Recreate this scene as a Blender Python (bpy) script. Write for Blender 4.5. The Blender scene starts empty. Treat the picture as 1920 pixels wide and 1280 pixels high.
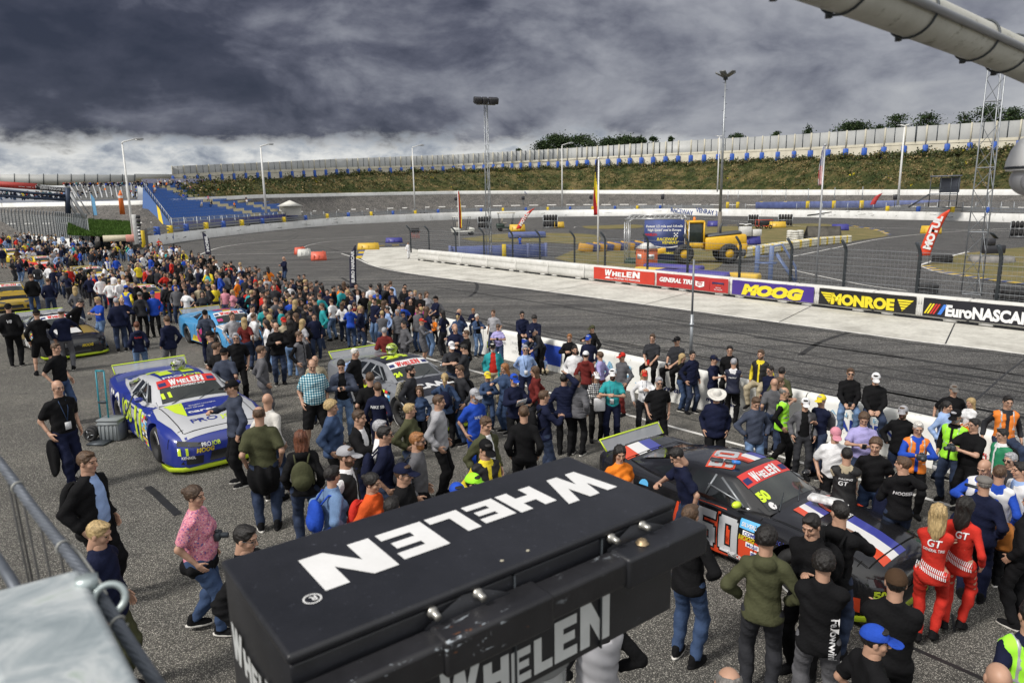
import bpy, bmesh, math, random, functools
import numpy as np
from mathutils import Vector, Matrix
from mathutils.bvhtree import BVHTree
rad = math.radians
C = bpy.context.scene.collection
SC = bpy.context.scene
rng = random.Random(7)
# ------------------------------------------------------------------ camera
FPX, CH, PITCH, ROLL = 1306.0, 5.25, 0.1965, 0.0170      # focal length in px of a 1920 wide frame, eye height
cam = bpy.data.cameras.new('camera'); cam_o = bpy.data.objects.new('camera', cam); C.objects.link(cam_o)
cam.sensor_width = 36.0; cam.lens = FPX / 1920 * 36.0; cam.clip_start = 0.05; cam.clip_end = 20000
_F = Vector((0, math.cos(PITCH), -math.sin(PITCH))); _R = Vector((1, 0, 0)); _U = Vector((0, math.sin(PITCH), math.cos(PITCH)))
_c, _s = math.cos(ROLL), math.sin(ROLL)
_X = _R * _c - _U * _s; _Y = _R * _s + _U * _c
cam_o.matrix_world = Matrix(((_X.x, _Y.x, -_F.x, 0), (_X.y, _Y.y, -_F.y, 0), (_X.z, _Y.z, -_F.z, CH), (0, 0, 0, 1)))
cam.dof.use_dof = True; cam.dof.focus_distance = 13.0; cam.dof.aperture_fstop = 4.5
SC.camera = cam_o
def ray(x, y):
 return _F * FPX + _X * (x - 960) + _Y * (640 - y)
def at(x, y, z=0.0):            # the point of the horizontal plane at height z that the photo shows at (x, y)
 r = ray(x, y); t = (z - CH) / r.z
 return Vector((r.x * t, r.y * t, z))
def far(x, y, d):               # the point in that direction at ground distance d
 r = ray(x, y); t = d / math.hypot(r.x, r.y)
 return Vector((r.x * t, r.y * t, CH + r.z * t))
# ------------------------------------------------------------------ view, sky and sun
SC.view_settings.view_transform = 'Standard'; SC.view_settings.look = 'None'
SC.view_settings.exposure = 0.0; SC.view_settings.gamma = 1.0
SC.cycles.use_denoising = True
SUN_EL, SUN_AZ = 46.0, 238.0    # light comes from behind and left of the camera (azimuth from +Y, clockwise)
world = bpy.data.worlds.new('World'); SC.world = world; world.use_nodes = True
def build_sky():
 nt = world.node_tree; nt.nodes.clear(); N = nt.nodes; L = nt.links
 def nd(t, **k):
  n = N.new(t)
  for a, b in k.items(): setattr(n, a, b)
  return n
 def math_(op, a, b=None, clamp=False):
  n = nd('ShaderNodeMath', operation=op); n.use_clamp = clamp
  for i, v in enumerate((a, b)):
   if v is None: continue
   if isinstance(v, (int, float)): n.inputs[i].default_value = v
   else: L.new(v, n.inputs[i])
  return n.outputs[0]
 def ramp(fac, stops, interp='LINEAR'):
  n = nd('ShaderNodeValToRGB'); n.color_ramp.interpolation = interp
  e = n.color_ramp.elements
  while len(e) < len(stops): e.new(0.5)
  for el, (p, c) in zip(e, stops):
   el.position = p; el.color = (*c, 1) if len(c) == 3 else c
  L.new(fac, n.inputs[0]); return n.outputs[0]
 def mix(f, a, b):
  n = nd('ShaderNodeMix', data_type='RGBA')
  if isinstance(f, float): n.inputs[0].default_value = f
  else: L.new(f, n.inputs[0])
  for i, v in ((6, a), (7, b)):
   if isinstance(v, tuple): n.inputs[i].default_value = (*v, 1)
   else: L.new(v, n.inputs[i])
  return n.outputs[2]
 tc = nd('ShaderNodeTexCoord'); sep = nd('ShaderNodeSeparateXYZ'); L.new(tc.outputs['Generated'], sep.inputs[0])
 x, y, z = sep.outputs
 zz = math_('MAXIMUM', z, 0.0)
 den = math_('ADD', zz, 0.05)
 px = math_('DIVIDE', x, den); py = math_('DIVIDE', y, den)
 cmb = nd('ShaderNodeCombineXYZ'); L.new(px, cmb.inputs[0]); L.new(py, cmb.inputs[1])
 def noise(vec, scale, detail=6, rough=.55, loc=(0, 0, 0), sc=(1, 1, 1), dist=0.0):
  m = nd('ShaderNodeMapping'); m.inputs['Location'].default_value = loc; m.inputs['Scale'].default_value = sc
  L.new(vec, m.inputs[0]); n = nd('ShaderNodeTexNoise'); n.inputs['Scale'].default_value = scale
  n.inputs['Detail'].default_value = detail; n.inputs['Roughness'].default_value = rough; n.inputs['Distortion'].default_value = dist
  L.new(m.outputs[0], n.inputs['Vector']); return n.outputs[0]
 big = noise(cmb.outputs[0], 0.42, 7, .52, (3.1, 7.7, 0), (1, .62, 1), .1)
 fine = noise(tc.outputs['Generated'], 9.0, 8, .62, (1, 2, 3), (1, 1, 1.8), .05)
 puff = noise(tc.outputs['Generated'], 17.0, 9, .6, (4, 0, 1), (1, 1, 2.0), .2)
 bil = noise(tc.outputs['Generated'], 5.0, 5, .5, (7, 1, 5), (1, 1, 2.1), .5)
 lump = math_('MULTIPLY', math_('ABSOLUTE', math_('SUBTRACT', noise(tc.outputs['Generated'], 7.0, 6, .55, (3, 9, 2), (1, 1, 1.9), .3), .5)), 2.0)
 v = math_('ADD', math_('MULTIPLY', big, .34), math_('ADD', math_('MULTIPLY', fine, .22), math_('MULTIPLY', bil, .44)))
 v = math_('ADD', v, math_('MULTIPLY', math_('SUBTRACT', lump, .15), .24))
 side = math_('MULTIPLY', math_('ADD', x, 0.16), .24)
 v = math_('ADD', v, side)
 deck = ramp(v, [(.33, (.030, .034, .056)), (.42, (.052, .056, .084)), (.485, (.105, .110, .148)), (.555, (.20, .208, .25)), (.64, (.32, .33, .37)), (.78, (.48, .49, .51))])
 low = ramp(math_('ADD', math_('MULTIPLY', puff, .75), math_('MULTIPLY', fine, .25)),
               [(.36, (.26, .29, .35)), (.45, (.45, .48, .52)), (.53, (.68, .69, .69)), (.64, (.90, .90, .87))])
 e = math_('ADD', zz, math_('MULTIPLY', math_('SUBTRACT', puff, .5), .085))
 e = math_('ADD', e, math_('MULTIPLY', math_('SUBTRACT', big, .5), .05))
 e = math_('ADD', e, math_('MULTIPLY', math_('MAXIMUM', math_('SUBTRACT', x, .22), 0.0), .22))
 band = ramp(e, [(.070, (1, 1, 1)), (.102, (0, 0, 0))], 'EASE')
 bandv = nd('ShaderNodeSeparateColor'); L.new(band, bandv.inputs[0])
 sh = math_('MULTIPLY', math_('SUBTRACT', -0.12, x), 3.0, True)
 sh = math_('MULTIPLY', sh, math_('SUBTRACT', 1.0, math_('MULTIPLY', zz, 34.0), True), True)
 low2 = mix(sh, low, (.085, .10, .16))
 front = mix(bandv.outputs[0], deck, low2)
 back = ramp(big, [(.30, (.40, .45, .55)), (.5, (.78, .80, .84)), (.7, (1.3, 1.27, 1.2))])
 bk = ramp(math_('ADD', math_('MULTIPLY', y, -1.0), math_('MULTIPLY', math_('SUBTRACT', zz, .25), .75)), [(.0, (0, 0, 0)), (.55, (1, 1, 1))], 'EASE')
 bks = nd('ShaderNodeSeparateColor'); L.new(bk, bks.inputs[0])
 cl = mix(bks.outputs[0], front, back)
 sky = nd('ShaderNodeTexSky'); sky.sky_type = 'NISHITA'; sky.sun_disc = False
 sky.sun_elevation = rad(SUN_EL); sky.sun_rotation = rad(SUN_AZ)
 bg1 = nd('ShaderNodeBackground'); bg1.inputs[1].default_value = 0.10; L.new(sky.outputs[0], bg1.inputs[0])
 bg2 = nd('ShaderNodeBackground'); bg2.inputs[1].default_value = 1.0; L.new(cl, bg2.inputs[0])
 ms = nd('ShaderNodeMixShader'); ms.inputs[0].default_value = .96
 L.new(bg1.outputs[0], ms.inputs[1]); L.new(bg2.outputs[0], ms.inputs[2])
 out = nd('ShaderNodeOutputWorld'); L.new(ms.outputs[0], out.inputs[0])
build_sky()
sun = bpy.data.lights.new('sun', 'SUN'); sun.energy = 3.2; sun.angle = rad(11); sun.color = (1, .95, .88)
sun_o = bpy.data.objects.new('sun', sun); C.objects.link(sun_o)
_sd = Vector((math.sin(rad(SUN_AZ)) * math.cos(rad(SUN_EL)), math.cos(rad(SUN_AZ)) * math.cos(rad(SUN_EL)), math.sin(rad(SUN_EL))))
sun_o.rotation_euler = _sd.to_track_quat('Z', 'Y').to_euler(); sun_o.location = (0, -10, 60)
# ------------------------------------------------------------------ materials
@functools.lru_cache(None)
def mat(name, col, rough=.6, metal=0.0, var=.12, scale=6.0, bump=0.0, bscale=40.0, coat=0.0, trans=0.0, alpha=1.0, stretch=(1, 1, 1)):
 m = bpy.data.materials.new(name); m.use_nodes = True
 nt = m.node_tree; b = nt.nodes['Principled BSDF']; L = nt.links
 b.inputs['Roughness'].default_value = rough; b.inputs['Metallic'].default_value = metal
 b.inputs['Coat Weight'].default_value = coat; b.inputs['Coat Roughness'].default_value = .06
 b.inputs['Transmission Weight'].default_value = trans; b.inputs['Alpha'].default_value = alpha
 b.inputs['Base Color'].default_value = (*col, 1)
 if rough >= .75: b.inputs['Specular IOR Level'].default_value = .25
 if var or bump:
  tc = nt.nodes.new('ShaderNodeTexCoord'); mp = nt.nodes.new('ShaderNodeMapping'); mp.inputs['Scale'].default_value = stretch
  L.new(tc.outputs['Object'], mp.inputs[0])
 if var:
  n = nt.nodes.new('ShaderNodeTexNoise'); n.inputs['Scale'].default_value = scale; n.inputs['Detail'].default_value = 5
  L.new(mp.outputs[0], n.inputs['Vector'])
  mr = nt.nodes.new('ShaderNodeMapRange'); mr.inputs[1].default_value = .3; mr.inputs[2].default_value = .7
  mr.inputs[3].default_value = 1 - var; mr.inputs[4].default_value = 1 + var; L.new(n.outputs[0], mr.inputs[0])
  v = nt.nodes.new('ShaderNodeVectorMath'); v.operation = 'SCALE'; v.inputs[0].default_value = col
  L.new(mr.outputs[0], v.inputs['Scale']); L.new(v.outputs[0], b.inputs['Base Color'])
 if bump:
  n2 = nt.nodes.new('ShaderNodeTexNoise'); n2.inputs['Scale'].default_value = bscale; n2.inputs['Detail'].default_value = 3
  L.new(mp.outputs[0], n2.inputs['Vector'])
  bp = nt.nodes.new('ShaderNodeBump'); bp.inputs['Strength'].default_value = bump; bp.inputs['Distance'].default_value = .02
  L.new(n2.outputs[0], bp.inputs['Height']); L.new(bp.outputs[0], b.inputs['Normal'])
 return m
def node_mat(name, fn):
 """fn(nt, tools) returns (colour socket, roughness, bump socket or None, bump distance)"""
 m = bpy.data.materials.new(name); m.use_nodes = True; nt = m.node_tree; b = nt.nodes['Principled BSDF']; L = nt.links
 tc = nt.nodes.new('ShaderNodeTexCoord')
 class T: pass
 def noise(scale, detail=5, rough=.55, sc=(1, 1, 1), rot=0.0, dist=0.0, kind='noise'):
  mp = nt.nodes.new('ShaderNodeMapping'); mp.inputs['Scale'].default_value = sc; mp.inputs['Rotation'].default_value = (0, 0, rot)
  mp.vector_type = 'TEXTURE' if False else 'POINT'
  L.new(tc.outputs['Object'], mp.inputs[0])
  if kind == 'voronoi':
   n = nt.nodes.new('ShaderNodeTexVoronoi'); n.inputs['Scale'].default_value = scale; L.new(mp.outputs[0], n.inputs['Vector']); return n
  n = nt.nodes.new('ShaderNodeTexNoise'); n.inputs['Scale'].default_value = scale; n.inputs['Detail'].default_value = detail
  n.inputs['Roughness'].default_value = rough; n.inputs['Distortion'].default_value = dist; L.new(mp.outputs[0], n.inputs['Vector']); return n.outputs[0]
 def ramp(fac, stops):
  n = nt.nodes.new('ShaderNodeValToRGB'); e = n.color_ramp.elements
  while len(e) < len(stops): e.new(.5)
  for el, (p, c) in zip(e, stops): el.position = p; el.color = (*c, 1)
  L.new(fac, n.inputs[0]); return n.outputs[0]
 def mix(f, a, b_, mode='MIX'):
  n = nt.nodes.new('ShaderNodeMix'); n.data_type = 'RGBA'; n.blend_type = mode
  if isinstance(f, (int, float)): n.inputs[0].default_value = f
  else: L.new(f, n.inputs[0])
  for i, v in ((6, a), (7, b_)):
   if isinstance(v, tuple): n.inputs[i].default_value = (*v, 1)
   else: L.new(v, n.inputs[i])
  return n.outputs[2]
 T.noise, T.ramp, T.mix, T.nt, T.tc, T.L = noise, ramp, mix, nt, tc, L
 col, rough, bump, dist = fn(T)
 L.new(col, b.inputs['Base Color']); b.inputs['Roughness'].default_value = rough
 if rough >= .75: b.inputs['Specular IOR Level'].default_value = .25
 if bump is not None:
  bp = nt.nodes.new('ShaderNodeBump'); bp.inputs['Distance'].default_value = dist; bp.inputs['Strength'].default_value = .6
  L.new(bump, bp.inputs['Height']); L.new(bp.outputs[0], b.inputs['Normal'])
 return m
# ------------------------------------------------------------------ mesh helpers
def mesh_from(name, V, Fs, mats, mi=None, smooth=False):
 """V: Nx3, Fs: list of index arrays (quads array or list of tuples)"""
 me = bpy.data.meshes.new(name)
 V = np.asarray(V, np.float32)
 if isinstance(Fs, np.ndarray):
  n, k = Fs.shape
  me.vertices.add(len(V)); me.vertices.foreach_set('co', V.ravel())
  me.loops.add(n * k); me.loops.foreach_set('vertex_index', Fs.astype(np.int32).ravel())
  me.polygons.add(n); me.polygons.foreach_set('loop_start', np.arange(0, n * k, k, dtype=np.int32))
 else:
  tot = [len(f) for f in Fs]
  me.vertices.add(len(V)); me.vertices.foreach_set('co', V.ravel())
  me.loops.add(sum(tot)); me.loops.foreach_set('vertex_index', np.fromiter((i for f in Fs for i in f), np.int32, sum(tot)))
  me.polygons.add(len(Fs)); me.polygons.foreach_set('loop_start', np.concatenate([[0], np.cumsum(tot)[:-1]]).astype(np.int32))
 if mi is not None: me.polygons.foreach_set('material_index', np.asarray(mi, np.int32))
 if smooth: me.polygons.foreach_set('use_smooth', np.ones(len(me.polygons), bool))
 for m in mats: me.materials.append(m)
 me.update(calc_edges=True); me.validate()
 return me
class MB:
 """collects shapes; build() links them as ONE mesh object"""
 def __init__(s): s.v = []; s.f = []; s.m = []; s.cur = 0
 def add(s, V, Fs):
  o = len(s.v); s.v.extend([tuple(v) for v in V]); s.f.extend([tuple(i + o for i in f) for f in Fs]); s.m.extend([s.cur] * len(Fs)); return s
 def box(s, c, size, rot=None, bev=0.0):
  hx, hy, hz = [d / 2 for d in size]
  if bev:
   b = min(bev, hx * .9, hy * .9, hz * .9); V = []
   for sx in (-1, 1):
    for sy in (-1, 1):
     for sz in (-1, 1):
      V += [(sx * hx, sy * (hy - b), sz * (hz - b)), (sx * (hx - b), sy * hy, sz * (hz - b)), (sx * (hx - b), sy * (hy - b), sz * hz)]
   Fs = []
   def ix(sx, sy, sz, k): return ((sx > 0) * 4 + (sy > 0) * 2 + (sz > 0)) * 3 + k
   for sg in (-1, 1):
    for q, k in (((0, 1, 2), 0), ((1, 2, 0), 1), ((2, 0, 1), 2)):
     f = []
     for a, b2 in ((-1, -1), (1, -1), (1, 1), (-1, 1)):
      t = [0, 0, 0]; t[q[0]] = sg; t[q[1]] = a; t[q[2]] = b2; f.append(ix(*t, k))
     Fs.append(f if sg > 0 else f[::-1])
   for q in ((0, 1, 2), (1, 2, 0), (2, 0, 1)):   # edge chamfers along axis q0
    for a in (-1, 1):
     for b2 in (-1, 1):
      def g(s0, k):
       t = [0, 0, 0]; t[q[0]] = s0; t[q[1]] = a; t[q[2]] = b2; return ix(*t, k)
      f = [g(-1, q[1]), g(1, q[1]), g(1, q[2]), g(-1, q[2])]
      Fs.append(f if a * b2 < 0 else f[::-1])
   for sx in (-1, 1):
    for sy in (-1, 1):
     for sz in (-1, 1):
      f = [ix(sx, sy, sz, 0), ix(sx, sy, sz, 1), ix(sx, sy, sz, 2)]
      Fs.append(f if sx * sy * sz > 0 else f[::-1])
  else:
   V = [(x, y, z) for x in (-hx, hx) for y in (-hy, hy) for z in (-hz, hz)]
   Fs = [(0, 1, 3, 2), (4, 6, 7, 5), (0, 4, 5, 1), (2, 3, 7, 6), (0, 2, 6, 4), (1, 5, 7, 3)]
  R = rot if rot is not None else Matrix.Identity(3)
  c = Vector(c); return s.add([c + R @ Vector(v) for v in V], Fs)
 def tube(s, pts, r, n=8, caps=True, r2=None):
  pts = [Vector(p) for p in pts]; V = []; Fs = []; up = None
  for i, p in enumerate(pts):
   d = (pts[min(i + 1, len(pts) - 1)] - pts[max(i - 1, 0)]).normalized()
   if up is None:
    up = Vector((0, 0, 1)) if abs(d.z) < .9 else Vector((1, 0, 0))
   a = d.cross(up).normalized(); b = a.cross(d).normalized(); up = b
   rr = r if r2 is None else r + (r2 - r) * i / (len(pts) - 1)
   if isinstance(r, (list, tuple)): rr = r[i]
   for k in range(n):
    t = 2 * math.pi * k / n; V.append(p + a * math.cos(t) * rr + b * math.sin(t) * rr)
  for i in range(len(pts) - 1):
   for k in range(n):
    k2 = (k + 1) % n; Fs.append((i * n + k, i * n + k2, (i + 1) * n + k2, (i + 1) * n + k))
  if caps: Fs.append(tuple(range(n))[::-1]); Fs.append(tuple((len(pts) - 1) * n + k for k in range(n)))
  return s.add(V, Fs)
 def prism(s, poly, z0, z1):        # poly in xy
  n = len(poly); V = [(*p[:2], z0) for p in poly] + [(*p[:2], z1) for p in poly]
  return s.add(V, [tuple(range(n))[::-1], tuple(range(n, 2 * n))] + [(i, (i + 1) % n, n + (i + 1) % n, n + i) for i in range(n)])
 def quad(s, a, b, c, d): return s.add([a, b, c, d], [(0, 1, 2, 3)])
 def lathe(s, prof, c=(0, 0, 0), n=20, axis='Z'):
  V = []; Fs = []; c = Vector(c)
  for r, h in prof:
   for k in range(n):
    t = 2 * math.pi * k / n; x, y = r * math.cos(t), r * math.sin(t)
    V.append(c + (Vector((x, y, h)) if axis == 'Z' else Vector((x, h, y)) if axis == 'Y' else Vector((h, x, y))))
  for i in range(len(prof) - 1):
   for k in range(n):
    k2 = (k + 1) % n; f = (i * n + k, i * n + k2, (i + 1) * n + k2, (i + 1) * n + k)
    Fs.append(f if axis != 'Y' else f[::-1])
  return s.add(V, Fs)
 def ell(s, c, r, n=10, rot=None):
  V = []; Fs = []; c = Vector(c); R = rot if rot is not None else Matrix.Identity(3); m = n // 2 + 1
  for i in range(m + 1):
   ph = math.pi * i / m
   for k in range(n):
    t = 2 * math.pi * k / n
    V.append(c + R @ Vector((r[0] * math.sin(ph) * math.cos(t), r[1] * math.sin(ph) * math.sin(t), r[2] * math.cos(ph))))
  for i in range(m):
   for k in range(n):
    k2 = (k + 1) % n; Fs.append((i * n + k, (i + 1) * n + k, (i + 1) * n + k2, i * n + k2))
  return s.add(V, Fs)
 def build(s, name, mats, parent=None, smooth=False, loc=None):
  if not isinstance(mats, (list, tuple)): mats = [mats]
  me = mesh_from(name, s.v, s.f, mats, s.m, smooth)
  return link(name, me, parent, loc)
def link(name, me, parent=None, loc=None, rot=None):
 o = bpy.data.objects.new(name, me); C.objects.link(o)
 if parent is not None: o.parent = parent
 if loc is not None: o.location = loc
 if rot is not None: o.rotation_euler = rot
 return o
def tag(o, label=None, cat=None, group=None, kind=None):
 if label: o['label'] = label
 if cat: o['category'] = cat
 if group: o['group'] = group
 if kind: o['kind'] = kind
 return o
def thing(name, label, cat, loc=(0, 0, 0), rz=0.0, group=None, scale=1.0):
 o = bpy.data.objects.new(name, None); C.objects.link(o); o.location = loc; o.rotation_euler = (0, 0, rz); o.scale = (scale,) * 3
 o.empty_display_size = .2
 return tag(o, label, cat, group)
def copy_tree(o, parent=None):
 c = o.copy(); C.objects.link(c)
 if parent is not None: c.parent = parent
 for ch in o.children: copy_tree(ch, c)
 return c
def smooth_angle(o, deg=35):
 me = o.data; me.polygons.foreach_set('use_smooth', np.ones(len(me.polygons), bool))
 me.set_sharp_from_angle(angle=rad(deg))
# ------------------------------------------------------------------ lettering
@functools.lru_cache(None)
def text_geo(s, shear=0.0, bold=0.0, space=1.0):
 """flat letters as (verts, faces), height of a capital about 1, left-bottom at the origin"""
 cu = bpy.data.curves.new('t', 'FONT'); cu.body = s; cu.size = 1.0; cu.shear = shear; cu.offset = bold; cu.space_character = space
 cu.resolution_u = 3
 o = bpy.data.objects.new('t', cu); C.objects.link(o)
 bpy.context.view_layer.update()
 me = o.to_mesh(); V = [tuple(v.co) for v in me.vertices]; Fs = [tuple(p.vertices) for p in me.polygons]
 o.to_mesh_clear(); bpy.data.objects.remove(o); bpy.data.curves.remove(cu)
 if not V: return ((0, 0),), ()
 a = np.array(V)[:, :2]; a -= [a[:, 0].min(), 0]; a /= .73
 return tuple(map(tuple, a)), tuple(Fs)
GLY = {   # heavy block letters of the lamp box logo, unit height
 'W': (1.75, [(0, 1), (.36, 1), (.46, .52), (.66, 1), (1.0, 1), (1.12, .52), (1.38, 1), (1.75, 1), (1.22, 0), (.86, 0), (.76, .46), (.54, 0), (.2, 0)]),
 'H': (1.12, [(0, 0), (0, 1), (.36, 1), (.36, .66), (.74, .66), (.74, 1), (1.1, 1), (1.1, 0), (.74, 0), (.74, .36), (.36, .36), (.36, 0)]),
 'E': (1.0, [(0, 0), (0, 1), (.92, 1), (.92, .76), (.36, .76), (.36, .62), (.84, .62), (.84, .4), (.36, .4), (.36, .24), (.94, .24), (.94, 0)]),
 'L': (.9, [(0, 0), (0, 1), (.36, 1), (.36, .27), (.88, .27), (.88, 0)]),
 'N': (1.22, [(0, 0), (0, 1), (.42, 1), (.82, .48), (.82, 1), (1.2, 1), (1.2, 0), (.8, 0), (.38, .54), (.38, 0)])}
@functools.lru_cache(None)
def logo_geo(shear=.18):
 V, Fs, x = [], [], 0.0
 for ch, h in zip('WHELEN', (1.0, .76, .72, .76, .92, 1.0)):
  w, poly = GLY[ch]; o = len(V); hw = h * (.72 if ch == 'W' else 1.0)
  V += [(x + px * hw + py * h * shear, py * h) for px, py in poly]; Fs.append(tuple(range(o + len(poly) - 1, o - 1, -1)))
  x += w * hw + .07
 return tuple(V), tuple(Fs)
def place_flat(mb, geo, origin, xa, ya, h, w=None, lift=0.0):
 """lay flat letters on a plane: origin, unit axes; h = capital height, w = total width"""
 V, Fs = geo; V = np.array(V); W = V[:, 0].max() or 1
 sx = h if w is None else w / W
 o, xa, ya = Vector(origin), Vector(xa).normalized(), Vector(ya).normalized(); n = xa.cross(ya)
 mb.add([o + xa * (p[0] * sx) + ya * (p[1] * h) + n * lift for p in V], Fs); return W * sx
# ------------------------------------------------------------------ ground materials
def asphalt(name, base, spark, stone=160.0, streak=None, rot=0.0, joint=False):
 def fn(T):
  v = T.noise(stone, kind='voronoi'); sepc = T.nt.nodes.new('ShaderNodeSeparateColor'); T.L.new(v.outputs['Color'], sepc.inputs[0])
  stones = T.ramp(sepc.outputs[0], [(0, tuple(c * .42 for c in base)), (.45, tuple(c * .85 for c in base)), (.78, tuple(c * 1.25 for c in base)), (.90, spark), (1, tuple(min(1, c * 1.8) for c in spark))])
  big = T.ramp(T.noise(.35, 6, .6), [(.3, (.72, .72, .73)), (.5, (.95, .95, .95)), (.72, (1.22, 1.2, 1.16))])
  col = T.mix(1.0, stones, big, 'MULTIPLY')
  spot = T.ramp(T.noise(.9, 6, .75, dist=.6), [(.57, (1, 1, 1)), (.66, (.55, .55, .56))])
  col = T.mix(.7, col, spot, 'MULTIPLY')
  if streak:
   a = T.ramp(T.noise(1.0, 6, .65, sc=(.018, .9, 1), rot=rot), [(.34, (.55, .55, .56)), (.5, (.95, .95, .95)), (.66, (1.35, 1.34, 1.3))])
   col = T.mix(1.0, col, a, 'MULTIPLY')
   b = T.ramp(T.noise(1.0, 3, .6, sc=(.03, 2.6, 1), rot=rot), [(.33, (.62, .62, .63)), (.45, (1, 1, 1))])
   col = T.mix(.8, col, b, 'MULTIPLY')
  return col, .88, sepc.outputs[1], .004
 return node_mat(name, fn)
ROADROT = math.atan2(.776, .631)       # turns the streaks along the straight
M_pad = asphalt('coarse_asphalt', (.086, .083, .076), (.33, .315, .28), 125.0)
M_trk = asphalt('worn_track_asphalt', (.102, .100, .097), (.18, .175, .17), 42.0, True, ROADROT)
M_inf = asphalt('infield_asphalt', (.082, .080, .080), (.15, .15, .145), 20.0)
M_oval = asphalt('oval_asphalt', (.125, .118, .110), (.16, .15, .14), 6.0)
def _conc(T):
 c = T.ramp(T.noise(.6, 7, .62), [(.3, (.40, .385, .345)), (.55, (.60, .585, .53)), (.75, (.68, .665, .61))])
 d = T.ramp(T.noise(5, 5, .7), [(.3, (.8, .8, .8)), (.6, (1.03, 1.03, 1.03))])
 return T.mix(1.0, c, d, 'MULTIPLY'), .85, T.noise(40, 3), .003
M_apron = node_mat('pale_concrete', _conc)
def _grass(dry, green, s=1.2):
 def fn(T):
  c = T.ramp(T.noise(s, 8, .7), [(.36, green), (.52, tuple((a + b) / 2 for a, b in zip(dry, green))), (.66, dry)])
  d = T.ramp(T.noise(s * 14, 5, .8), [(.25, (.55, .55, .55)), (.7, (1.25, 1.25, 1.25))])
  return T.mix(1.0, c, d, 'MULTIPLY'), .95, T.noise(s * 20, 4, .8), .05
 return fn
M_dry = node_mat('dry_grass', _grass((.26, .20, .09), (.12, .12, .045), .35))
M_grn = node_mat('green_grass', _grass((.10, .15, .03), (.045, .10, .015), .5))
def _bank(T):
 c = T.ramp(T.noise(.16, 9, .74, sc=(1, 1, 1.6)), [(.38, (.028, .042, .012)), (.48, (.062, .070, .022)), (.56, (.135, .110, .045)), (.68, (.22, .165, .08))])
 d = T.ramp(T.noise(1.1, 7, .85), [(.32, (.6, .6, .6)), (.68, (1.3, 1.3, 1.25))])
 return T.mix(1.0, c, d, 'MULTIPLY'), .95, T.noise(.9, 7, .8), 1.2
M_bank = node_mat('embankment_scrub', _bank)
M_white = mat('white_line_paint', (.66, .65, .62), .8, var=.3, scale=3)
M_rubber = mat('tyre_mark', (.035, .035, .036), .8, var=.35, scale=2)
M_tar = mat('tar_seam', (.018, .018, .019), .5, var=.3, scale=5)
M_yel = mat('yellow_paint', (.62, .42, .03), .6, var=.25, scale=3)
def sheet(name, poly, z, m, kind='structure'):
 mb = MB(); V = [(p[0], p[1], z) for p in poly]
 bm = bmesh.new(); vs = [bm.verts.new(v) for v in V]; f = bm.faces.new(vs)
 if f.normal.z < 0: f.normal_flip()
 f.normal_update()
 if f.normal.z < 0: f.normal_flip()
 bmesh.ops.triangulate(bm, faces=bm.faces[:])
 me = bpy.data.meshes.new(name); bm.to_mesh(me); bm.free(); me.materials.append(m)
 return tag(link(name, me), kind=kind)
def pxs(lst, z=0.0): return [at(x, y, z) for x, y in lst]
def strip(name, pts, w, z, m, obj=None):
 """a painted strip along ground points"""
 mb = obj or MB(); pts = [Vector((p[0], p[1], 0)) for p in pts]; V = []
 for i, p in enumerate(pts):
  d = (pts[min(i + 1, len(pts) - 1)] - pts[max(i - 1, 0)]).normalized(); n = Vector((-d.y, d.x, 0)); ww = w[i] if isinstance(w, (list, tuple)) else w
  V += [p + n * ww / 2 + Vector((0, 0, z)), p - n * ww / 2 + Vector((0, 0, z))]
 mb.add(V, [(2 * i, 2 * i + 1, 2 * i + 3, 2 * i + 2) for i in range(len(pts) - 1)])
 if obj is None: return tag(mb.build(name, m), kind='structure')
def curve(pts, n=8):
 """Catmull-Rom through 2-3D points"""
 P = [Vector(p) for p in pts]; P = [P[0] * 2 - P[1]] + P + [P[-1] * 2 - P[-2]]; out = []
 for i in range(1, len(P) - 2):
  for k in range(n):
   t = k / n; a, b, c, d = P[i - 1], P[i], P[i + 1], P[i + 2]
   out.append(.5 * ((2 * b) + (c - a) * t + (2 * a - 5 * b + 4 * c - d) * t * t + (3 * b - a - 3 * c + d) * t ** 3))
 out.append(P[-2]); return out
mb = MB(); S_ = 9000
mb.add([(-S_, -S_, -.06), (S_, -S_, -.06), (S_, S_, -.06), (-S_, S_, -.06)], [(0, 1, 2, 3)])
tag(mb.build('ground', M_dry), kind='structure')
sheet('infield_asphalt', [(-90, -10), (140, -10), (170, 160), (120, 230), (60, 285), (10, 285), (-40, 250), (-70, 200), (-75, 120), (-80, 80)], -.03, M_inf)
PW = [(-27.5, 59.5), (-21.0, 50.6), (-14.9, 42.1), (-9.51, 34.97), (-7.69, 32.55), (-2.62, 26.58), (-0.18, 23.59), (2.12, 20.91), (4.06, 18.43), (6.68, 15.21), (8.38, 13.19), (9.19, 11.94), (12.6, 7.6)]
EDGE = [(-18.95, 78.54), (-15.37, 70.18), (-12.14, 61.71), (-7.93, 54.33), (1.99, 41.89), (12.15, 28.88), (14.94, 25.17), (17.51, 22.3), (27, 9.5)]
sheet('track', [(-70, 60), *PW, (16, 3), (34, 0), (27, 9.5), *EDGE[::-1], (-16, 84), (-14, 100), (10, 118), (20, 270), (-40, 235), (-55, 200), (-56, 150), (-54, 105)], -.015, M_trk)
sheet('paddock', [(-90, -12), (30, -12), *PW[::-1], (-33, 66), (-75, 110), (-110, 120)], 0.0, M_pad)
BW0, BWd = Vector((-8.89, 66.84, 0)), Vector((20.05 + 8.89, 26.77 - 66.84, 0)).normalized()
BWn = Vector((BWd.y, -BWd.x, 0))
if BWn.y > 0: BWn = -BWn
ap = pxs([(790, 470), (760, 463), (715, 464), (688, 467), (672, 474), (672, 481), (684, 490)])
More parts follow.
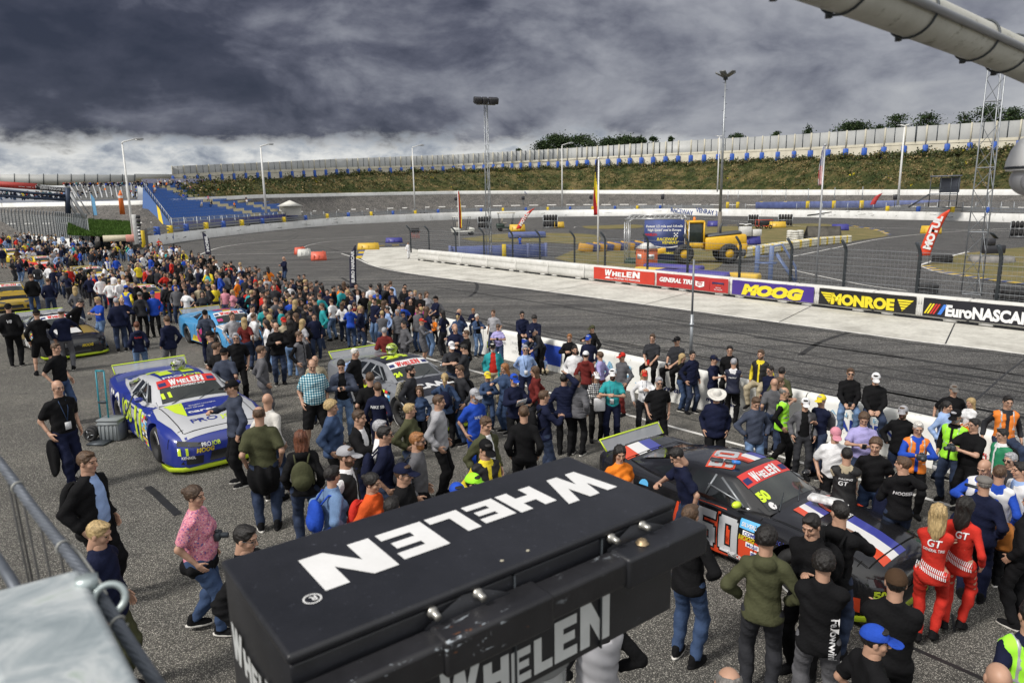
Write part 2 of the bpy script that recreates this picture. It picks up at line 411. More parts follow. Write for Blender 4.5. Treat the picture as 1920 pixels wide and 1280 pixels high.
sheet('concrete_apron', [tuple((BW0 + BWd * 62)[:2]), *[tuple((BW0 + BWd * t)[:2]) for t in (40, 20, 0)], *[p[:2] for p in ap], *[(x, y) for x, y in EDGE[2:]]], -.008, M_apron)
strip('track_edge_line', curve([(x, y, 0) for x, y in EDGE], 6), .16, -.004, M_white)
ep = [Vector((x, y, 0)) + Vector((-.81, -.586, 0)) * .55 for x, y in EDGE[2:]]
strip('track_edge_seam', curve(ep, 6), .07, -.004, M_tar)
for i, t in enumerate((3, 10.5, 18, 25.5, 33, 40.5, 47, 54)):      # joints of the concrete slabs
 a = BW0 + BWd * t; strip('apron_joint', [a + BWn * .1, a + BWn * (7.4 - t * .055) + BWd * 1.6], .05, -.004, M_tar)
mb = MB()
for L_, w in (([(370, 479), (417, 463), (500, 453), (640, 446), (760, 441), (880, 438)], .18), ([(330, 480), (480, 476), (672, 472)], .16), ([(552, 470), (600, 455), (700, 446)], .12),
              ([(1120, 411), (1300, 409), (1500, 424), (1700, 428), (1920, 434)], .22), ([(1480, 482), (1560, 466), (1650, 448), (1740, 438), (1840, 431), (1990, 424)], .2),
              ([(1480, 505), (1540, 518), (1620, 534), (1700, 545)], .16), ([(1725, 497), (1760, 486), (1815, 472)], .3),
              ([(1725, 498), (1760, 510), (1830, 521), (1930, 533)], .2), ([(1075, 427), (1100, 424), (1280, 421)], .15)):
 strip('', curve(pxs(L_), 8), w, .002, None, mb)
tag(mb.build('infield_lines', M_white), kind='structure')
strip('grid_line', pxs([(560, 603), (632, 625), (905, 700), (1175, 777), (1403, 838), (1792, 950), (1990, 1005)]), .11, .004, M_white)
mb = MB()                               # tar seams and a thick cable trench cover of the paddock
for L_, w in (([(700, 632), (1000, 707), (1300, 787), (1700, 903), (1920, 965)], .035), ([(276, 912), (292, 925), (312, 944), (335, 965)], .14), ([(250, 700), (332, 760)], .12),
              ([(1596, 1165), (1720, 1218), (1850, 1275)], .07), ([(620, 640), (560, 615)], .04), ([(1785, 1150), (1790, 1185)], .03)):
 strip('', curve(pxs(L_), 5), w, .004, None, mb)
rs = random.Random(8)
for k in range(16):
 p = at(rs.uniform(20, 1500), rs.uniform(700, 1240)); a = rs.uniform(0, 6.28); q = [p]
 for _ in range(9): a += rs.uniform(-.5, .5); q.append(q[-1] + Vector((math.cos(a), math.sin(a), 0)) * .22)
 strip('', q, rs.uniform(.006, .014), .004, None, mb)
tag(mb.build('tar_seams', M_tar), kind='structure')
mb = MB()                               # tyre marks along the straight and round the bend
r_ = random.Random(3)
for k in range(26):
 off = r_.uniform(1.2, 10.5); t0 = r_.uniform(-6, 30); ln = r_.uniform(8, 26); sl = r_.uniform(-.05, .05)
 p = [Vector((-9.5, 35, 0)) + Vector((.631, -.776, 0)) * (t0 + ln * q / 6) + Vector((.776, .631, 0)) * (off + sl * ln * q / 6 + .06 * math.sin(q)) for q in range(7)]
 strip('', curve(p, 3), r_.choice((.07, .10, .16)), -.0105, None, mb)
for L_ in ([(430, 462), (500, 458), (545, 450), (560, 441)], [(452, 455), (530, 446), (560, 436)], [(520, 470), (560, 463), (600, 462), (655, 476)], [(545, 470), (585, 456), (640, 450)],
           [(1385, 575), (1420, 600), (1500, 604), (1600, 592)], [(880, 520), (894, 533), (892, 546), (880, 556)], [(1600, 620), (1540, 640), (1500, 665)], [(560, 600), (700, 560), (640, 520)]):
 strip('', curve(pxs(L_), 8), .2, -.0105, None, mb)
tag(mb.build('tyre_marks', M_rubber), kind='structure')
strip('timing_line', pxs([(1805, 770), (1840, 740), (1885, 700), (1990, 620)]), .05, -.0075, M_tar)
for gi, (nm, pl, m) in enumerate((('infield_grass', [(865, 447), (960, 437), (1090, 438), (1126, 445), (1100, 457), (1000, 453), (905, 453)], M_dry),
               ('infield_grass', [(1040, 484), (1080, 468), (1130, 460), (1230, 458), (1340, 470), (1345, 502), (1230, 512), (1120, 502)], M_dry),
               ('infield_grass', [(1285, 423), (1400, 424), (1530, 419), (1640, 431), (1668, 440), (1620, 449), (1560, 456), (1480, 462), (1380, 472), (1330, 481), (1290, 466)], M_dry),
               ('infield_grass', [(1733, 498), (1760, 489), (1815, 474), (1990, 462), (1990, 540), (1900, 529), (1820, 518), (1762, 508)], M_dry),
               ('infield_grass', [(1090, 424), (1190, 421), (1200, 427), (1110, 429)], M_dry))):
 sheet(nm, [p[:2] for p in curve(pxs(pl + pl[:1]), 5)[:-1]], -.012 + .0035 * gi, m)
mb = MB()                               # striped kerbs
for L_ in ([(1735, 498), (1765, 509), (1830, 520), (1930, 533)], [(1580, 421), (1640, 430), (1667, 440)], [(672, 484), (690, 463), (760, 459)], [(1290, 424), (1400, 422)]):
 P = curve(pxs(L_), 6)
 for i in range(len(P) - 1):
  mb.cur = i % 2; strip('', [P[i], P[i + 1]], .6, .006, None, mb)
tag(mb.build('striped_kerb', [M_yel, mat('blue_kerb_paint', (.05, .08, .22), .6)]), kind='structure')
# ------------------------------------------------------------------ the far oval: banked track, white walls, embankment, tall barrier
PXC = [-420, -200, 0, 160, 275, 440, 540, 640, 853, 1066, 1280, 1480, 1700, 1920, 2150, 2500]
DIN = [190, 165, 140, 122, 112, 148, 175, 205, 238, 258, 250, 214, 183, 163, 150, 140]
def din(x): return float(np.interp(x, PXC, DIN))
def row(xs, ys): return lambda x: float(np.interp(x, xs, ys))
y_owt = row([-400, 0, 263, 480, 640, 853, 1066, 1280, 1480, 1920, 2500], [388, 381, 376, 365, 362, 358, 356.7, 356, 356, 355, 352])
y_owb = row([-400, 0, 263, 480, 640, 853, 1066, 1280, 1480, 1920, 2500], [396, 389, 384, 371.7, 368, 364, 363, 364.5, 366, 366, 362])
y_emt = row([328, 480, 640, 853, 1066, 1280, 1480, 1700, 1920, 2500], [342, 336.7, 328, 321.7, 315, 306.7, 300, 291.7, 281.7, 260])
y_ptop = row([328, 480, 640, 853, 1066, 1280, 1480, 1700, 1920, 2500], [311.7, 305.5, 298, 290, 278, 264, 253, 238, 225, 190])
y_pbot = row([328, 480, 640, 853, 1066, 1280, 1480, 1700, 1920, 2500], [327, 320, 314, 308, 297, 286, 278, 266.7, 256.7, 235])
def extra(x): return 26 if x > 300 else 34
COLS = list(range(-420, 2501, 24))
def ribbon(name, rowsf, m, kind, cols=COLS, mi=None):
 V = []; n = len(rowsf)
 for x in cols: V += [f(x) for f in rowsf]
 Fs = [(i * n + j, (i + 1) * n + j, (i + 1) * n + j + 1, i * n + j + 1) for i in range(len(cols) - 1) for j in range(n - 1)]
 o = link(name, mesh_from(name, V, Fs, m if isinstance(m, list) else [m]))
 if kind: tag(o, kind=kind)
 return o
def gnd(x, d, z):
 p = far(x, 380, d); p.z = z; return p
oz = lambda x: far(x, y_owb(x), din(x) + extra(x)).z
ribbon('oval_track', [lambda x: gnd(x, din(x) + 2, .0), lambda x: gnd(x, din(x) + 7, .35), lambda x: gnd(x, din(x) + extra(x), oz(x))], M_oval, 'structure')
mb = MB()
for k in range(0, 70):                   # dashed line on the banking
 x0 = -300 + k * 34; x1 = x0 + 17
 f = lambda x, q: gnd(x, din(x) + 7 + (extra(x) - 7) * q, .35 + (oz(x) - .35) * q + .03)
 mb.add([f(x0, .45), f(x1, .45), f(x1, .48), f(x0, .48)], [(0, 1, 2, 3)])
tag(mb.build('oval_dashes', M_white), kind='structure')
M_wwall = node_mat('white_painted_wall', lambda T: (T.mix(1.0, T.ramp(T.noise(.25, 8, .7), [(.3, (.60, .60, .57)), (.6, (.78, .78, .76))]), T.ramp(T.noise(1.2, 6, .8, sc=(1, 1, .3)), [(.30, (.45, .44, .42)), (.42, (1, 1, 1))]), 'MULTIPLY'), .7, None, 0))
def wall_ribbon(name, label, dist, ztop, zbot, th, cols, m, cat='wall'):
 o = ribbon(name, [lambda x: gnd(x, dist(x), zbot(x)), lambda x: gnd(x, dist(x), ztop(x)), lambda x: gnd(x, dist(x) + th, ztop(x)), lambda x: gnd(x, dist(x) + th, zbot(x))], m, None, cols)
 return tag(o, label, cat)
iw_top = lambda x: float(np.interp(x, [275, 540, 640, 853, 1280, 1480, 1920], [1.5, 1.7, 2.1, 2.4, 2.3, 2.0, 1.6]))
inner_cols = [270 + 12 * i for i in range(0, 187)]
inner = wall_ribbon('inner_wall', 'long white curved wall round the inner oval lettered with the raceway name', din, iw_top, lambda x: -.1, .35, inner_cols, M_wwall)
outer = wall_ribbon('outer_wall', 'long low white wall along the top of the banked outer oval', lambda x: din(x) + extra(x), lambda x: far(x, y_owt(x), din(x) + extra(x)).z, lambda x: oz(x) - .3, .5, COLS, M_wwall)
mb = MB()
M_navy = mat('navy_lettering', (.03, .07, .25), .6, var=0)
M_gal = mat('galvanised_steel', (.34, .36, .38), .45, .6, var=.15, scale=4)
M_post = mat('dark_steel_post', (.06, .07, .08), .5, .5, var=.2)
for s, x0, x1, yb, parent, hh, dst in (('RACEWAY', 1258, 1300, 397, inner, 1.5, 0), ('VENRAY 3', 1305, 1346, 397, inner, 1.5, 0), ('RACEWAY VENRAY 3', 984, 1024, 362, outer, .9, 1)):
 dd = (lambda x: din(x) - .06) if not dst else (lambda x: din(x) + extra(x) - .06)
 a, b = gnd(x0, dd(x0), 0), gnd(x1, dd(x1), 0)
 a.z = far(x0, yb, dd(x0)).z
 m_ = MB(); place_flat(m_, text_geo(s, 0, .02), a, (b - a), (0, 0, 1), hh, w=(b - a).length); m_.build('lettering', M_navy, parent)
a, b = gnd(316, din(316) - .05, .5), gnd(322, din(322) - .05, .5)
m_ = MB(); place_flat(m_, text_geo('4', .2, .02), a, b - a, (0, 0, 1), .9); m_.build('lettering', M_navy, inner)
m_ = MB()
rr = random.Random(5)
for k in range(46):                     # scuffs on the wall
 x = rr.choice((rr.uniform(1490, 1900), rr.uniform(300, 1400))); w = rr.uniform(3, 14); z = rr.uniform(.3, 1.5); h = rr.uniform(.04, .14)
 p, q = gnd(x, din(x) - .04, z), gnd(x + w, din(x + w) - .04, z + rr.uniform(-.1, .25)); m_.add([p, q, q + Vector((0, 0, h)), p + Vector((0, 0, h * .4))], [(0, 1, 2, 3)])
p, q = gnd(1515, din(1515) - .05, .3), gnd(1560, din(1560) - .05, 1.35); m_.add([p, q, q + Vector((0, 0, .2)), p + Vector((0, 0, .35))], [(0, 1, 2, 3)])
m_.build('scuff', M_rubber, inner)
gr = thing('guard_rail', 'grey guard rail on short blue and yellow posts above the inner oval wall', 'guard rail', gnd(900, din(900) + 2, 1.5))
gl = gr.location
def rel(p): return p - gl
for dz in (.25, .75):
 mb = MB()
 P = [rel(gnd(x, din(x) + 1.6, iw_top(x) + dz)) for x in inner_cols]
 for i in range(len(P) - 1):
  if 1330 < inner_cols[i] < 1660: continue
  a, b = P[i], P[i + 1]; mb.add([a, b, b + Vector((0, 0, .3)), a + Vector((0, 0, .3))], [(0, 1, 2, 3)])
 mb.build('rail', M_gal, gr)
for k, x in enumerate([288, 313, 344, 382, 415, 450, 489, 530, 571, 612, 652, 695, 736, 778, 821, 862, 902, 943, 986, 1027, 1069, 1111, 1153, 1195, 1238, 1665, 1723, 1787, 1855]):
 p = rel(gnd(x, din(x) + 1.2, iw_top(x) + .5)); m_ = MB().box(p, (.8, .5, 1.3), bev=.08)
 m_.build('post', mat('yellow_plastic', (.70, .50, .02), .5, var=.05) if k % 2 else mat('blue_plastic', (.03, .09, .38), .5, var=.05), gr)
fe = thing('wire_fence', 'low grey wire fence standing between the two ovals', 'fence', gl)
mb = MB(); mp = MB()
for i, x in enumerate(inner_cols):
 if x < 300: continue
 p = rel(gnd(x, din(x) + 4.5, 1.3));
 if i % 2 == 0: mp.box(p + Vector((0, 0, 1.0)), (.12, .12, 3.0))
 q = rel(gnd(x + 12, din(x + 12) + 4.5, 1.3))
 for h in (.4, .8, 1.2, 1.6, 2.0, 2.4): mb.add([p + Vector((0, 0, h)), q + Vector((0, 0, h)), q + Vector((0, 0, h + .035)), p + Vector((0, 0, h + .035))], [(0, 1, 2, 3)])
 for kk in range(8):
  s = p.lerp(q, kk / 8); mb.add([s, s + Vector((.03, 0, 0)), s + Vector((.03, 0, 2.4)), s + Vector((0, 0, 2.4))], [(0, 1, 2, 3)])
mb.build('wire', M_gal, fe); mp.build('posts', M_gal, fe)
emc = [x for x in range(322, 2501, 9)]
emd = lambda x: din(x) + extra(x) + 24
def em(q):
 def f(x):
  d0, d1 = din(x) + extra(x) + 1.0, emd(x); z0 = far(x, y_owt(x) + 2, d0).z; z1 = far(x, y_emt(x), d1).z
  z = z0 + (z1 - z0) * (q ** .9)
  if 0.02 < q < 1.0: z += .55 * math.sin(x * .13 + q * 17) * math.sin(x * .051 + q * 9) + rng.uniform(-.35, .35)
  return gnd(x, d0 + (d1 - d0) * q, z)
 return f
rows_ = [em(i / 12) for i in range(13)]
tag(ribbon('embankment', rows_ + [lambda x: gnd(x, emd(x) + 30, far(x, y_emt(x), emd(x)).z - .5)], M_bank, None, emc), kind='structure')
def scrub(name, n, seed, zlim, cols, size, kindlabel):
 r = random.Random(seed); V = []; Fs = []; mi = []
 for _ in range(n):
  x = r.uniform(*cols); q = r.uniform(*zlim); p = em(q)(x); s = size * r.uniform(.5, 1.6); k = r.randint(7, 14); mm = r.choice((0, 0, 1, 1, 2, 3)) if r.random() > .006 else 4
  for _ in range(k):
   c = p + Vector((r.gauss(0, s * .7), r.gauss(0, s * .5), abs(r.gauss(0, s * .5)))); a = Vector((r.gauss(0, 1), r.gauss(0, 1), r.gauss(0, 1))).normalized() * s * .28
   b = a.cross(Vector((r.gauss(0, 1), r.gauss(0, 1), r.gauss(0, 1)))).normalized() * s * .22
   o = len(V); V += [c - a, c + b, c + a, c - b]; Fs.append((o, o + 1, o + 2, o + 3)); mi.append(mm)
 ms = [mat('scrub_' + nm, c, .9, var=.3, scale=1) for nm, c in (('dark_green', (.040, .060, .018)), ('olive', (.10, .10, .035)), ('straw', (.27, .205, .10)), ('grey_green', (.10, .11, .06)), ('yellow', (.5, .42, .03)))]
 return tag(link(name, mesh_from(name, V, Fs, ms, mi)), kindlabel, None, kind='stuff')
scrub('bank_scrub', 4200, 11, (.06, .98), (330, 1980), .72, None)
scrub('crest_shrubbery', 2600, 12, (.93, 1.0), (640, 1980), .85, None)
bx = [x / 3 for x in (988, 1055, 1127, 1195, 1264, 1331, 1397, 1463, 1528, 1592, 1657, 1721, 1783, 1845, 1905)] + [640 + x / 3 for x in (47, 107, 168, 227, 287, 346, 405, 463, 522, 579, 637, 693, 750, 806, 859, 912, 963, 1013, 1064, 1114, 1165, 1218, 1271, 1325, 1380, 1438, 1497, 1558, 1619, 1683, 1748, 1817, 1887)] + [1280 + x / 3 for x in (37, 111, 188, 266, 348, 431, 519, 609, 700, 797, 895, 998, 1106, 1217, 1335, 1455, 1580, 1716, 1850, 1990, 2140, 2300)]
bd = lambda x: emd(x) + .6
M_bcon = mat('pale_barrier_concrete', (.50, .47, .38), .8, var=.12, scale=.4)
def _pan(T):
 w = T.nt.nodes.new('ShaderNodeTexWave'); w.bands_direction = 'Z'; w.inputs['Scale'].default_value = 1.1; T.L.new(T.tc.outputs['Object'], w.inputs['Vector'])
 c = T.ramp(T.noise(.12, 4, .6), [(.3, (.33, .34, .34)), (.7, (.46, .47, .46))]); d = T.ramp(w.outputs['Color'], [(0, (.86, .86, .86)), (.5, (1, 1, 1))])
 return T.mix(1.0, c, d, 'MULTIPLY'), .5, None, 0
M_pan = node_mat('grey_noise_panel', _pan)
bar = thing('tall_barrier', 'long grey panelled barrier with blue buttresses on top of the grass embankment', 'barrier', gnd(1100, bd(1100), 10))
bl = bar.location
zt = lambda x: far(x, y_ptop(x), bd(x)).z; zp = lambda x: far(x, y_pbot(x), bd(x)).z; ze = lambda x: far(x, y_emt(x), bd(x)).z
def rb(name, lo, hi, d0, th, m, cols):
 V = []
 for x in cols: V += [gnd(x, bd(x) + d0, lo(x)) - bl, gnd(x, bd(x) + d0, hi(x)) - bl, gnd(x, bd(x) + d0 + th, hi(x)) - bl, gnd(x, bd(x) + d0 + th, lo(x)) - bl]
 Fs = [(i * 4 + j, (i + 1) * 4 + j, (i + 1) * 4 + j + 1, i * 4 + j + 1) for i in range(len(cols) - 1) for j in range(3)] + [(0, 1, 2, 3)]
 return link(name, mesh_from(name, V, Fs, [m]), bar)
rb('concrete_base', lambda x: ze(x) - 1.5, zp, 0, .5, M_bcon, bx)
rb('concrete_ledge', lambda x: zp(x) - .75, lambda x: zp(x) - .55, -.12, .1, M_bcon, bx)
rb('panels', zp, zt, .15, .2, M_pan, bx)
M_bblue = mat('blue_buttress_paint', (.02, .09, .42), .55, var=.1, scale=1)
for i, x in enumerate(bx):
 hgt = zp(x) - ze(x); w = (gnd(x + 5, bd(x), 0) - gnd(x - 5, bd(x), 0)).length / 10 * (5.2 if x < 1100 else 8 if x < 1500 else 10)
 yaw = math.atan2(-gnd(x, 1, 0).x, gnd(x, 1, 0).y); R3 = Matrix.Rotation(yaw, 3, 'Z')
 p = gnd(x, bd(x) - .5, ze(x) + hgt * .28) - bl; MB().box(p, (w, 1.0, hgt * .78 + .4), R3, .08).build('buttress', M_bblue, bar)
 p = gnd(x, bd(x) - .05, 0) - bl; p.z = (zt(x) + zp(x) - hgt * .25) / 2 - bl.z
 MB().box(p, (w * .32, .35, zt(x) - zp(x) + hgt * .35), R3).build('post', M_bcon, bar)
 if i + 1 < len(bx):
  x2 = (x + bx[i + 1]) / 2;
  MB().box(gnd(x2, bd(x2) + .08, (zt(x2) + zp(x2)) / 2) - bl, (w * .12, .14, zt(x2) - zp(x2)), R3).build('panel_joint', M_post, bar) if i < 30 else None
for i in range(30, len(bx) - 1):
 x2 = (bx[i] + bx[i + 1]) / 2; MB().box(gnd(x2, bd(x2) + .08, (zt(x2) + zp(x2)) / 2) - bl, (.35, .14, zt(x2) - zp(x2))).build('panel_joint', M_post, bar)
# ------------------------------------------------------------------ trees beyond the barrier
def tree(x, ytop, w_px, d, style, label, seed):
 r = random.Random(seed); base = gnd(x, d, zt(min(max(x, 330), 1990)) - 7); top = far(x, ytop, d).z; h = top - base.z; W = w_px * 1.35 / FPX * d / 2
 t = thing('pine_tree' if style == 'pine' else 'broadleaf_tree', label, 'tree', base, group='trees behind the tall barrier')
 mb = MB(); mb.tube([(0, 0, 0), (.1, 0, h * .4), (0, .1, h * .75), (0, 0, h * .95)], .35, 7, r2=.08)
 for k in range(9):
  z = h * r.uniform(.35, .85); a = r.uniform(0, 6.28); l = W * r.uniform(.4, .9)
  mb.tube([(0, 0, z), (math.cos(a) * l * .5, math.sin(a) * l * .5, z + l * .2), (math.cos(a) * l, math.sin(a) * l, z + l * .3)], .12, 5, r2=.03)
 mb.build('trunk', mat('bark', (.07, .055, .04), .9), t)
 V = []; Fs = []; mi = []
 def leaf(c, s, m):
  a = Vector((r.gauss(0, 1), r.gauss(0, 1), r.gauss(0, .6))).normalized() * s; b = a.cross(Vector((r.gauss(0, 1), r.gauss(0, 1), r.gauss(0, 1)))).normalized() * s * .7
  o = len(V); V.extend([c - a, c + b, c + a, c - b]); Fs.append((o, o + 1, o + 2, o + 3)); mi.append(m)
 n = 44 if style == 'pine' else 64
 for k in range(n):
  if style == 'pine':
   q = r.uniform(.3, 1.0); rad_ = W * (1.12 - q) * 1.15; a = r.uniform(0, 6.28); rr_ = rad_ * r.uniform(.3, 1)
   c = Vector((math.cos(a) * rr_, math.sin(a) * rr_, h * q - rr_ * .12)); sp = Vector((W * .2, W * .2, h * .035))
  else:
   a = r.uniform(0, 6.28); e = r.uniform(-.2, 1.35); rr_ = W * .82 * math.cos(e) * r.uniform(.55, 1)
   c = Vector((math.cos(a) * rr_, math.sin(a) * rr_, h * .55 + h * .40 * math.sin(e))); sp = Vector((W * .2, W * .2, h * .06))
  for _ in range(60 if w_px > 40 else 34):
   leaf(c + Vector((r.gauss(0, sp.x), r.gauss(0, sp.y), r.gauss(0, sp.z))), r.uniform(.18, .42) * (1 if d < 320 else 1.2), r.choice((0, 0, 1, 2)))
 ms = [mat('leaf_' + nm, c, .8, var=.3, scale=1) for nm, c in (('dark', (.016, .032, .011)), ('mid', (.030, .055, .018)), ('light', (.055, .085, .03)))]
 link('crown', mesh_from('crown', V, Fs, ms, mi), t)
for i, (x, y, w, d, st, lb) in enumerate([
 (974, 281, 12, 330, 'b', 'tiny dark bush top showing left of the big clump of trees'),
 (1018, 266, 34, 330, 'b', 'low left shoulder tree of the big clump of dark broadleaf trees'),
 (1048, 253, 52, 325, 'b', 'tall round tree at the left of the highest broadleaf clump'),
 (1086, 254, 60, 325, 'b', 'wide round tree at the right end of the highest broadleaf clump'),
 (1140, 260, 34, 330, 'b', 'small pointed tree just right of the big clump'),
 (1170, 256, 44, 330, 'b', 'rounded tree between the big clump and the three small treetops'),
 (1196, 259, 26, 330, 'b', 'narrow treetop next to the rounded tree right of the clump'),
 (1223, 258, 24, 330, 'p', 'small loose treetop beyond the barrier, right of the flagpole with the black yellow red flag'),
 (1254, 259, 14, 320, 'p', 'single tiny pine tip between the flagpole and the tall floodlight pole'),
 (1375, 253, 34, 310, 'b', 'flat dark bush just right of the tall floodlight pole'),
 (1448, 249, 20, 300, 'p', 'small flat treetop halfway between floodlight pole and flag pole'),
 (1507, 237, 22, 290, 'p', 'lone small pine standing left of the striped flag'),
 (1588, 231, 54, 280, 'b', 'broad flat crowned tree right of the striped flag'),
 (1636, 236, 26, 280, 'p', 'low pine beside the large pointed pine'),
 (1667, 218, 46, 275, 'p', 'pointed dark pine left of the white lamp post on the right'),
 (1727, 215, 52, 270, 'p', 'bushy pine just right of the white lamp post on the right'),
 (1792, 216, 40, 265, 'p', 'low pine at the left foot of the lattice tower trees'),
 (1835, 201, 56, 262, 'p', 'tallest pine directly behind the lattice tower'),
 (1880, 205, 42, 262, 'p', 'pine at the right side of the lattice tower')]):
 tree(x, y, w, d, 'pine' if st == 'p' else 'broad', lb, 100 + i)
# ------------------------------------------------------------------ pit wall (rounded white barrier between paddock and track)
PWv = [Vector((x, y, 0)) for x, y in PW]
M_pw = node_mat('scuffed_white_barrier', lambda T: (T.mix(1.0, T.ramp(T.noise(.8, 7, .7), [(.3, (.62, .62, .58)), (.6, (.80, .80, .77))]), T.ramp(T.noise(3, 6, .8), [(.30, (.5, .49, .46)), (.42, (1, 1, 1))]), 'MULTIPLY'), .6, None, 0))
M_bpanel = mat('blue_sponsor_panel', (.02, .06, .38), .5, var=.05)
pw = thing('pit_wall', 'long white rounded concrete wall between the paddock and the straight', 'wall', PWv[5])
def arc_points(P):
 L = [0.0]
 for a, b in zip(P, P[1:]): L.append(L[-1] + (b - a).length)
 return L
PWL = arc_points(PWv)
def pwat(s):
 s = max(0, min(s, PWL[-1] - 1e-3))
 for i in range(len(PWL) - 1):
  if s <= PWL[i + 1]:
   a, b = PWv[i], PWv[i + 1]; d = (b - a).normalized(); return a + d * (s - PWL[i]), d, Vector((d.y, -d.x, 0))
def pwof(x, y, z=.5):           # arc length of the wall point seen at a pixel
 p = at(x, y, z); best = min((((pwat(s / 10)[0] - Vector((p.x, p.y, 0))).length, s / 10) for s in range(0, int(PWL[-1] * 10))))
 return best[1]
prof = [(-.30, 0), (-.27, .12), (-.17, .30), (-.15, .80), (-.12, .90), (-.06, .94), (.06, .94), (.12, .90), (.15, .80), (.17, .30), (.27, .12), (.30, 0)]
SEG = 4.0; ns = int(PWL[-1] / SEG)
for k in range(ns + 1):
 s0, s1 = k * SEG + .012, min((k + 1) * SEG - .012, PWL[-1] - .01)
 if s1 - s0 < .3: continue
 V = []
 for q in range(5):
  p, d, n = pwat(s0 + (s1 - s0) * q / 4)
  V += [p + n * a + Vector((0, 0, z)) - pw.location for a, z in prof]
 m = len(prof); Fs = [(i * m + j, i * m + j + 1, (i + 1) * m + j + 1, (i + 1) * m + j) for i in range(4) for j in range(m - 1)] + [tuple(range(m)), tuple(range(4 * m, 5 * m))[::-1]]
 o = link('wall_section', mesh_from('wall_section', V, Fs, [M_pw]), pw); smooth_angle(o, 40)
_side = -1 if pwat(20)[2].dot(Vector((-.776, -.631, 0))) < 0 else 1
def pw_panel(x0, x1, y, m, z0=.10, z1=.80, name='painted_panel'):
 s0, s1 = pwof(x0, y), pwof(x1, y + (x1 - x0) * .25); V = []; N_ = 8
 for q in range(N_ + 1):
  p, d, n = pwat(s0 + (s1 - s0) * q / N_); n = n * _side
  for z in (z0, z1): V.append(p + n * (.156 + max(0, .31 - z) * .45) + Vector((0, 0, z)) - pw.location)
 mb = MB(); mb.add(V, [(2 * i, 2 * i + 2, 2 * i + 3, 2 * i + 1) for i in range(N_)]); mb.build(name, m, pw)
def pw_text(s, x0, x1, y, zb, h, m, shear=0, bold=.01, lift=.205):
 s0, s1 = pwof(x0, y, zb), pwof(x1, y + (x1 - x0) * .28, zb); a, _, n = pwat(s0); b = pwat(s1)[0]; n = n * _side
 mb = MB(); place_flat(mb, text_geo(s, shear, bold), a + n * lift + Vector((0, 0, zb)), b - a, (0, 0, 1), h, w=(b - a).length); mb.build('lettering', m, pw).location -= pw.location
M_lb = mat('pale_blue_letters', (.25, .48, .68), .6, var=.1); M_db = mat('dark_blue_letters', (.02, .03, .12), .6, var=.05); M_red = mat('red_letters', (.55, .02, .02), .6, var=.05)
M_wt = mat('white_letters', (.80, .80, .80), .6, var=.03)
pw_panel(962, 1034, 655, M_bpanel); pw_panel(700, 850, 590, mat('deep_blue_panel', (.02, .03, .20), .5), .06, .28)
for t, x0, x1, y, zb, h in (('Industrieweg 18 B', 975, 1016, 640, .60, .12), ('Panningen', 990, 1015, 648, .44, .12), ('077-3072216', 980, 1016, 656, .28, .12), ('www.raceworld.nl', 968, 1018, 668, .13, .10)):
 pw_text(t, x0, x1, y, zb, h, M_wt)
pw_text('RACING', 926, 954, 636, .52, .09, M_db); pw_text('JS', 938, 950, 644, .28, .2, mat('lime_letters', (.5, .6, .05), .6))
pw_text('HAAS', 1128, 1189, 690, .36, .34, M_lb, 0, .03); pw_text('diesel', 1150, 1188, 715, .13, .14, M_lb)
pw_text('www.Janssen', 1238, 1305, 728, .22, .22, M_db, 0, .02); pw_text('groepen', 1330, 1388, 752, .18, .22, M_db, 0, .02)
pw_text('L A N M E E B', 1524, 1640, 780, .62, .10, M_lb); pw_text('JANSEN', 1560, 1672, 800, .32, .26, mat('navy_blue_letters', (.02, .05, .33), .6), 0, .02)
pw_text('IJsselstein', 1560, 1600, 806, .16, .11, M_db); pw_text('D', 1660, 1668, 792, .62, .10, M_lb)
pw_text('DRIEHOEK', 1850, 1925, 850, .30, .26, M_red, 0, .01)
pw_text('uitvaartzorg', 1640, 1662, 822, .10, .10, M_db)
# ------------------------------------------------------------------ concrete block wall, banners and debris fence across the straight
M_blk = node_mat('ribbed_concrete_block', lambda T: (T.mix(1.0, T.ramp(T.noise(.9, 7, .7), [(.3, (.52, .52, .49)), (.6, (.70, .69, .66))]), T.ramp(T.noise(2.4, 6, .8, sc=(1, 1, .4)), [(.28, (.55, .54, .5)), (.42, (1, 1, 1))]), 'MULTIPLY'), .85, T.noise(30, 3), .004))
bands = [Vector((0, 0, .03)), Vector((0, 0, 1.03))]
RB = Matrix.Rotation(math.atan2(BWd.y, BWd.x), 3, 'Z'); BROT = math.atan2(BWd.y, BWd.x)
bl_lab = ['concrete block with a slanted dark scratch, third from the far end of the block wall', 'farthest pale concrete block where the wall begins beside the walking driver']
def bpos(x, y, z=0.0):
 p = at(x, y, z); return (Vector((p.x, p.y, 0)) - BW0).dot(BWd)
bounds = [0.0] + [bpos(x, y, 1.0) for x, y in ((817, 468), (858, 472), (904, 477), (956, 482), (1011, 487), (1068, 493))]
bounds = [0.0];
while bounds[-1] < 58: bounds.append(bounds[-1] + 3.95)
nb = len(bounds) - 1
names_ = ['first', 'second', 'third', 'fourth', 'fifth', 'sixth', 'seventh', 'eighth', 'ninth', 'tenth', 'eleventh', 'twelfth', 'thirteenth', 'fourteenth', 'fifteenth']
proto = None
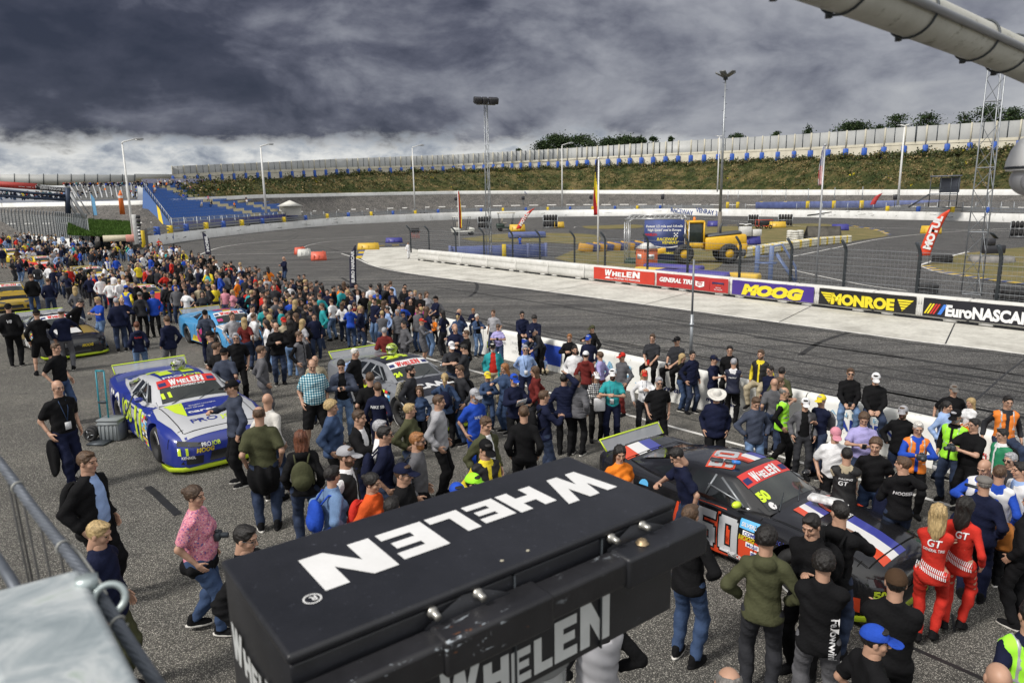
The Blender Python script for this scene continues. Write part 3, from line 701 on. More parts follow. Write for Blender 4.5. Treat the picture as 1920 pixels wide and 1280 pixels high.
for k in range(nb):
 c = BW0 + BWd * ((bounds[k] + bounds[k + 1]) / 2) - BWn * .28
 if proto is None:
  proto = thing('concrete_block', 'x', 'barrier block', c, BROT, 'ribbed concrete blocks along the apron')
  MB().box((0, 0, .56), (3.90, .5, .94), bev=.05).build('block', M_blk, proto)
  MB().box((-1.3, 0, .05), (.5, .46, .10)).build('foot', M_blk, proto); MB().box((1.3, 0, .05), (.5, .46, .10)).build('foot', M_blk, proto)
  mb = MB()
  for q in range(38): mb.box((-1.87 + q * .1, -.255, .3), (.035, .02, .34)); mb.box((-1.87 + q * .1, -.255, .78), (.035, .02, .30))
  mb.build('ribbing', M_blk, proto); o = proto
 else: o = copy_tree(proto); o.location = c
 o['label'] = '%s pale ribbed concrete block of the wall, counted from the walking driver' % names_[k]
bn = lambda t, off, z: BW0 + BWd * t - BWn * -off + Vector((0, 0, z))
def banner(label, x0, y0, x1, y1, col, paint, z0=.16, z1=.94, nm='banner'):
 t0, t1 = bpos(x0, y0, .5), bpos(x1, y1, .5); W = t1 - t0
 t = thing('sponsor_banner', label, 'banner', bn(t0, .02, 0), BROT, 'sponsor banners on the block wall')
 mb = MB(); nn = 24; V = []; r = random.Random(x0)
 for i in range(nn + 1):
  w = .006 * math.sin(i * 1.7) + .004 * math.sin(i * 4.1)
  for z in (z0, (z0 + z1) / 2, z1): V.append((W * i / nn, -.012 + w, z + .006 * math.sin(i * .9)))
 mb.add(V, [(3 * i + j, 3 * i + 3 + j, 3 * i + 4 + j, 3 * i + 1 + j) for i in range(nn) for j in (0, 1)])
 mb.build('cloth', mat('banner_' + nm, col, .5, var=.08, scale=2), t)
 paint(t, W, z0, z1); return t
def ftxt(t, s, x, z, h, w, m, shear=0, bold=.0, name='lettering', geo=None, y=-.036):
 mb = MB(); place_flat(mb, geo or text_geo(s, shear, bold), (x, y, z), (1, 0, 0), (0, 0, 1), h, w=w); return mb.build(name, m, t)
def p_whelen(t, W, z0, z1):
 ftxt(t, '', W * .20, .46, .40, W * .58, M_wt, geo=logo_geo(.05)); ftxt(t, 'TRUSTED TO PERFORM', W * .36, .28, .10, W * .42, M_wt, .0, .02)
 MB().add([(W * .2, -.036, .27), (W * .34, -.036, .27), (W * .36, -.036, .31), (W * .28, -.036, .31), (W * .29, -.036, .40), (W * .23, -.036, .40)], [(0, 1, 2, 3, 4, 5)]).build('lettering', M_wt, t)
def p_gt(t, W, z0, z1):
 ftxt(t, 'GENERAL TIRE', W * .05, .46, .26, W * .50, M_wt, .25, .045)
 MB().add([(W * .57, -.036, .70), (W * .57, -.036, .42), (W * .63, -.036, .33), (W * .69, -.036, .42), (W * .69, -.036, .70), (W * .63, -.036, .63)], [(0, 1, 2, 3, 4, 5)]).build('emblem', M_wt, t)
 ftxt(t, 'GT', W * .59, .44, .18, W * .08, mat('banner_dark_red', (.42, .03, .03), .5), .1, .04, y=-.042)
 MB().box((W * .76, -.036, .55), (.02, .004, .6)).build('divider', M_red, t)
 MB().box((W * .87, -.036, .66), (W * .15, .004, .10)).build('series_badge', M_db, t)
 ftxt(t, 'WHELEN', W * .815, .56, .11, W * .12, mat('orange_red_letters', (.75, .10, .02), .5), .2, .03); ftxt(t, 'OFFICIAL', W * .84, .38, .07, W * .07, M_wt); ftxt(t, 'TIRE PARTNER', W * .82, .27, .07, W * .11, M_wt)
M_yl = mat('yellow_letters', (.80, .66, .03), .5, var=.03)
def p_moog(t, W, z0, z1): ftxt(t, 'MOOG', W * .13, .26, .50, W * .76, M_yl, .22, .085)
def p_monroe(t, W, z0, z1):
 ftxt(t, 'MONROE', W * .14, .26, .48, W * .66, M_yl, 0, .06)
 for sx, q in ((1, .02), (-1, .98)):
  mb = MB()
  for i in range(5):
   za, zb = .76 - i * .115, .76 - i * .115 - .085; xa, xb = W * (q + sx * i * .028 * .8), W * (q + sx * (i + .8) * .028 * .8); xr = W * (q + sx * (.155 - i * .012))
   if i == 4: za, zb = .30, .24
   f = [(xa, -.036, za), (xr, -.036, za), (xr - sx * W * .008, -.036, zb), (xb, -.036, zb)]; mb.add(f if sx < 0 else f, [(0, 1, 2, 3)])
  mb.build('wing', M_yl, t)
def p_euro(t, W, z0, z1):
 for k, c in enumerate(((.8, .66, .03), (.8, .66, .03), (.6, .04, .03), (.6, .04, .03), (.05, .2, .7))):
  x = W * (.012 + k * .022) + (.0 if k < 4 else .08); w = W * .014 * (2 if k == 4 else 1); MB().add([(x, -.036, .28), (x + w, -.036, .28), (x + w + .22, -.036, .72), (x + .22, -.036, .72)], [(0, 1, 2, 3)]).build('stripe', mat('stripe_%d' % (k // 2), c, .5, var=0), t)
 ftxt(t, 'EuroNASCAR.com', W * .175, .27, .46, W * .78, M_wt, .0, .05)
banner('red banner with the white lamp maker logo, leftmost on the block wall', 1119, 512, 1231, 524, (.55, .045, .025), p_whelen, nm='red')
banner('dark red tyre banner with a white shield emblem, second from the left', 1238, 524, 1371, 538, (.42, .03, .03), p_gt, nm='darkred')
banner('purple banner with large yellow MOOG letters', 1376, 539, 1528, 555, (.06, .03, .24), p_moog, nm='purple')
banner('black banner with yellow winged MONROE letters', 1538, 556, 1718, 575, (.012, .012, .014), p_monroe, nm='black')
banner('black banner with white EuroNASCAR.com letters and coloured stripes', 1729, 577, 1990, 611, (.012, .012, .018), p_euro, nm='black2')
df = thing('debris_fence', 'tall wire mesh fence with dark bent posts standing on the block wall', 'fence', BW0)
posts_px = [(787, 465), (822, 468), (863, 473), (911, 478), (962, 483), (1020, 487), (1082, 493), (1140, 498), (1210, 506), (1292, 512), (1378, 522), (1478, 530), (1585, 538), (1712, 552), (1860, 566)]
ts = [bpos(x, y, 1.0) for x, y in posts_px] + [bpos(1860, 566, 1) + 4, bpos(1860, 566, 1) + 8]
for t_ in ts:
 p = BWd * t_ - BWn * .5
 MB().tube([p + Vector((0, 0, .6)), p + Vector((0, 0, 2.75)), p + Vector((0, 0, 2.95)) + BWn * .12, p + Vector((0, 0, 3.25)) + BWn * .42], .075, 6).build('post', M_post, df)
mb = MB()
def wire(a, b, r=.006):
 mb.tube([a, b], r, 3, caps=False)
for z in [1.1 + i * .19 for i in range(10)]:
 wire(BWd * ts[0] - BWn * .46 + Vector((0, 0, z)), BWd * ts[-1] - BWn * .46 + Vector((0, 0, z)), .005 if int(z * 10) % 4 else .012)
t_ = ts[0]
while t_ < ts[-1]:
 wire(BWd * t_ - BWn * .46 + Vector((0, 0, 1.0)), BWd * t_ - BWn * .46 + Vector((0, 0, 2.9)), .0035); t_ += .17
mb.build('wire_mesh', M_gal, df)
# ------------------------------------------------------------------ lamp posts, masts, flags
M_pwht = mat('white_pole_paint', (.72, .72, .70), .45, var=.06)
def lamp(px, ytop, xb, yb, d, label, arm=1, px_r=2.2, double=False):
 """street lamp seen from (px, ytop) to (xb, yb) at distance d"""
 base = far(xb, yb, d); top = far(px, ytop, d); h = top.z - base.z; r = px_r / FPX * d
 t = thing('lamp_post', label, 'lamp post', base, math.atan2(-base.x, base.y), 'lamp posts of the raceway')
 MB().tube([(0, 0, 0), (0, 0, h * .5), (0, 0, h - .3)], r, 8, r2=r * .55).build('pole', M_pwht, t)
 for sg in ((1, -1) if double else (arm,)):
  L_ = h * (.11 if not double else .05); a = MB(); a.tube([(0, 0, h - .32), (0, 0, h - .1), (sg * L_ * .12, 0, h), (sg * L_, 0, h + L_ * .25)], r * .5, 6); a.build('arm', M_pwht, t)
  hd = MB(); hd.ell((sg * L_ * 1.35, 0, h + L_ * .28), (L_ * .42, L_ * .18, L_ * .10), 10); hd.cur = 1; hd.box((sg * L_ * 1.35, 0, h + L_ * .19), (L_ * .6, L_ * .24, L_ * .07)); hd.build('lamp_head', [mat('grey_lamp_head', (.30, .31, .32), .4), mat('lamp_glass', (.5, .52, .52), .15)], t)
 return t
lamp(230, 266, 252, 459, 92, 'tall white lamp post beside the traffic light at the left end of the inner wall')
lamp(488.6, 274, 499, 400, 165, 'white lamp post rising from the right end of the blue grandstand')
lamp(776, 276, 778, 395, 215, 'white lamp post with a single small lamp, left of the slim lattice mast', 1, 1.5)
lamp(1053, 272, 1054, 388, 230, 'white lamp post left of the flagpole with the black yellow red flag', 1, 1.5)
lamp(1348, 256, 1345, 360, 240, 'white double armed lamp post right behind the tall floodlight pole', 1, 1.4, True)
lamp(1693, 236, 1683, 385, 175, 'white double armed lamp post on the right above the scaffold hut', 1, 2.0, True)
def lattice(px0, y0, px1, y1, d, label, wb, wt, lamps=False):
 base = at(px1, y1) if d is None else far(px1, y1, d); d = math.hypot(base.x, base.y); h = far(px0, y0, d).z - base.z
 t = thing('lattice_mast', label, 'mast', base, .3); n = int(h / 1.05)
 legs = [MB(), MB(), MB()]; br = MB()
 P = lambda k, q: Vector((math.cos(k * 2.094 + .4), math.sin(k * 2.094 + .4), 0)) * (wb + (wt - wb) * q) * .58 + Vector((0, 0, h * q))
 for k in range(3): legs[k].tube([P(k, 0), P(k, .5), P(k, 1)], .035 if h < 15 else .045, 6); legs[k].build('leg', M_gal, t)
 for i in range(n):
  q0, q1 = i / n, (i + 1) / n
  for k in range(3):
   br.tube([P(k, q0), P((k + 1) % 3, q1)], .018, 4, False)
   if i % 3 == 0: br.tube([P(k, q0), P((k + 1) % 3, q0)], .022, 4, False)
 br.build('bracing', M_gal, t)
 if lamps:
  MB().box((0, 0, h + .05), (h * .12, .15, .12)).build('crossbar', M_gal, t)
  for sx, w in ((-.55, .5), (-.1, .35), (.45, .6)):
   MB().box((sx * h * .1, -.2, h + .35), (h * .05 * w * 2, .5, .55), Matrix.Rotation(.4, 3, 'X'), .05).build('floodlight', mat('black_lamp', (.03, .03, .035), .4), t)
 return t
lattice(911, 197, 918, 500, 66, 'slim galvanised lattice mast with black floodlights on top', .55, .3, True)
lattice(1880, 60, 1824, 551, None, 'wide galvanised lattice tower at the right, cut off by the roof pipe', .95, .75)
fb = far(1348, 452, 75); hh_ = far(1356, 136, 75).z - fb.z
t = thing('floodlight_pole', 'tallest grey round pole with a cluster of wide floodlights on top', 'floodlight pole', fb)
MB().tube([(0, 0, 0), (0, 0, hh_ * .18)], .2, 10).build('lower_pole', mat('weathered_wood_grey', (.20, .18, .15), .8, bump=.3), t)
MB().tube([(0, 0, hh_ * .18), (0, 0, hh_ - .6)], .15, 10, r2=.07).build('pole', M_gal, t)
mb = MB()
for k in range(12): mb.box((.12 * (-1) ** k, 0, hh_ * .5 + k * hh_ * .04), (.25, .03, .03))
mb.build('climbing_pegs', M_post, t)
for k in range(5):
 a = k * 1.257 + .3; R_ = Matrix.Rotation(a, 3, 'Z') @ Matrix.Rotation(-.5, 3, 'Y')
 MB().box((math.cos(a) * .55, math.sin(a) * .55, hh_ - .2), (.95, .6, .16), R_, .05).build('floodlight', mat('grey_flood', (.16, .17, .18), .35), t)
MB().tube([(0, 0, hh_ - .7), (0, 0, hh_ - .2)], .22, 8).build('lamp_ring', M_post, t)
def flagpole(px0, y0, px1, y1, d, label, m, r):
 base = at(px1, y1) if d is None else far(px1, y1, d); d = math.hypot(base.x, base.y); h = far(px0, y0, d).z - base.z
 t = thing('flagpole', label, 'flagpole', base, math.atan2(-base.x, base.y)); MB().tube([(0, 0, 0), (0, 0, h)], r, 8, r2=r * .7).build('pole', m, t)
 MB().ell((0, 0, h), (r * 1.4, r * 1.4, r * 1.2), 8).build('cap', m, t); return base, h
def flag(base, z1, z0, w, cols, label, canton=None, side=-1, rz=0):
 V = []; n, m = 9, 18; Fs = []; mi = []
 for j in range(m + 1):
  q = j / m
  for i in range(n + 1):
   u = i / n; ww = w * (.35 + .65 * math.sin(min(q * 1.6 + .15, 1.57)) * (1 - .45 * max(0, q - .6)))
   V.append((side * u * ww, .10 * math.sin(u * 9 + q * 2.5) * u ** .5, z1 + (z0 - z1) * q - .0 * u))
 for j in range(m):
  for i in range(n):
   Fs.append((j * (n + 1) + i, j * (n + 1) + i + 1, (j + 1) * (n + 1) + i + 1, (j + 1) * (n + 1) + i))
   mi.append(cols(i / n, j / m))
 o = link('flag', mesh_from('flag', V, Fs, FLAGM, mi, True)); o.location = base; o.rotation_euler = (0, 0, math.atan2(-base.x, base.y) + rz)
 sd = o.modifiers.new('s', 'SOLIDIFY'); sd.thickness = .008
 return tag(o, label, 'flag')
FLAGM = [mat('flag_' + n, c, .7, var=.1, scale=3) for n, c in (('black', (.02, .02, .03)), ('yellow', (.75, .60, .03)), ('red', (.50, .03, .03)), ('white', (.75, .75, .75)), ('blue', (.02, .03, .18)), ('orange', (.8, .16, .02)))]
b, h = flagpole(1123, 297, 1121, 495, None, 'white flagpole with the hanging black yellow and red flag', M_pwht, .09)
flag(b, h - .1, h * .47, .42, lambda u, v: 0 if v < .33 + .4 * (1 - u) - .2 else (1 if v < .72 - .3 * u + .2 * (1 - u) else 2), 'limp black yellow and red flag on the white flagpole', side=-1)
b, h = flagpole(859, 358, 862, 478, None, 'thin white flagpole left of the slim lattice mast', M_pwht, .05)
flag(b, h - .05, h * .42, .34, lambda u, v: 0 if u < .33 else (2 if u < .7 else 1), 'small limp black red and yellow flag on the thin flagpole', side=1)
b, h = flagpole(1546, 272, 1529, 535, None, 'grey flagpole with the striped flag, behind the black and yellow banner', mat('grey_pole', (.42, .43, .44), .4, .3), .065)
flag(b, h - .05, h * .72, .26, lambda u, v: (3 if (int(v * 46) + int(u * 8)) % 2 else 4) if v < .48 else (2 if int(u * 9 + v * 5) % 2 else 3), 'limp star spangled flag with red and white stripes on the grey flagpole', side=-1)
def beach_flag(px0, y0, px1, y1, col, text, label, d=None, tcol=M_wt, lean=0.0, wid=.8, txt_h=.5, rz=0.0):
 base = at(px1, y1) if d is None else far(px1, y1, d); d = math.hypot(base.x, base.y); top = far(px0, y0, d); h = top.z - base.z
 dx = (Vector((top.x, top.y, 0)) - Vector((base.x, base.y, 0))); sx = dx.length * (1 if dx.x > 0 else -1)
 t = thing('feather_flag', label, 'feather flag', base, math.atan2(-base.x, base.y) + rz)
 q0 = .18; P = [Vector((sx * (q ** 1.6), 0, h * q)) for q in [i / 14 for i in range(15)]]
 MB().tube(P, .018, 6).build('pole', M_post, t)
 V = []; n = 14; sgn = -1 if wid < 0 else 1; wid = abs(wid)
 for i in range(n + 1):
  q = q0 + (1 - q0) * i / n; x = sx * q ** 1.6; w = wid * min(1, (1 - q) * 4.2 + .02) ** .5
  V += [(x, -.02, h * q), (x + sgn * w * .5, -.02 + .03 * math.sin(i), h * q - w * .04), (x + sgn * w, -.02, h * q - w * .10)]
 o = link('cloth', mesh_from('cloth', V, [(3 * i + j, 3 * i + j + 1, 3 * i + 4 + j, 3 * i + 3 + j) for i in range(n) for j in (0, 1)], [mat('flagcloth_' + label[:12].replace(' ', '_'), col, .6, var=.06)], None, True), t)
 sd = o.modifiers.new('s', 'SOLIDIFY'); sd.thickness = .006
 if text:
  zt_ = h * (q0 + .08); up = Vector((sx * .75, 0, h * .75)).normalized(); g = text_geo(text, .0, .06)
  ht = wid * txt_h; ln = h * .62
  o0 = Vector((sx * ((q0 + .12) ** 1.6) + sgn * wid * (.5 + txt_h / 2 * sgn) if sgn > 0 else sx * ((q0 + .12) ** 1.6) - wid * (.5 - txt_h / 2), -.055, h * (q0 + .10)))
  m_ = MB(); place_flat(m_, g, o0, up, Vector((-up.z, 0, up.x)), ht, w=ln); m_.build('lettering', tcol, t)
 return t
beach_flag(1782, 393, 1740, 497, (.68, .06, .02), 'MOTUL', 'large red feather flag with white MOTUL letters in front of the lattice tower', wid=-.80, txt_h=.62)
beach_flag(1003, 390, 975, 437, (.60, .04, .02), 'MOTUL', 'red feather flag with white MOTUL letters beside the tyre racks', wid=-.85, txt_h=.6)
beach_flag(1655, 362, 1640, 388, (.45, .04, .04), '', 'small far red feather flag by the guard rail opening', d=150, wid=-.9)
beach_flag(667, 460, 669, 556, (.015, .015, .04), 'EURO NASCAR', 'narrow dark feather flag with pale letters standing on the pit wall', d=34, wid=-.30, txt_h=.45)
beach_flag(379, 435, 387, 486, (.012, .012, .04), 'MOBIL', 'dark blue feather flag left of the bend, behind the crowd', d=64, wid=.42, txt_h=.5)
b = far(1294.6, 676, 21.5); b.z = .5
t = thing('marker_post', 'plain grey steel tube standing on the pit wall beside the blonde woman', 'post', b)
MB().tube([(0, 0, 0), (0, 0, 1.35)], .05, 10).build('sleeve', M_gal, t); MB().tube([(0, 0, 1.3), (0, 0, 3.0)], .032, 8).build('tube', mat('grey_tube', (.20, .21, .23), .5, .3), t); MB().tube([(0, 0, 1.0), (0, 0, 1.08)], .075, 10).build('collar', M_gal, t)
# ------------------------------------------------------------------ infield equipment
def water_barrier(x, y, L_, H_, col, nm, label, rz=0.0, group='plastic water barriers'):
 t = thing('water_barrier', label, 'barrier', at(x, y), math.atan2(-at(x, y).x, at(x, y).y) + rz, group)
 m = mat('plastic_' + nm, col, .45, var=.08)
 V = [];
 for sx in (-1, 1): V += [(sx * L_ / 2, -.3, 0), (sx * L_ / 2, -.28, H_ * .25), (sx * L_ * .46, -.12, H_), (sx * L_ * .46, .12, H_), (sx * L_ / 2, .28, H_ * .25), (sx * L_ / 2, .3, 0)]
 MB().add(V, [(i, i + 6, (i + 1) % 6 + 6, (i + 1) % 6) for i in range(6)] + [tuple(range(6)), tuple(range(6, 12))[::-1]]).build('shell', m, t)
 mb = MB()
 for k in (-.3, 0, .3): mb.box((k * L_, -.24, H_ * .4), (.10, .1, H_ * .5), None, .02)
 mb.build('ribs', m, t); MB().tube([(L_ * .3, 0, H_ - .02), (L_ * .3, 0, H_ + .06)], .07, 8).build('filler_cap', m, t)
 return t
YL, BL, RD, WH = (.62, .40, .04), (.045, .045, .24), (.65, .12, .07), (.62, .62, .58)
water_barrier(691, 468, 2.6, .8, YL, 'yellow', 'yellow water barrier at the tip of the concrete apron')
water_barrier(739, 455, 2.4, .7, BL, 'violet', 'dark blue water barrier behind the walking driver')
water_barrier(563, 477, 1.2, .8, RD, 'red', 'red water barrier, first of the three lying on the bend', .5)
water_barrier(571, 481, 1.4, .8, WH, 'white', 'white water barrier between the two red ones on the bend', .4)
water_barrier(598, 488, 1.5, .85, RD, 'red', 'red water barrier, nearest of the three lying on the bend')
water_barrier(970, 434, 3.0, 1.3, YL, 'yellow', 'yellow water barrier beside the red flag and the golf cart')
water_barrier(1048, 427, 2.2, 1.2, YL, 'yellow', 'yellow water barrier right of the tyre racks')
water_barrier(1455, 427, 3.4, 1.1, YL, 'yellow', 'yellow water barrier beside the tyre rack on the dry grass')
water_barrier(1575, 432, 2.6, 1.0, BL, 'violet', 'dark blue water barrier right of the loader bucket')
water_barrier(1338, 425, 2.4, 1.1, BL, 'violet', 'dark blue water barrier beside the tall floodlight pole')
water_barrier(1745, 438, 2.6, 1.1, YL, 'yellow', 'yellow water barrier behind the large red feather flag')
water_barrier(1362, 466, 2.4, 1.1, BL, 'violet', 'dark blue water barrier behind the yellow wheel loader', .2)
water_barrier(1385, 465, 1.6, .9, YL, 'yellow', 'yellow water barrier next to the blue one behind the wheel loader', .2)
water_barrier(1404, 459, 2.6, 1.0, BL, 'violet', 'dark blue water barrier carrying the white boxes', .1)
b = at(1404, 459); t = thing('white_box', 'pair of white cabinets standing on the dark blue barrier', 'cabinet', b + Vector((0, 0, 1.0)))
MB().box((-.5, 0, .55), (1.3, .8, 1.1), None, .04).build('tall_cabinet', mat('cabinet_white', (.6, .6, .58), .6), t); MB().box((.8, 0, .38), (1.0, .8, .76), None, .04).build('low_cabinet', mat('cabinet_white', (.6, .6, .58), .6), t)
for i, x in enumerate(range(1098, 1270, 13)):      # striped wall blocks
 y = 472 - i * .6; b = at(x, y); t_ = tag(MB().box((0, 0, .42), (1.5, .7, .84), Matrix.Rotation(.2, 3, 'Y'), .05).build('barrier_block', mat('plastic_orange', (.55, .30, .05), .5) if i % 2 == 0 else mat('plastic_blue2', (.06, .075, .20), .5)), '%s %s block in the blue and yellow row, counted from the flagpole' % (names_[i], 'yellow' if i % 2 == 0 else 'blue'), 'barrier block', 'striped barrier row beside the truss stage'); t_.location = b; t_.rotation_euler = (0, 0, .05)
M_tyre = mat('tyre_rubber', (.018, .018, .019), .7, var=.2, scale=8, bump=.3)
def torus(mb, c, R, r, axis, n=16, m=8):
 V = []; Fs = []; c = Vector(c)
 for i in range(n):
  t = 2 * math.pi * i / n
  for k in range(m):
   u = 2 * math.pi * k / m; a = (R + r * math.cos(u)); p = Vector((a * math.cos(t), a * math.sin(t), r * 1.2 * math.sin(u)))
   V.append(c + (p if axis == 'Z' else Vector((p.x, p.z, p.y)) if axis == 'Y' else Vector((p.z, p.x, p.y))))
 for i in range(n):
  for k in range(m): Fs.append((i * m + k, ((i + 1) % n) * m + k, ((i + 1) % n) * m + (k + 1) % m, i * m + (k + 1) % m))
 mb.add(V, Fs)
def tyre_rack(x, y, label, n=5, rows=2, s=1.0, rz=0.0):
 b = at(x, y); t = thing('tyre_rack', label, 'tyre rack', b, math.atan2(-b.x, b.y) + rz, 'racks of racing tyres', s); f = MB(); W = n * .36
 for sx in (-1, 1):
  for sy in (-.3, .3): f.box((sx * W / 2, sy, .8), (.06, .06, 1.7))
 for z in (.15, .95):
  for sy in (-.3, .3): f.box((0, sy, z), (W, .05, .05))
 f.build('frame', M_gal, t)
 for r_i in range(rows):
  for k in range(n):
   m_ = MB(); torus(m_, (-W / 2 + .18 + k * .36, 0, .52 + r_i * .82), .24, .13, 'X'); m_.build('tyre', M_tyre, t)
tyre_rack(909, 430, 'double row tyre rack behind the slim lattice mast', 5, 2, 1.5)
tyre_rack(1032, 428, 'double row tyre rack between the red flag and a yellow barrier', 5, 2, 1.6)
tyre_rack(1472, 425, 'double row tyre rack on the track edge beyond the dry grass', 5, 2, 1.35)
tyre_rack(1412, 424, 'tyre rack standing behind the small red kart frame', 4, 2, 1.3)
tyre_rack(1913, 446, 'tyre rack at the right edge of the picture', 5, 2, 1.2)
def tyre_stack(pts, label, z=.0, white=False, name='tyre_stack', group=None):
 b = at(*pts[0]); t = thing(name, label, 'tyres', b, group=group)
 for (x, y, n) in pts:
  p = at(x, y) - b
  for k in range(n): m_ = MB(); torus(m_, p + Vector((0, 0, .14 + k * .27)), .30, .14, 'Z'); m_.build('tyre', mat('white_tyre', (.62, .61, .56), .7, var=.3, scale=2) if white else M_tyre, t)
tyre_stack([(1481, 453, 5), (1490, 454, 5), (1499, 453, 5)], 'stack of white painted tyres next to the loader bucket', white=True)
tyre_stack([(1733, 551, 2), (1742, 551, 2)], 'low stack of black tyres behind the fence over the winged banner')
tyre_stack([(1880, 560, 2), (1895, 562, 2), (1910, 563, 2), (1925, 565, 2)], 'row of black tyres behind the fence at the right edge')
tyre_stack([(1757, 492, 2), (1766, 492, 2), (1775, 492, 2)], 'few black tyres on the tip of the grass island')
tyre_stack([(1505, 452, 2), (1514, 452, 2)], 'two black tyre piles between white tyres and loader bucket')
t = thing('tyre_wall', 'long curved tyre wall covered in white and yellow paint', 'tyre wall', at(1470, 470))
for i, p in enumerate(curve(pxs([(1372, 486), (1410, 479), (1450, 472), (1490, 466), (1530, 460), (1560, 457), (1588, 455)]), 9)):
 m_ = MB();
 for k in range(3): torus(m_, p - t.location + Vector((0, 0, .14 + k * .27)), .34, .16, 'Z', 12, 6)
 m_.build('tyre_column', mat('yellow_tyre', (.70, .52, .08), .7) if i % 4 == 0 else mat('cream_tyre', (.66, .63, .50), .7, var=.25, scale=2), t)
b = at(1541, 450); t = thing('loader_bucket', 'detached dark steel loader bucket lying on the dry grass', 'bucket', b, math.atan2(-b.x, b.y) - .1)
M_dsteel = mat('dark_worn_steel', (.06, .055, .045), .6, .4, var=.4, scale=2)
V = [(-2.2, -1.1, 0), (2.2, -1.1, 0), (2.2, .6, 0), (-2.2, .6, 0), (-1.9, .9, 1.7), (1.9, .9, 1.7)]
MB().add(V, [(0, 1, 2, 3), (3, 2, 5, 4)]).add([(v[0], v[1] + .08, v[2] - .05) for v in V], [(3, 2, 1, 0), (4, 5, 2, 3)]).build('scoop', M_dsteel, t)
for sx in (-1, 1): MB().add([(sx * 2.2, -1.1, 0), (sx * 2.2, .6, 0), (sx * 1.9, .9, 1.7), (sx * 2.26, -1.1, 0), (sx * 2.26, .6, 0), (sx * 1.96, .9, 1.7)], [(0, 1, 2), (5, 4, 3), (0, 3, 4, 1), (1, 4, 5, 2), (2, 5, 3, 0)]).build('side_plate', M_dsteel, t)
MB().box((0, -1.12, .03), (4.4, .12, .05)).build('cutting_edge', M_gal, t)
def golf_cart(x, y, label, body, roofcol, s=1.0, rz=0.0):
 b = at(x, y); t = thing('golf_cart', label, 'golf cart', b, math.atan2(-b.x, b.y) + rz, 'golf carts in the infield', s); mbody = mat('cart_' + label[:6].replace(' ', '_'), body, .4)
 MB().box((.85, 0, .62), (.7, 1.1, .35), Matrix.Rotation(.25, 3, 'Y'), .1).box((0, 0, .38), (2.3, 1.1, .16), None, .05).box((-.75, 0, .60), (.85, 1.1, .42), None, .1).build('body', mbody, t)
 MB().box((-.3, 0, .85), (.5, 1.0, .12), None, .04).box((-.55, 0, 1.15), (.12, 1.0, .5), None, .04).build('seat', mat('cart_seat', (.3, .28, .24), .6), t)
 MB().box((-.1, 0, 1.92), (1.9, 1.15, .07), None, .03).build('roof', mat('cart_roof_' + label[:4], roofcol, .5), t)
 m_ = MB()
 for sx, q in ((.75, .5), (-.95, -.8)):
  for sy in (-.5, .5): m_.tube([(q * 1.0, sy, .6), (sx, sy, 1.9)], .025, 5)
 m_.build('roof_frame', M_post, t)
 for sx in (.85, -.75):
  for sy in (-.5, .5): m_ = MB(); torus(m_, (sx, sy, .22), .14, .08, 'Y', 14, 6); m_.lathe([(0, -.05), (.13, -.05), (.13, .05), (0, .05)], (sx, sy, .22), 12, 'Y'); m_.build('wheel', M_tyre, t)
 MB().box((.9, 0, .62 + .02), (.02, .5, .12)).build('headlight', M_gal, t)
golf_cart(868, 441, 'white golf cart with a white roof beside the slim lattice mast', (.65, .65, .6), (.65, .65, .6), 1.6, .2)
golf_cart(951, 433, 'dark golf cart with a cream roof between rack and red flag', (.03, .05, .04), (.5, .45, .33), 1.75, .1)
b = at(1397, 430); t = thing('quad_bike', 'small white quad bike parked in front of the tyre rack', 'quad bike', b, -.2, None, 1.5)
MB().box((0, 0, .5), (1.0, .35, .2), None, .08).box((.45, 0, .62), (.4, .8, .08), None, .03).box((-.4, 0, .62), (.5, .85, .08), None, .03).build('body', mat('quad_white', (.7, .7, .7), .4), t)
for sx in (-.5, .5):
 for sy in (-.4, .4): m_ = MB(); torus(m_, (sx, sy, .25), .16, .1, 'Y', 14, 6); m_.build('wheel', M_tyre, t)
MB().tube([(.3, -.3, .95), (.3, .3, .95)], .025, 6).tube([(.3, 0, .6), (.3, 0, .95)], .03, 6).build('handlebar', M_post, t)
b = at(1432, 429); t = thing('utility_cart', 'red tubular utility cart next to the white quad bike', 'cart', b, .1, None, 1.4); m_ = MB()
for sy in (-.5, .5): m_.tube([(-.9, sy, .35), (.9, sy, .35), (.9, sy, 1.1), (-.9, sy, 1.1), (-.9, sy, .35)], .05, 6)
for sx in (-.9, .9): m_.tube([(sx, -.5, 1.1), (sx, .5, 1.1)], .05, 6)
m_.build('frame', mat('red_tube', (.5, .05, .02), .5), t); MB().box((0, 0, .8), (1.2, .7, .7), None, .08).build('engine_box', M_post, t)
for sx in (-.6, .6):
 for sy in (-.55, .55): m_ = MB(); torus(m_, (sx, sy, .25), .17, .08, 'Y', 14, 6); m_.build('wheel', M_tyre, t)
b = at(779, 447); t = thing('starter_trolley', 'red and black tyre trolley standing left of the debris fence', 'trolley', b, .3, None, 1.1); m_ = MB()
for k in range(4): torus(m_, (-.45 + k * .3, 0, 1.15), .24, .12, 'X')
m_.build('tyre', M_tyre, t); m_ = MB()
for k in range(6): m_.tube([(-.5 + k * .2, -.3, 0), (-.5 + k * .2, 0, .9)], .03, 5)
m_.tube([(-.6, 0, .9), (.7, 0, .9)], .05, 6); m_.build('frame', mat('red_tube', (.5, .05, .02), .5), t)
b = at(935, 484); t = thing('blue_panel_wall', 'low blue board wall with a yellow post behind the debris fence', 'board wall', b, math.atan2(-b.x, b.y) + .18)
MB().box((0, 0, .62), (9.6, .2, 1.25), None, .03).build('boards', mat('faded_blue_board', (.10, .13, .30), .6, var=.2, scale=1), t)
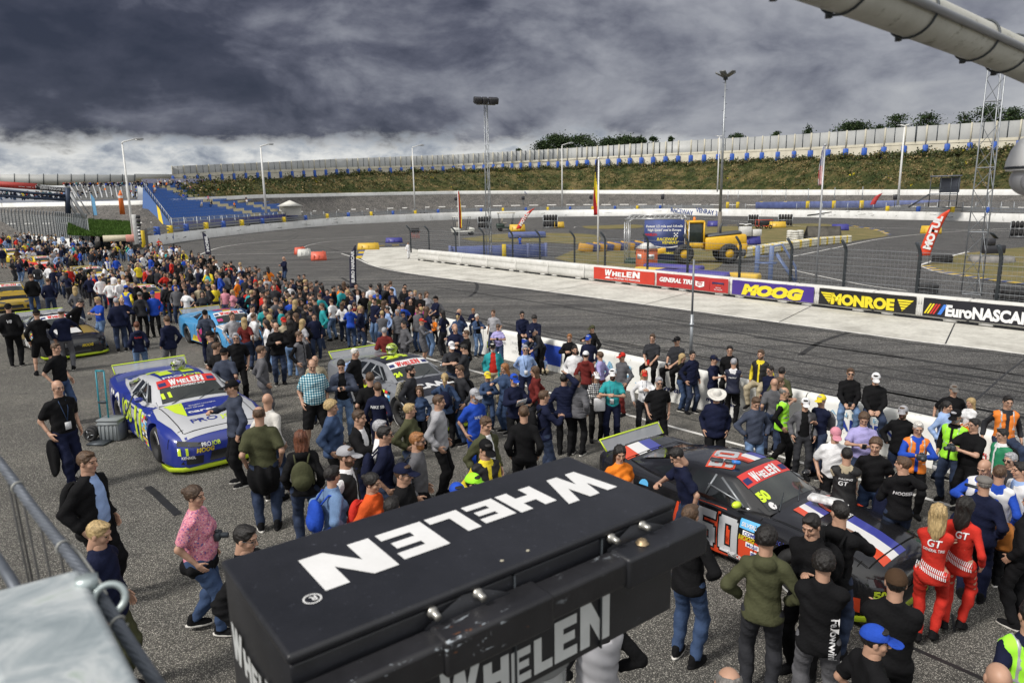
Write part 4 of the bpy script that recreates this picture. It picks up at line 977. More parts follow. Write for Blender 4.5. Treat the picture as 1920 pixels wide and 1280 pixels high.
for x in (-4.7, 2.9, 4.7): MB().box((x, -.05, .66), (.25, .3, 1.35), None, .03).build('post', mat('faded_blue_post', (.16, .19, .36), .6), t)
MB().box((.5, -.25, .66), (.38, .2, 1.35), None, .03).build('yellow_post', mat('yellow_plastic', (.70, .50, .02), .5, var=.05), t)
b = at(988, 446); t = thing('blue_mat', 'blue padded block lying under the red feather flag', 'pad', b, .1); MB().box((0, 0, .45), (5.6, 1.6, .9), None, .15).build('pad', mat('faded_blue_board', (.10, .13, .30), .6, var=.2, scale=1), t)
b0 = at(1213, 494); t = thing('truss_stage', 'silver truss arch holding a large blue raceway screen', 'stage', b0, math.atan2(-b0.x, b0.y) - .04); M_alu = mat('aluminium_truss', (.62, .63, .64), .35, .7, var=.05)
sc_ = b0.length / FPX
def truss(a, b, w=.32):
 a, b = Vector(a), Vector(b); d = (b - a).normalized(); u = d.cross(Vector((0, 1, 0))).normalized() if abs(d.y) < .9 else Vector((1, 0, 0)); v = d.cross(u); m_ = MB(); n = max(2, int((b - a).length / .4))
 P = [(u * sx + v * sy) * w / 2 for sx, sy in ((1, 1), (1, -1), (-1, -1), (-1, 1))]
 for q in P: m_.tube([a + q, b + q], .03, 5)
 for i in range(n):
  for k in range(4): m_.tube([a + (b - a) * (i / n) + P[k], a + (b - a) * ((i + 1) / n) + P[(k + 1) % 4]], .015, 3, False)
 return m_.build('truss', M_alu, t)
TW, TH = 112 * sc_, 84 * sc_
for x in (-TW * .34, TW * .66 - .2):
 for y in (0, 2.2): truss((x, y, 0), (x, y, TH - .4))
for y in (0, 2.2): truss((-TW * .34 + .3, y, TH), (TW * .66 - .5, y, TH)); truss((-TW * .34, y, TH - .4), (-TW * .34 + .4, y, TH)); truss((TW * .66 - .2, y, TH - .4), (TW * .66 - .6, y, TH))
for x in (-TW * .34, TW * .66 - .2): truss((x, .1, TH - .3), (x, 2.1, TH - .3))
MB().box((TW * .14, 1.1, .15), (TW, 2.6, .3), None, .03).build('base', mat('dark_green_base', (.03, .06, .045), .6), t)
bx0, bw = -TW * .05, TW * .63; by = -.2
MB().box((bx0 + bw / 2, by + .03, TH * .5), (bw, .06, TH * .88)).build('screen', mat('screen_print', (.03, .05, .17), .5, var=.6, scale=.7), t)
for s_, x, z, h, w, m in (('Fastest 1/2 mile and 1/4 mile', .04, .78, .05, .92, M_wt), ("'High Speed' oval in Europe", .08, .70, .05, .84, M_wt), ('WHELEN', .02, .60, .055, .30, M_red), ('RACEWAY', .32, .50, .06, .52, M_yl), ('VENRAY', .45, .43, .06, .42, M_yl), ('RACEWAYVENRAY.COM', .10, .21, .045, .84, M_yl)):
 ftxt(t, s_, bx0 + bw * x, TH * z, TH * h, bw * w, m, .15, .03, y=by - .01)
m_ = MB()
for i in range(3):
 for j in range(3):
  if (i + j) % 2 == 0: m_.box((bx0 + bw * (.76 + i * .035), by - .008, TH * (.585 + j * .03)), (bw * .035, .006, TH * .03))
m_.build('chequered_flag', M_wt, t)
m_ = MB(); m_.add([(bx0 + bw * (.25 + .6 * q), by - .012, TH * (.37 - .03 * math.sin(q * 3.14) + (.02 if s2 else 0))) for q in [i / 10 for i in range(11)] for s2 in (0, 1)], [(2 * i, 2 * i + 2, 2 * i + 3, 2 * i + 1) for i in range(10)]); m_.build('swoosh', M_wt, t)
b = at(1212, 503); t = thing('ticket_cabin', 'orange square cabin with a white pitched roof in front of the screen', 'cabin', b, math.atan2(-b.x, b.y) + .5)
M_or = mat('orange_cabin', (.62, .14, .05), .6, var=.1); MB().box((0, 0, .78), (1.25, 1.25, 1.55), None, .03).build('walls', M_or, t)
MB().add([(-.68, -.68, 1.56), (.68, -.68, 1.56), (.68, .68, 1.56), (-.68, .68, 1.56), (-.2, -.2, 2.0), (.2, -.2, 2.0), (.2, .2, 2.0), (-.2, .2, 2.0)], [(0, 1, 5, 4), (1, 2, 6, 5), (2, 3, 7, 6), (3, 0, 4, 7), (4, 5, 6, 7), (3, 2, 1, 0)]).build('roof', mat('cabin_roof', (.66, .64, .62), .6), t)
for R_ in (Matrix.Identity(3), Matrix.Rotation(-math.pi / 2, 3, 'Z')):
 MB().box(R_ @ Vector((0, -.64, .95)), (.62, .03, .36), R_).build('sign_plate', M_wt, t)
 m_ = MB(); place_flat(m_, text_geo('Boels', 0, .02), R_ @ Vector((-.22, -.66, .86)), R_ @ Vector((1, 0, 0)), (0, 0, 1), .16); m_.build('lettering', M_post, t)
 m_ = MB();
 for k in range(5): m_.box(R_ @ Vector((-.5 + k * .25, -.635, 1.42)), (.18, .02, .06), R_)
 m_.build('vents', M_post, t)
b = at(1330, 505); t = thing('wheel_loader', 'yellow wheel loader with a tall cab and grey engine hood', 'wheel loader', b + Vector((1.2, 6, 0)), math.atan2(-b.x, b.y) - 2.9, None, 1.0)
M_ly = mat('loader_yellow', (.72, .42, .02), .45, var=.08); M_lg = mat('loader_grey', (.07, .075, .08), .5)
MB().box((-1.6, 0, 1.7), (3.4, 1.9, 1.1), Matrix.Rotation(.08, 3, 'Y'), .12).box((-2.9, 0, 1.2), (.9, 2.0, .9), None, .1).build('engine_hood', M_ly, t)
MB().box((-1.5, 0, 2.35), (2.9, 1.5, .3), Matrix.Rotation(.10, 3, 'Y'), .14).box((-2.9, 0, .85), (.6, 2.3, .6), None, .1).build('hood_cover', M_lg, t)
MB().box((.9, 0, 1.5), (1.4, 1.5, .5), None, .1).box((.9, 0, 3.42), (1.5, 1.6, .22), None, .08).build('cab_shell', M_ly, t)
MB().box((.9, 0, 2.5), (1.3, 1.4, 1.65), None, .06).build('cab_glass', mat('dark_cab_glass', (.03, .04, .035), .1, var=0), t)
m_ = MB()
for sx in (.22, 1.58):
 for sy in (-.74, .74): m_.box((sx, sy, 2.5), (.12, .12, 1.8))
m_.build('cab_posts', M_ly, t); MB().lathe([(.1, 0), (.1, .25), (0, .28)], (.9, 0, 3.55), 10).build('beacon', mat('beacon_orange', (.9, .25, .02), .3), t)
MB().tube([(-1.2, .4, 2.4), (-1.2, .4, 3.0), (-1.35, .4, 3.3)], .1, 8).build('exhaust', M_lg, t)
for sy in (-.6, .6): MB().box((2.8, sy, 1.3), (3.0, .22, .5), Matrix.Rotation(.25, 3, 'Y'), .06).build('lift_arm', M_ly, t)
for sx in (-1.8, 1.9):
 for sy in (-1.1, 1.1):
  m_ = MB(); torus(m_, (sx, sy, .82), .56, .27, 'Y', 22, 10); m_.build('tyre', M_tyre, t); MB().lathe([(0, -.2), (.36, -.2), (.42, -.05), (.42, .05), (.36, .2), (0, .2)], (sx, sy, .82), 18, 'Y').build('rim', M_ly, t)
for i, (x, y, w, l, c, nm, lb) in enumerate(((1232, 515, 3.4, .8, (.70, .48, .05), 'yellow', 'long yellow pad lying behind the red banner'), (1300, 521, 5.2, 1.6, (.07, .06, .28), 'violet', 'wide purple pad lying behind the dark red banner'), (1262, 508, 4.6, 1.0, (.07, .06, .28), 'violet', 'thin purple pad lying under the truss stage'), (1395, 526, 2.0, .8, (.65, .42, .05), 'yellow', 'short yellow pad below the white race car'))):
 b = at(x, y); tag(MB().box((0, 0, .3), (w, l, .6), None, .1).build('crash_pad', mat('pad_' + nm, c, .6, var=.12, scale=1)), lb, 'pad', 'coloured crash pads in the infield')
_pads = [o for o in C.objects if o.name.startswith('crash_pad')]
for ob, (x, y) in zip(_pads, ((1232, 515), (1300, 521), (1262, 508), (1395, 526))): ob.location = at(x, y + 3); ob.rotation_euler = (0, 0, -.75)
b = at(1430, 527); t = thing('marshal_platform', 'blue steel frame platform with stairs behind the purple banner', 'platform', b, math.atan2(-b.x, b.y) - .1); M_bs = mat('blue_steel', (.14, .19, .34), .5, .2)
for x in (-.4, .45):
 MB().box((x, 0, 1.15), (.28, .14, 2.3), None, .02).build('column', M_bs, t); MB().box((x, .9, .9), (.12, .12, 1.8)).build('column', M_bs, t)
MB().box((.1, .45, 1.15), (1.3, 1.1, .06)).box((0, 0, 1.6), (1.0, .05, .05)).build('deck', M_bs, t)
MB().box((1.3, .2, .85), (.12, .1, 2.2), Matrix.Rotation(-.6, 3, 'Y')).box((1.3, .9, .85), (.12, .1, 2.2), Matrix.Rotation(-.6, 3, 'Y')).build('stair_stringer', M_bs, t)
m_ = MB(); m_.tube([(.5, .2, 2.2), (1.0, .2, 2.35), (1.9, .2, .9), (2.0, .2, 0)], .04, 6); m_.tube([(.5, .2, 1.2), (.5, .2, 2.2)], .04, 6); m_.tube([(.5, .9, 2.2), (1.0, .9, 2.35), (1.9, .9, .9), (2.0, .9, 0)], .04, 6); m_.build('handrail', M_bs, t)
b = at(1858, 490); t = thing('camera_platform', 'black outdoor broadcast camera on a round stone plinth', 'camera', b, .2, None, 1.2)
MB().lathe([(0, .35), (1.25, .35), (1.35, .1), (1.35, 0)], (0, 0, 0), 16).build('plinth', mat('stone_plinth', (.22, .21, .20), .9, var=.4, scale=2), t)
MB().box((.1, 0, .8), (1.5, .5, .55), None, .05).box((-.3, 0, 1.3), (.6, .5, .45), None, .05).build('camera_body', mat('black_lamp', (.03, .03, .035), .4), t); MB().box((.0, 0, 1.7), (.6, .3, .05), Matrix.Rotation(.7, 3, 'Y')).build('monitor_hood', M_post, t)
def small_far(name, label, cat, x, y, d, shapes, m, rz=0.0):
 b = far(x, y, d); t = thing(name, label, cat, b, math.atan2(-b.x, b.y) + rz)
 for nm, (c, s) in shapes: MB().box(c, s, None, .03).build(nm, m, t)
 return t
t = small_far('scaffold_hut', 'dark scaffold hut with a flat dotted roof on the right behind the inner wall', 'scaffold', 1766, 388, 172, [('floor', ((0, 0, 2.6), (5, 3, .2))), ('floor', ((0, 0, 1.2), (5, 3, .15))), ('roof', ((.2, 0, 6.2), (5.6, 3.4, .2))), ('back_panel', ((1.0, 1.4, 4.4), (3.6, .1, 3.0)))], mat('scaffold_grey', (.16, .17, .20), .5, .2))
m_ = MB()
for x in (-2.4, -.6, 1.2, 2.5):
 for y in (-1.4, 1.4): m_.box((x, y, 3.1), (.14, .14, 6.2))
for z in (3.4, 3.9): m_.box((0, -1.4, z), (5, .08, .08))
m_.tube([(-2.5, -1.5, 2.6), (-6.0, -1.5, 0)], .15, 5); m_.build('posts', M_post, t)
t = small_far('party_tent', 'small white pitched tent right of the blue grandstand', 'tent', 545, 404, 178, [('side', ((0, 0, 1.1), (5, .1, 2.2)))], mat('tent_white', (.66, .65, .60), .7))
MB().add([(-3, -2.5, 2.2), (3, -2.5, 2.2), (3, 2.5, 2.2), (-3, 2.5, 2.2), (0, 0, 3.6)], [(0, 1, 4), (1, 2, 4), (2, 3, 4), (3, 0, 4), (3, 2, 1, 0)]).build('roof', mat('tent_white', (.66, .65, .60), .7), t)
for i, x in enumerate((1364, 1383, 1427, 1472, 1514, 1563, 1615)):
 b = far(x, 390, din(x) + 5); t_ = thing('yellow_post', '%s yellow based fence post of the opening above the far wall, from the left' % names_[i], 'post', b, group='yellow posts above the far wall'); MB().box((0, 0, .9), (.9, .6, 1.9), None, .1).build('foot', mat('yellow_plastic', (.70, .50, .02), .5, var=.05), t_); MB().box((0, 0, 3.0), (.16, .16, 4.6)).build('post', M_gal, t_)
tag(MB().box((0, 0, .9), (52, .8, 1.8), None, .1).build('blue_barrier', mat('faded_blue_board', (.10, .13, .30), .6, var=.2, scale=1)), 'long faded blue barrier seen through the opening above the far wall', 'barrier')
o = [q for q in C.objects if q.name == 'blue_barrier'][0]; o.location = far(1570, 390, din(1570) + 9); o.rotation_euler = (0, 0, math.atan2(-o.location.x, o.location.y) - .55)
def signal(x, y0, y1, d, label):
 b = far(x, y1, d); h = far(x, y0, d).z - b.z; t = thing('track_signal', label, 'signal', b, math.atan2(-b.x, b.y), 'black track signals'); MB().tube([(0, 0, 0), (0, 0, h)], .06 * d / 100, 6).build('pole', M_gal, t)
 MB().box((0, -.2, h - h * .2), (.7 * d / 150, .3, h * .42), None, .03).build('signal_head', mat('black_lamp', (.03, .03, .035), .4), t)
signal(855, 370, 384, 215, 'small black track signal left of the slim lattice mast, between the ovals'); signal(981, 368, 384, 225, 'small black track signal above the first red feather flag')
signal(1108, 366, 384, 225, 'small black track signal just left of the flagpole'); signal(1242, 364, 388, 220, 'small black track signal above the raceway lettering'); signal(1677, 365, 388, 172, 'black track signal left of the scaffold hut')
# ------------------------------------------------------------------ left side: tall bent pit fence, grandstands, traffic light
fpx = [(-60, 446), (0, 448), (45, 452), (95, 457), (135, 461), (172, 466)]
FP = [at(x, y, 0) for x, y in ((-120, 440), (0, 449), (60, 455), (110, 460), (145, 464), (172, 468))]
def zrow(p, x, y): return far(x, y, math.hypot(p.x, p.y)).z
pf = thing('glass_fence', 'tall grey mesh safety fence with inward bent posts on a white wall at the left', 'fence', FP[2])
m_ = MB(); V = []
for (x, y), p in zip(((-120, 377), (0, 388), (60, 392), (110, 395), (145, 397), (172, 400)), FP): pass
tops = [zrow(p, x, y) for p, (x, y) in zip(FP, ((-120, 380), (0, 391), (60, 394), (110, 397), (145, 399), (172, 402)))]
def fpt(t_):
 k = min(int(t_), len(FP) - 2); return FP[k].lerp(FP[k + 1], t_ - k), tops[k] + (tops[k + 1] - tops[k]) * (t_ - k)
mw = MB(); mm = MB(); nn = 46
for i in range(nn):
 a, ta = fpt(1e-4 + (len(FP) - 1.001) * i / nn); b_, tb = fpt((len(FP) - 1.001) * (i + 1) / nn); a = a - pf.location; b_ = b_ - pf.location
 mw.add([a, b_, b_ + Vector((0, 0, 1.2)), a + Vector((0, 0, 1.2)), a + Vector((0, .4, 1.2)), b_ + Vector((0, .4, 1.2))], [(0, 1, 2, 3), (3, 2, 5, 4)])
 out = Vector((.75, -.9, 0)).normalized()
 MB().tube([a + Vector((0, 0, 1.1)), a + Vector((0, 0, ta * .88)), a + out * .7 + Vector((0, 0, ta))], .10, 5).build('post', mat('grey_post', (.22, .24, .26), .5, .4), pf)
 for z in range(1, 12):
  za = 1.2 + (ta - 1.2) * .87 * z / 11; zb = 1.2 + (tb - 1.2) * .87 * z / 11; mm.add([a + Vector((0, 0, za)), b_ + Vector((0, 0, zb)), b_ + Vector((0, 0, zb + .03)), a + Vector((0, 0, za + .03))], [(0, 1, 2, 3)])
 for z in range(6):
  s_ = a.lerp(b_, z / 6); mm.add([s_ + Vector((0, 0, 1.2)), s_ + Vector((.03, 0, 1.2)), s_ + Vector((.03, 0, ta * .88)), s_ + Vector((0, 0, ta * .88))], [(0, 1, 2, 3)])
mw.build('wall_base', M_wwall, pf); mm.build('mesh', mat('grey_mesh', (.42, .45, .46), .5, .3), pf)
def vpanel(name, label, cat, x0, y0t, y0b, x1, y1t, y1b, d0, d1, m, th=.4):
 a0, a1, b0_, b1 = far(x0, y0b, d0), far(x0, y0t, d0), far(x1, y1b, d1), far(x1, y1t, d1); t = thing(name, label, cat, a0); s = -a0
 off = Vector((0, th, 0)); P = [a0 + s, b0_ + s, b1 + s, a1 + s]
 MB().add(P + [p + off for p in P], [(0, 1, 2, 3), (7, 6, 5, 4), (0, 4, 5, 1), (3, 2, 6, 7), (0, 3, 7, 4), (1, 5, 6, 2)]).build('panel', m, t); return t, P
t, P = vpanel('panel_fence', 'grey slatted panel fence along the skyline at the far left', 'fence', -60, 327, 349, 253, 328, 347, 205, 215, M_pan)
for k in range(13): p = P[0].lerp(P[1], k / 12); q = P[3].lerp(P[2], k / 12); MB().tube([p + Vector((0, -.1, 0)), q + Vector((0, -.1, .2))], .12, 4).build('post', M_post, t)
vpanel('panel_fence', 'plain white panel wall closing the gap left of the tall barrier', 'fence', 253, 326, 342, 327, 327, 338, 215, 240, mat('white_panel', (.60, .61, .60), .6, var=.05))
t, P = vpanel('sponsor_board', 'long red sponsor board on the footbridge at the far left', 'board', -20, 339, 350, 66, 344, 356, 110, 112, mat('red_board', (.45, .05, .04), .6))
m_ = MB(); xa = (P[1] - P[0]).normalized(); place_flat(m_, text_geo('GENERAL TIRE', .2, .03), P[0] + xa * 3.2 + Vector((0, -.03, .28)), xa, (0, 0, 1), .45, w=3.8); m_.build('lettering', M_wt, t)
t, P = vpanel('sponsor_board', 'black sponsor board right of the red one on the footbridge', 'board', 68, 348, 356, 121, 352, 361, 112, 113, mat('black_board', (.03, .03, .035), .6))
m_ = MB(); xa = (P[1] - P[0]).normalized(); place_flat(m_, text_geo('EURO NASCAR SERIES', .1, .02), P[0] + xa * .5 + Vector((0, -.03, .2)), xa, (0, 0, 1), .32, w=3.5); m_.build('lettering', M_wt, t)
b = far(0, 380, 108); t = thing('footbridge', 'dark steel truss footbridge with stairs at the far left', 'footbridge', b)
R0 = lambda x, y, d=108: far(x, y, d) - b
m_ = MB(); m_.tube([R0(-40, 352), R0(60, 362), R0(127, 367)], .18, 5); m_.tube([R0(-40, 364), R0(60, 371), R0(127, 375)], .18, 5)
for k in range(20): x = -40 + k * 8.3; m_.tube([R0(x, 352 + (x + 40) * .09), R0(x + 8.3, 365 + (x + 48) * .066)], .07, 4)
m_.build('truss', mat('dark_blue_steel', (.03, .045, .08), .5, .3), t)
m_ = MB(); m_.tube([R0(127, 352), R0(128, 400)], .35, 5); m_.build('tower', mat('dark_blue_steel', (.03, .045, .08), .5, .3), t)
m_ = MB(); m_.tube([R0(128, 358), R0(160, 410)], .22, 5); m_.tube([R0(134, 352), R0(168, 402)], .1, 4); m_.tube([R0(128, 371), R0(142, 400)], .22, 5); m_.build('stairs', mat('pale_stairs', (.45, .46, .47), .6, .2), t)
def stand(name, label, cat, P00, P10, P01, P11, n, colf, hs, per, backrest=.4):
 """P00 front left, P10 front right, P01 back left, P11 back right (world); rows of seats on steps"""
 t = thing(name, label, cat, P00); s = P00.copy()
 st = MB()
 for i in range(n):
  q0, q1 = i / n, (i + 1) / n; a, b_, c, d_ = P00.lerp(P01, q0), P10.lerp(P11, q0), P10.lerp(P11, q1), P00.lerp(P01, q1)
  z0a, z0b = d_.z, c.z; za, zb = a.z, b_.z
  st.add([a - s, b_ - s, Vector((b_.x, b_.y, z0b)) - s, Vector((a.x, a.y, z0a)) - s, c - s, d_ - s], [(0, 1, 2, 3), (3, 2, 4, 5)])
 st.build('steps', mat('stand_concrete', (.30, .30, .29), .8), t)
 for i in range(n):
  q = (i + .5) / n; a, b_ = P00.lerp(P01, q), P10.lerp(P11, q); dz = (P01.z - P00.z) / n * .5; m_ = MB(); L_ = (b_ - a).length; k = int(L_ / per); nrm = (P01 - P00); nrm.z = 0; nrm.normalize()
  for j in range(k):
   cc = colf(j / k, i / n)
   if cc is None: continue
   m_.cur = cc; p = a.lerp(b_, (j + .5) / k) - s + Vector((0, 0, dz)); e = (b_ - a).normalized() * per * .42
   m_.add([p - e + Vector((0, 0, .2)), p + e + Vector((0, 0, .2)), p + e + nrm * .45 + Vector((0, 0, .25)), p - e + nrm * .45 + Vector((0, 0, .25)), p + e + nrm * .5 + Vector((0, 0, .25 + backrest)), p - e + nrm * .5 + Vector((0, 0, .25 + backrest)), p - e + Vector((0, 0, -.1)), p + e + Vector((0, 0, -.1))], [(0, 1, 2, 3), (3, 2, 4, 5), (6, 7, 1, 0)])
  if m_.v: m_.build('seat_row', [mat('blue_seat', (.03, .13, .45), .5, var=.05), mat('cream_seat', (.62, .55, .33), .5, var=.05), mat('grey_seat', (.55, .53, .45), .6)], t)
 return t
def seatcol(u, v):
 for c0 in (.34, .60):
  if abs(u - (c0 + (.5 - v) * .50)) < .045: return 1
 return 0
GS = [far(322, 424, 132), far(560, 404, 186), far(268, 352, 150), far(430, 347, 205)]
gs = stand('grandstand', 'blue seated grandstand with two cream aisles and a blue and yellow side wall', 'grandstand', GS[0], GS[1], GS[2], GS[3], 14, seatcol, 0, .62, .55)
s = GS[0]; a, c, base1, base2 = GS[0], GS[2], far(334, 428, 131), far(267, 431, 138)
M_bw = mat('blue_side_wall', (.04, .10, .27), .6, var=.1, scale=.5)
def on(q): return a.lerp(c, q) + Vector((0, 0, .2)), base1.lerp(base2, q)
m_ = MB(); m2 = MB()
for q0, q1, m in ((0, .38, 0), (.38, .5, 1), (.5, .74, 0), (.74, .84, 0), (.84, 1, 0)):
 p0, b0_ = on(q0); p1, b1 = on(q1); (m2 if m else m_).add([b0_ - s, b1 - s, p1 - s, p0 - s, b0_ - s + Vector((.3, .3, 0)), b1 - s + Vector((.3, .3, 0)), p1 - s + Vector((.3, .3, 0)), p0 - s + Vector((.3, .3, 0))], [(0, 1, 2, 3), (7, 6, 5, 4)])
m_.build('side_wall', M_bw, gs); m2.build('yellow_stripe', mat('yellow_plastic', (.70, .50, .02), .5, var=.05), gs)
m_ = MB()
for q in range(24):
 u = q / 23; p = GS[0].lerp(GS[1], u) - s; m_.box(p + Vector((0, -.4, .5)), (.08, .08, 1.4))
p0, p1 = GS[0] - s + Vector((0, -.4, 0)), GS[1] - s + Vector((0, -.4, 0))
m_.tube([p0 + Vector((0, 0, 1.2)), p1 + Vector((0, 0, 1.2))], .05, 4); m_.tube([p0 + Vector((0, 0, .6)), p1 + Vector((0, 0, .6))], .05, 4)
q0, q1 = GS[2] - s, GS[0] - s; m_.tube([q0 + Vector((0, 0, 1.3)), q1 + Vector((0, 0, 1.3))], .06, 4)
for q in range(14): p = q0.lerp(q1, q / 13); m_.box(p + Vector((0, 0, .7)), (.07, .07, 1.4))
m_.build('railing', M_gal, gs)
MB().add([p0 + Vector((0, 0, -.4)), p1 + Vector((0, 0, -.6)), p1 + Vector((0, 0, .7)), p0 + Vector((0, 0, .55)), p0 + Vector((0, .1, -.4)), p1 + Vector((0, .1, -.6)), p1 + Vector((0, .1, .7)), p0 + Vector((0, .1, .55))], [(0, 1, 2, 3), (7, 6, 5, 4)]).build('front_cloth', mat('violet_cloth', (.08, .09, .30), .7, var=.3, scale=.5), gs)
q0, q1 = GS[2] - s, GS[3] - s; MB().add([q0, q1, q1 + Vector((0, 0, 1.6)), q0 + Vector((0, 0, 1.6)), q0 + Vector((0, .2, 0)), q1 + Vector((0, .2, 0)), q1 + Vector((0, .2, 1.6)), q0 + Vector((0, .2, 1.6))], [(0, 1, 2, 3), (7, 6, 5, 4), (3, 2, 6, 7)]).build('back_board', mat('lilac_board', (.35, .35, .46), .6, var=.1), gs)
cs = stand('concrete_stand', 'pale concrete terrace full of people left of the blue grandstand', 'stand', far(133, 376, 172), far(258, 374, 176), far(120, 350, 190), far(256, 349, 196), 8, lambda u, v: None, 0, 1.0)
m_ = MB(); s = far(133, 376, 172)
for q in range(14):
 u = q / 13; a, c = far(133, 376, 172).lerp(far(258, 374, 176), u), far(120, 350, 190).lerp(far(256, 349, 196), u); m_.tube([a - s + Vector((0, 0, .5)), c - s + Vector((0, 0, .5))], .16, 4)
m_.build('stair_edges', mat('pale_stairs', (.45, .46, .47), .6, .2), cs)
sl = [far(128, 441, 108), far(262, 446, 104), far(262, 418, 128), far(128, 412, 128)]
sheet('green_slope', [(p.x, p.y) for p in sl], .03, M_grn)
o = [q for q in C.objects if q.name == 'green_slope'][0]
for v, p in zip(o.data.vertices, sl): v.co.z = max(.02, p.z)
V = []; Fs = []; r = random.Random(4)
for _ in range(16000):
 u, v = r.random(), r.random(); p = sl[0].lerp(sl[1], u).lerp(sl[3].lerp(sl[2], u), v); h = r.uniform(.15, .5); a = r.uniform(0, 3.14); k = len(V); d_ = Vector((math.cos(a), math.sin(a), 0)) * .12
 V += [p - d_, p + d_, p + Vector((r.gauss(0, .1), r.gauss(0, .1), h))]; Fs.append((k, k + 1, k + 2))
tag(link('slope_grass', mesh_from('slope_grass', V, Fs, [mat('grass_blade', (.06, .12, .018), .8, var=.3, scale=1)])), 'long bright green grass on the slope below the pit fence', 'grass', kind='stuff')
b = far(262, 458, 88); h = far(262, 402, 88).z - b.z; t = thing('traffic_light', 'white and black chequered post with a three lamp traffic light', 'traffic light', b, math.atan2(-b.x, b.y))
MB().box((-.25, .1, h / 2), (.45, .3, h), None, .03).build('backing_post', mat('white_post', (.6, .6, .58), .6), t); m_ = MB()
for k in range(7): m_.box((.1, -.1, .15 + k * .4), (.28, .2, .2))
m_.build('chequers', M_post, t); MB().tube([(.1, -.08, 0), (.1, -.08, h * .6)], .12, 8).build('white_tube', M_wt, t)
for k in range(3): MB().box((.15, -.15, h * .66 + k * .42), (.42, .3, .36), Matrix.Rotation(.2, 3, 'Y'), .05).build('lamp_hood', mat('black_lamp', (.03, .03, .035), .4), t)
b = far(270, 463, 90); tag(MB().box((0, 0, .9), (.35, .35, 1.9), None, .03).build('yellow_marker', mat('yellow_plastic', (.70, .50, .02), .5, var=.05)), 'upright yellow marker at the left end of the inner wall', 'marker'); [q for q in C.objects if q.name == 'yellow_marker'][0].location = b
b = far(233, 452, 93); t = thing('low_wall', 'low cream concrete wall and pink block at the foot of the lamp post', 'wall', b, .35); MB().box((0, 0, .35), (4.2, .4, .7), None).build('wall', mat('cream_wall', (.55, .50, .38), .8), t); MB().box((1.2, -1.2, .35), (1.6, .6, .8), None, .08).build('pink_block', mat('pink_block', (.6, .27, .22), .7), t)
b = far(230, 402, 120); h = far(230, 357, 120).z - b.z; t = thing('inflatable_tube', 'tall orange inflatable advertising tube behind the lamp post', 'air dancer', b)
MB().tube([(0, 0, 0), (0, 0, h * .8), (.1, 0, h)], [.36, .30, .08], 12).build('tube', mat('orange_nylon', (.75, .17, .03), .6, var=.1), t); MB().lathe([(.33, 0), (.33, .35)], (0, 0, h * .68), 12).build('white_band', M_wt, t)
bf = far(177, 414, 118); hb = far(173, 362, 118).z - bf.z; t = thing('feather_flag', 'pale blue feather flag beside the footbridge stairs', 'feather flag', bf); MB().tube([(0, 0, 0), (-.1, 0, hb)], .04, 5).build('pole', M_gal, t); MB().add([(-.05, 0, hb * .2), (.5, 0, hb * .2), (.42, 0, hb * .8), (-.1, 0, hb), (-.05, .05, hb * .2), (.5, .05, hb * .2), (.42, .05, hb * .8), (-.1, .05, hb)], [(0, 1, 2, 3), (7, 6, 5, 4)]).build('cloth', mat('pale_blue_cloth', (.15, .38, .62), .7), t)
# ------------------------------------------------------------------ foreground on the gantry: lamp box, pipe, camera dome, galvanised beam and wire rope
def _black(T):
 c = T.ramp(T.noise(3, 7, .7), [(.3, (.010, .011, .014)), (.7, (.022, .023, .029))]); d = T.ramp(T.noise(55, 3, .8), [(.63, (1, 1, 1)), (.72, (4, 4, 4))])
 return T.mix(1.0, c, d, 'MULTIPLY'), .42, T.noise(160, 2), .0006
M_box = node_mat('black_powder_coat', _black)
def _worn(T):
 c = T.ramp(T.noise(4, 7, .7), [(.3, (.011, .011, .013)), (.7, (.026, .026, .030))])
 ch = T.ramp(T.noise(42, 5, .75, sc=(.45, 1, 1)), [(.60, (0, 0, 0)), (.62, (1, 1, 1))]); s1 = T.nt.nodes.new('ShaderNodeSeparateColor'); T.L.new(ch, s1.inputs[0])
 zone = T.ramp(T.noise(5, 2, .5), [(.42, (0, 0, 0)), (.55, (1, 1, 1))]); s2 = T.nt.nodes.new('ShaderNodeSeparateColor'); T.L.new(zone, s2.inputs[0])
 mu = T.nt.nodes.new('ShaderNodeMath'); mu.operation = 'MULTIPLY'; T.L.new(s1.outputs[0], mu.inputs[0]); T.L.new(s2.outputs[0], mu.inputs[1])
 c = T.mix(mu.outputs[0], c, (.38, .42, .46))
 rz = T.ramp(T.noise(9, 6, .7, sc=(.5, 1, 1)), [(.67, (0, 0, 0)), (.71, (1, 1, 1))]); s3 = T.nt.nodes.new('ShaderNodeSeparateColor'); T.L.new(rz, s3.inputs[0])
 return T.mix(s3.outputs[0], c, (.30, .11, .035)), .4, T.noise(60, 3), .001
M_worn = node_mat('chipped_black_paint', _worn)
pA, pB = at(412, 1050, 4.40), at(1065, 853, 4.40); e1 = (pB - pA).normalized(); e2 = Vector((-e1.y, e1.x, 0)); LB, WB, HB = (pB - pA).length, .475, .32
cen = pB - e1 * LB / 2 - e2 * WB / 2
lb = thing('lamp_box', 'large black signal lamp box with white block letters, close in front', 'lamp box', cen, math.atan2(e1.y, e1.x))
o = MB().box((0, 0, -.012), (LB, WB, .024)).build('lid', M_box, lb); bv = o.modifiers.new('b', 'BEVEL'); bv.width = .010; bv.segments = 4; bv.limit_method = 'ANGLE'; smooth_angle(o, 50)
o = MB().box((0, 0, -.026 - HB / 2), (LB - .012, WB - .012, HB)).build('housing', M_box, lb); bv = o.modifiers.new('b', 'BEVEL'); bv.width = .005; bv.segments = 2
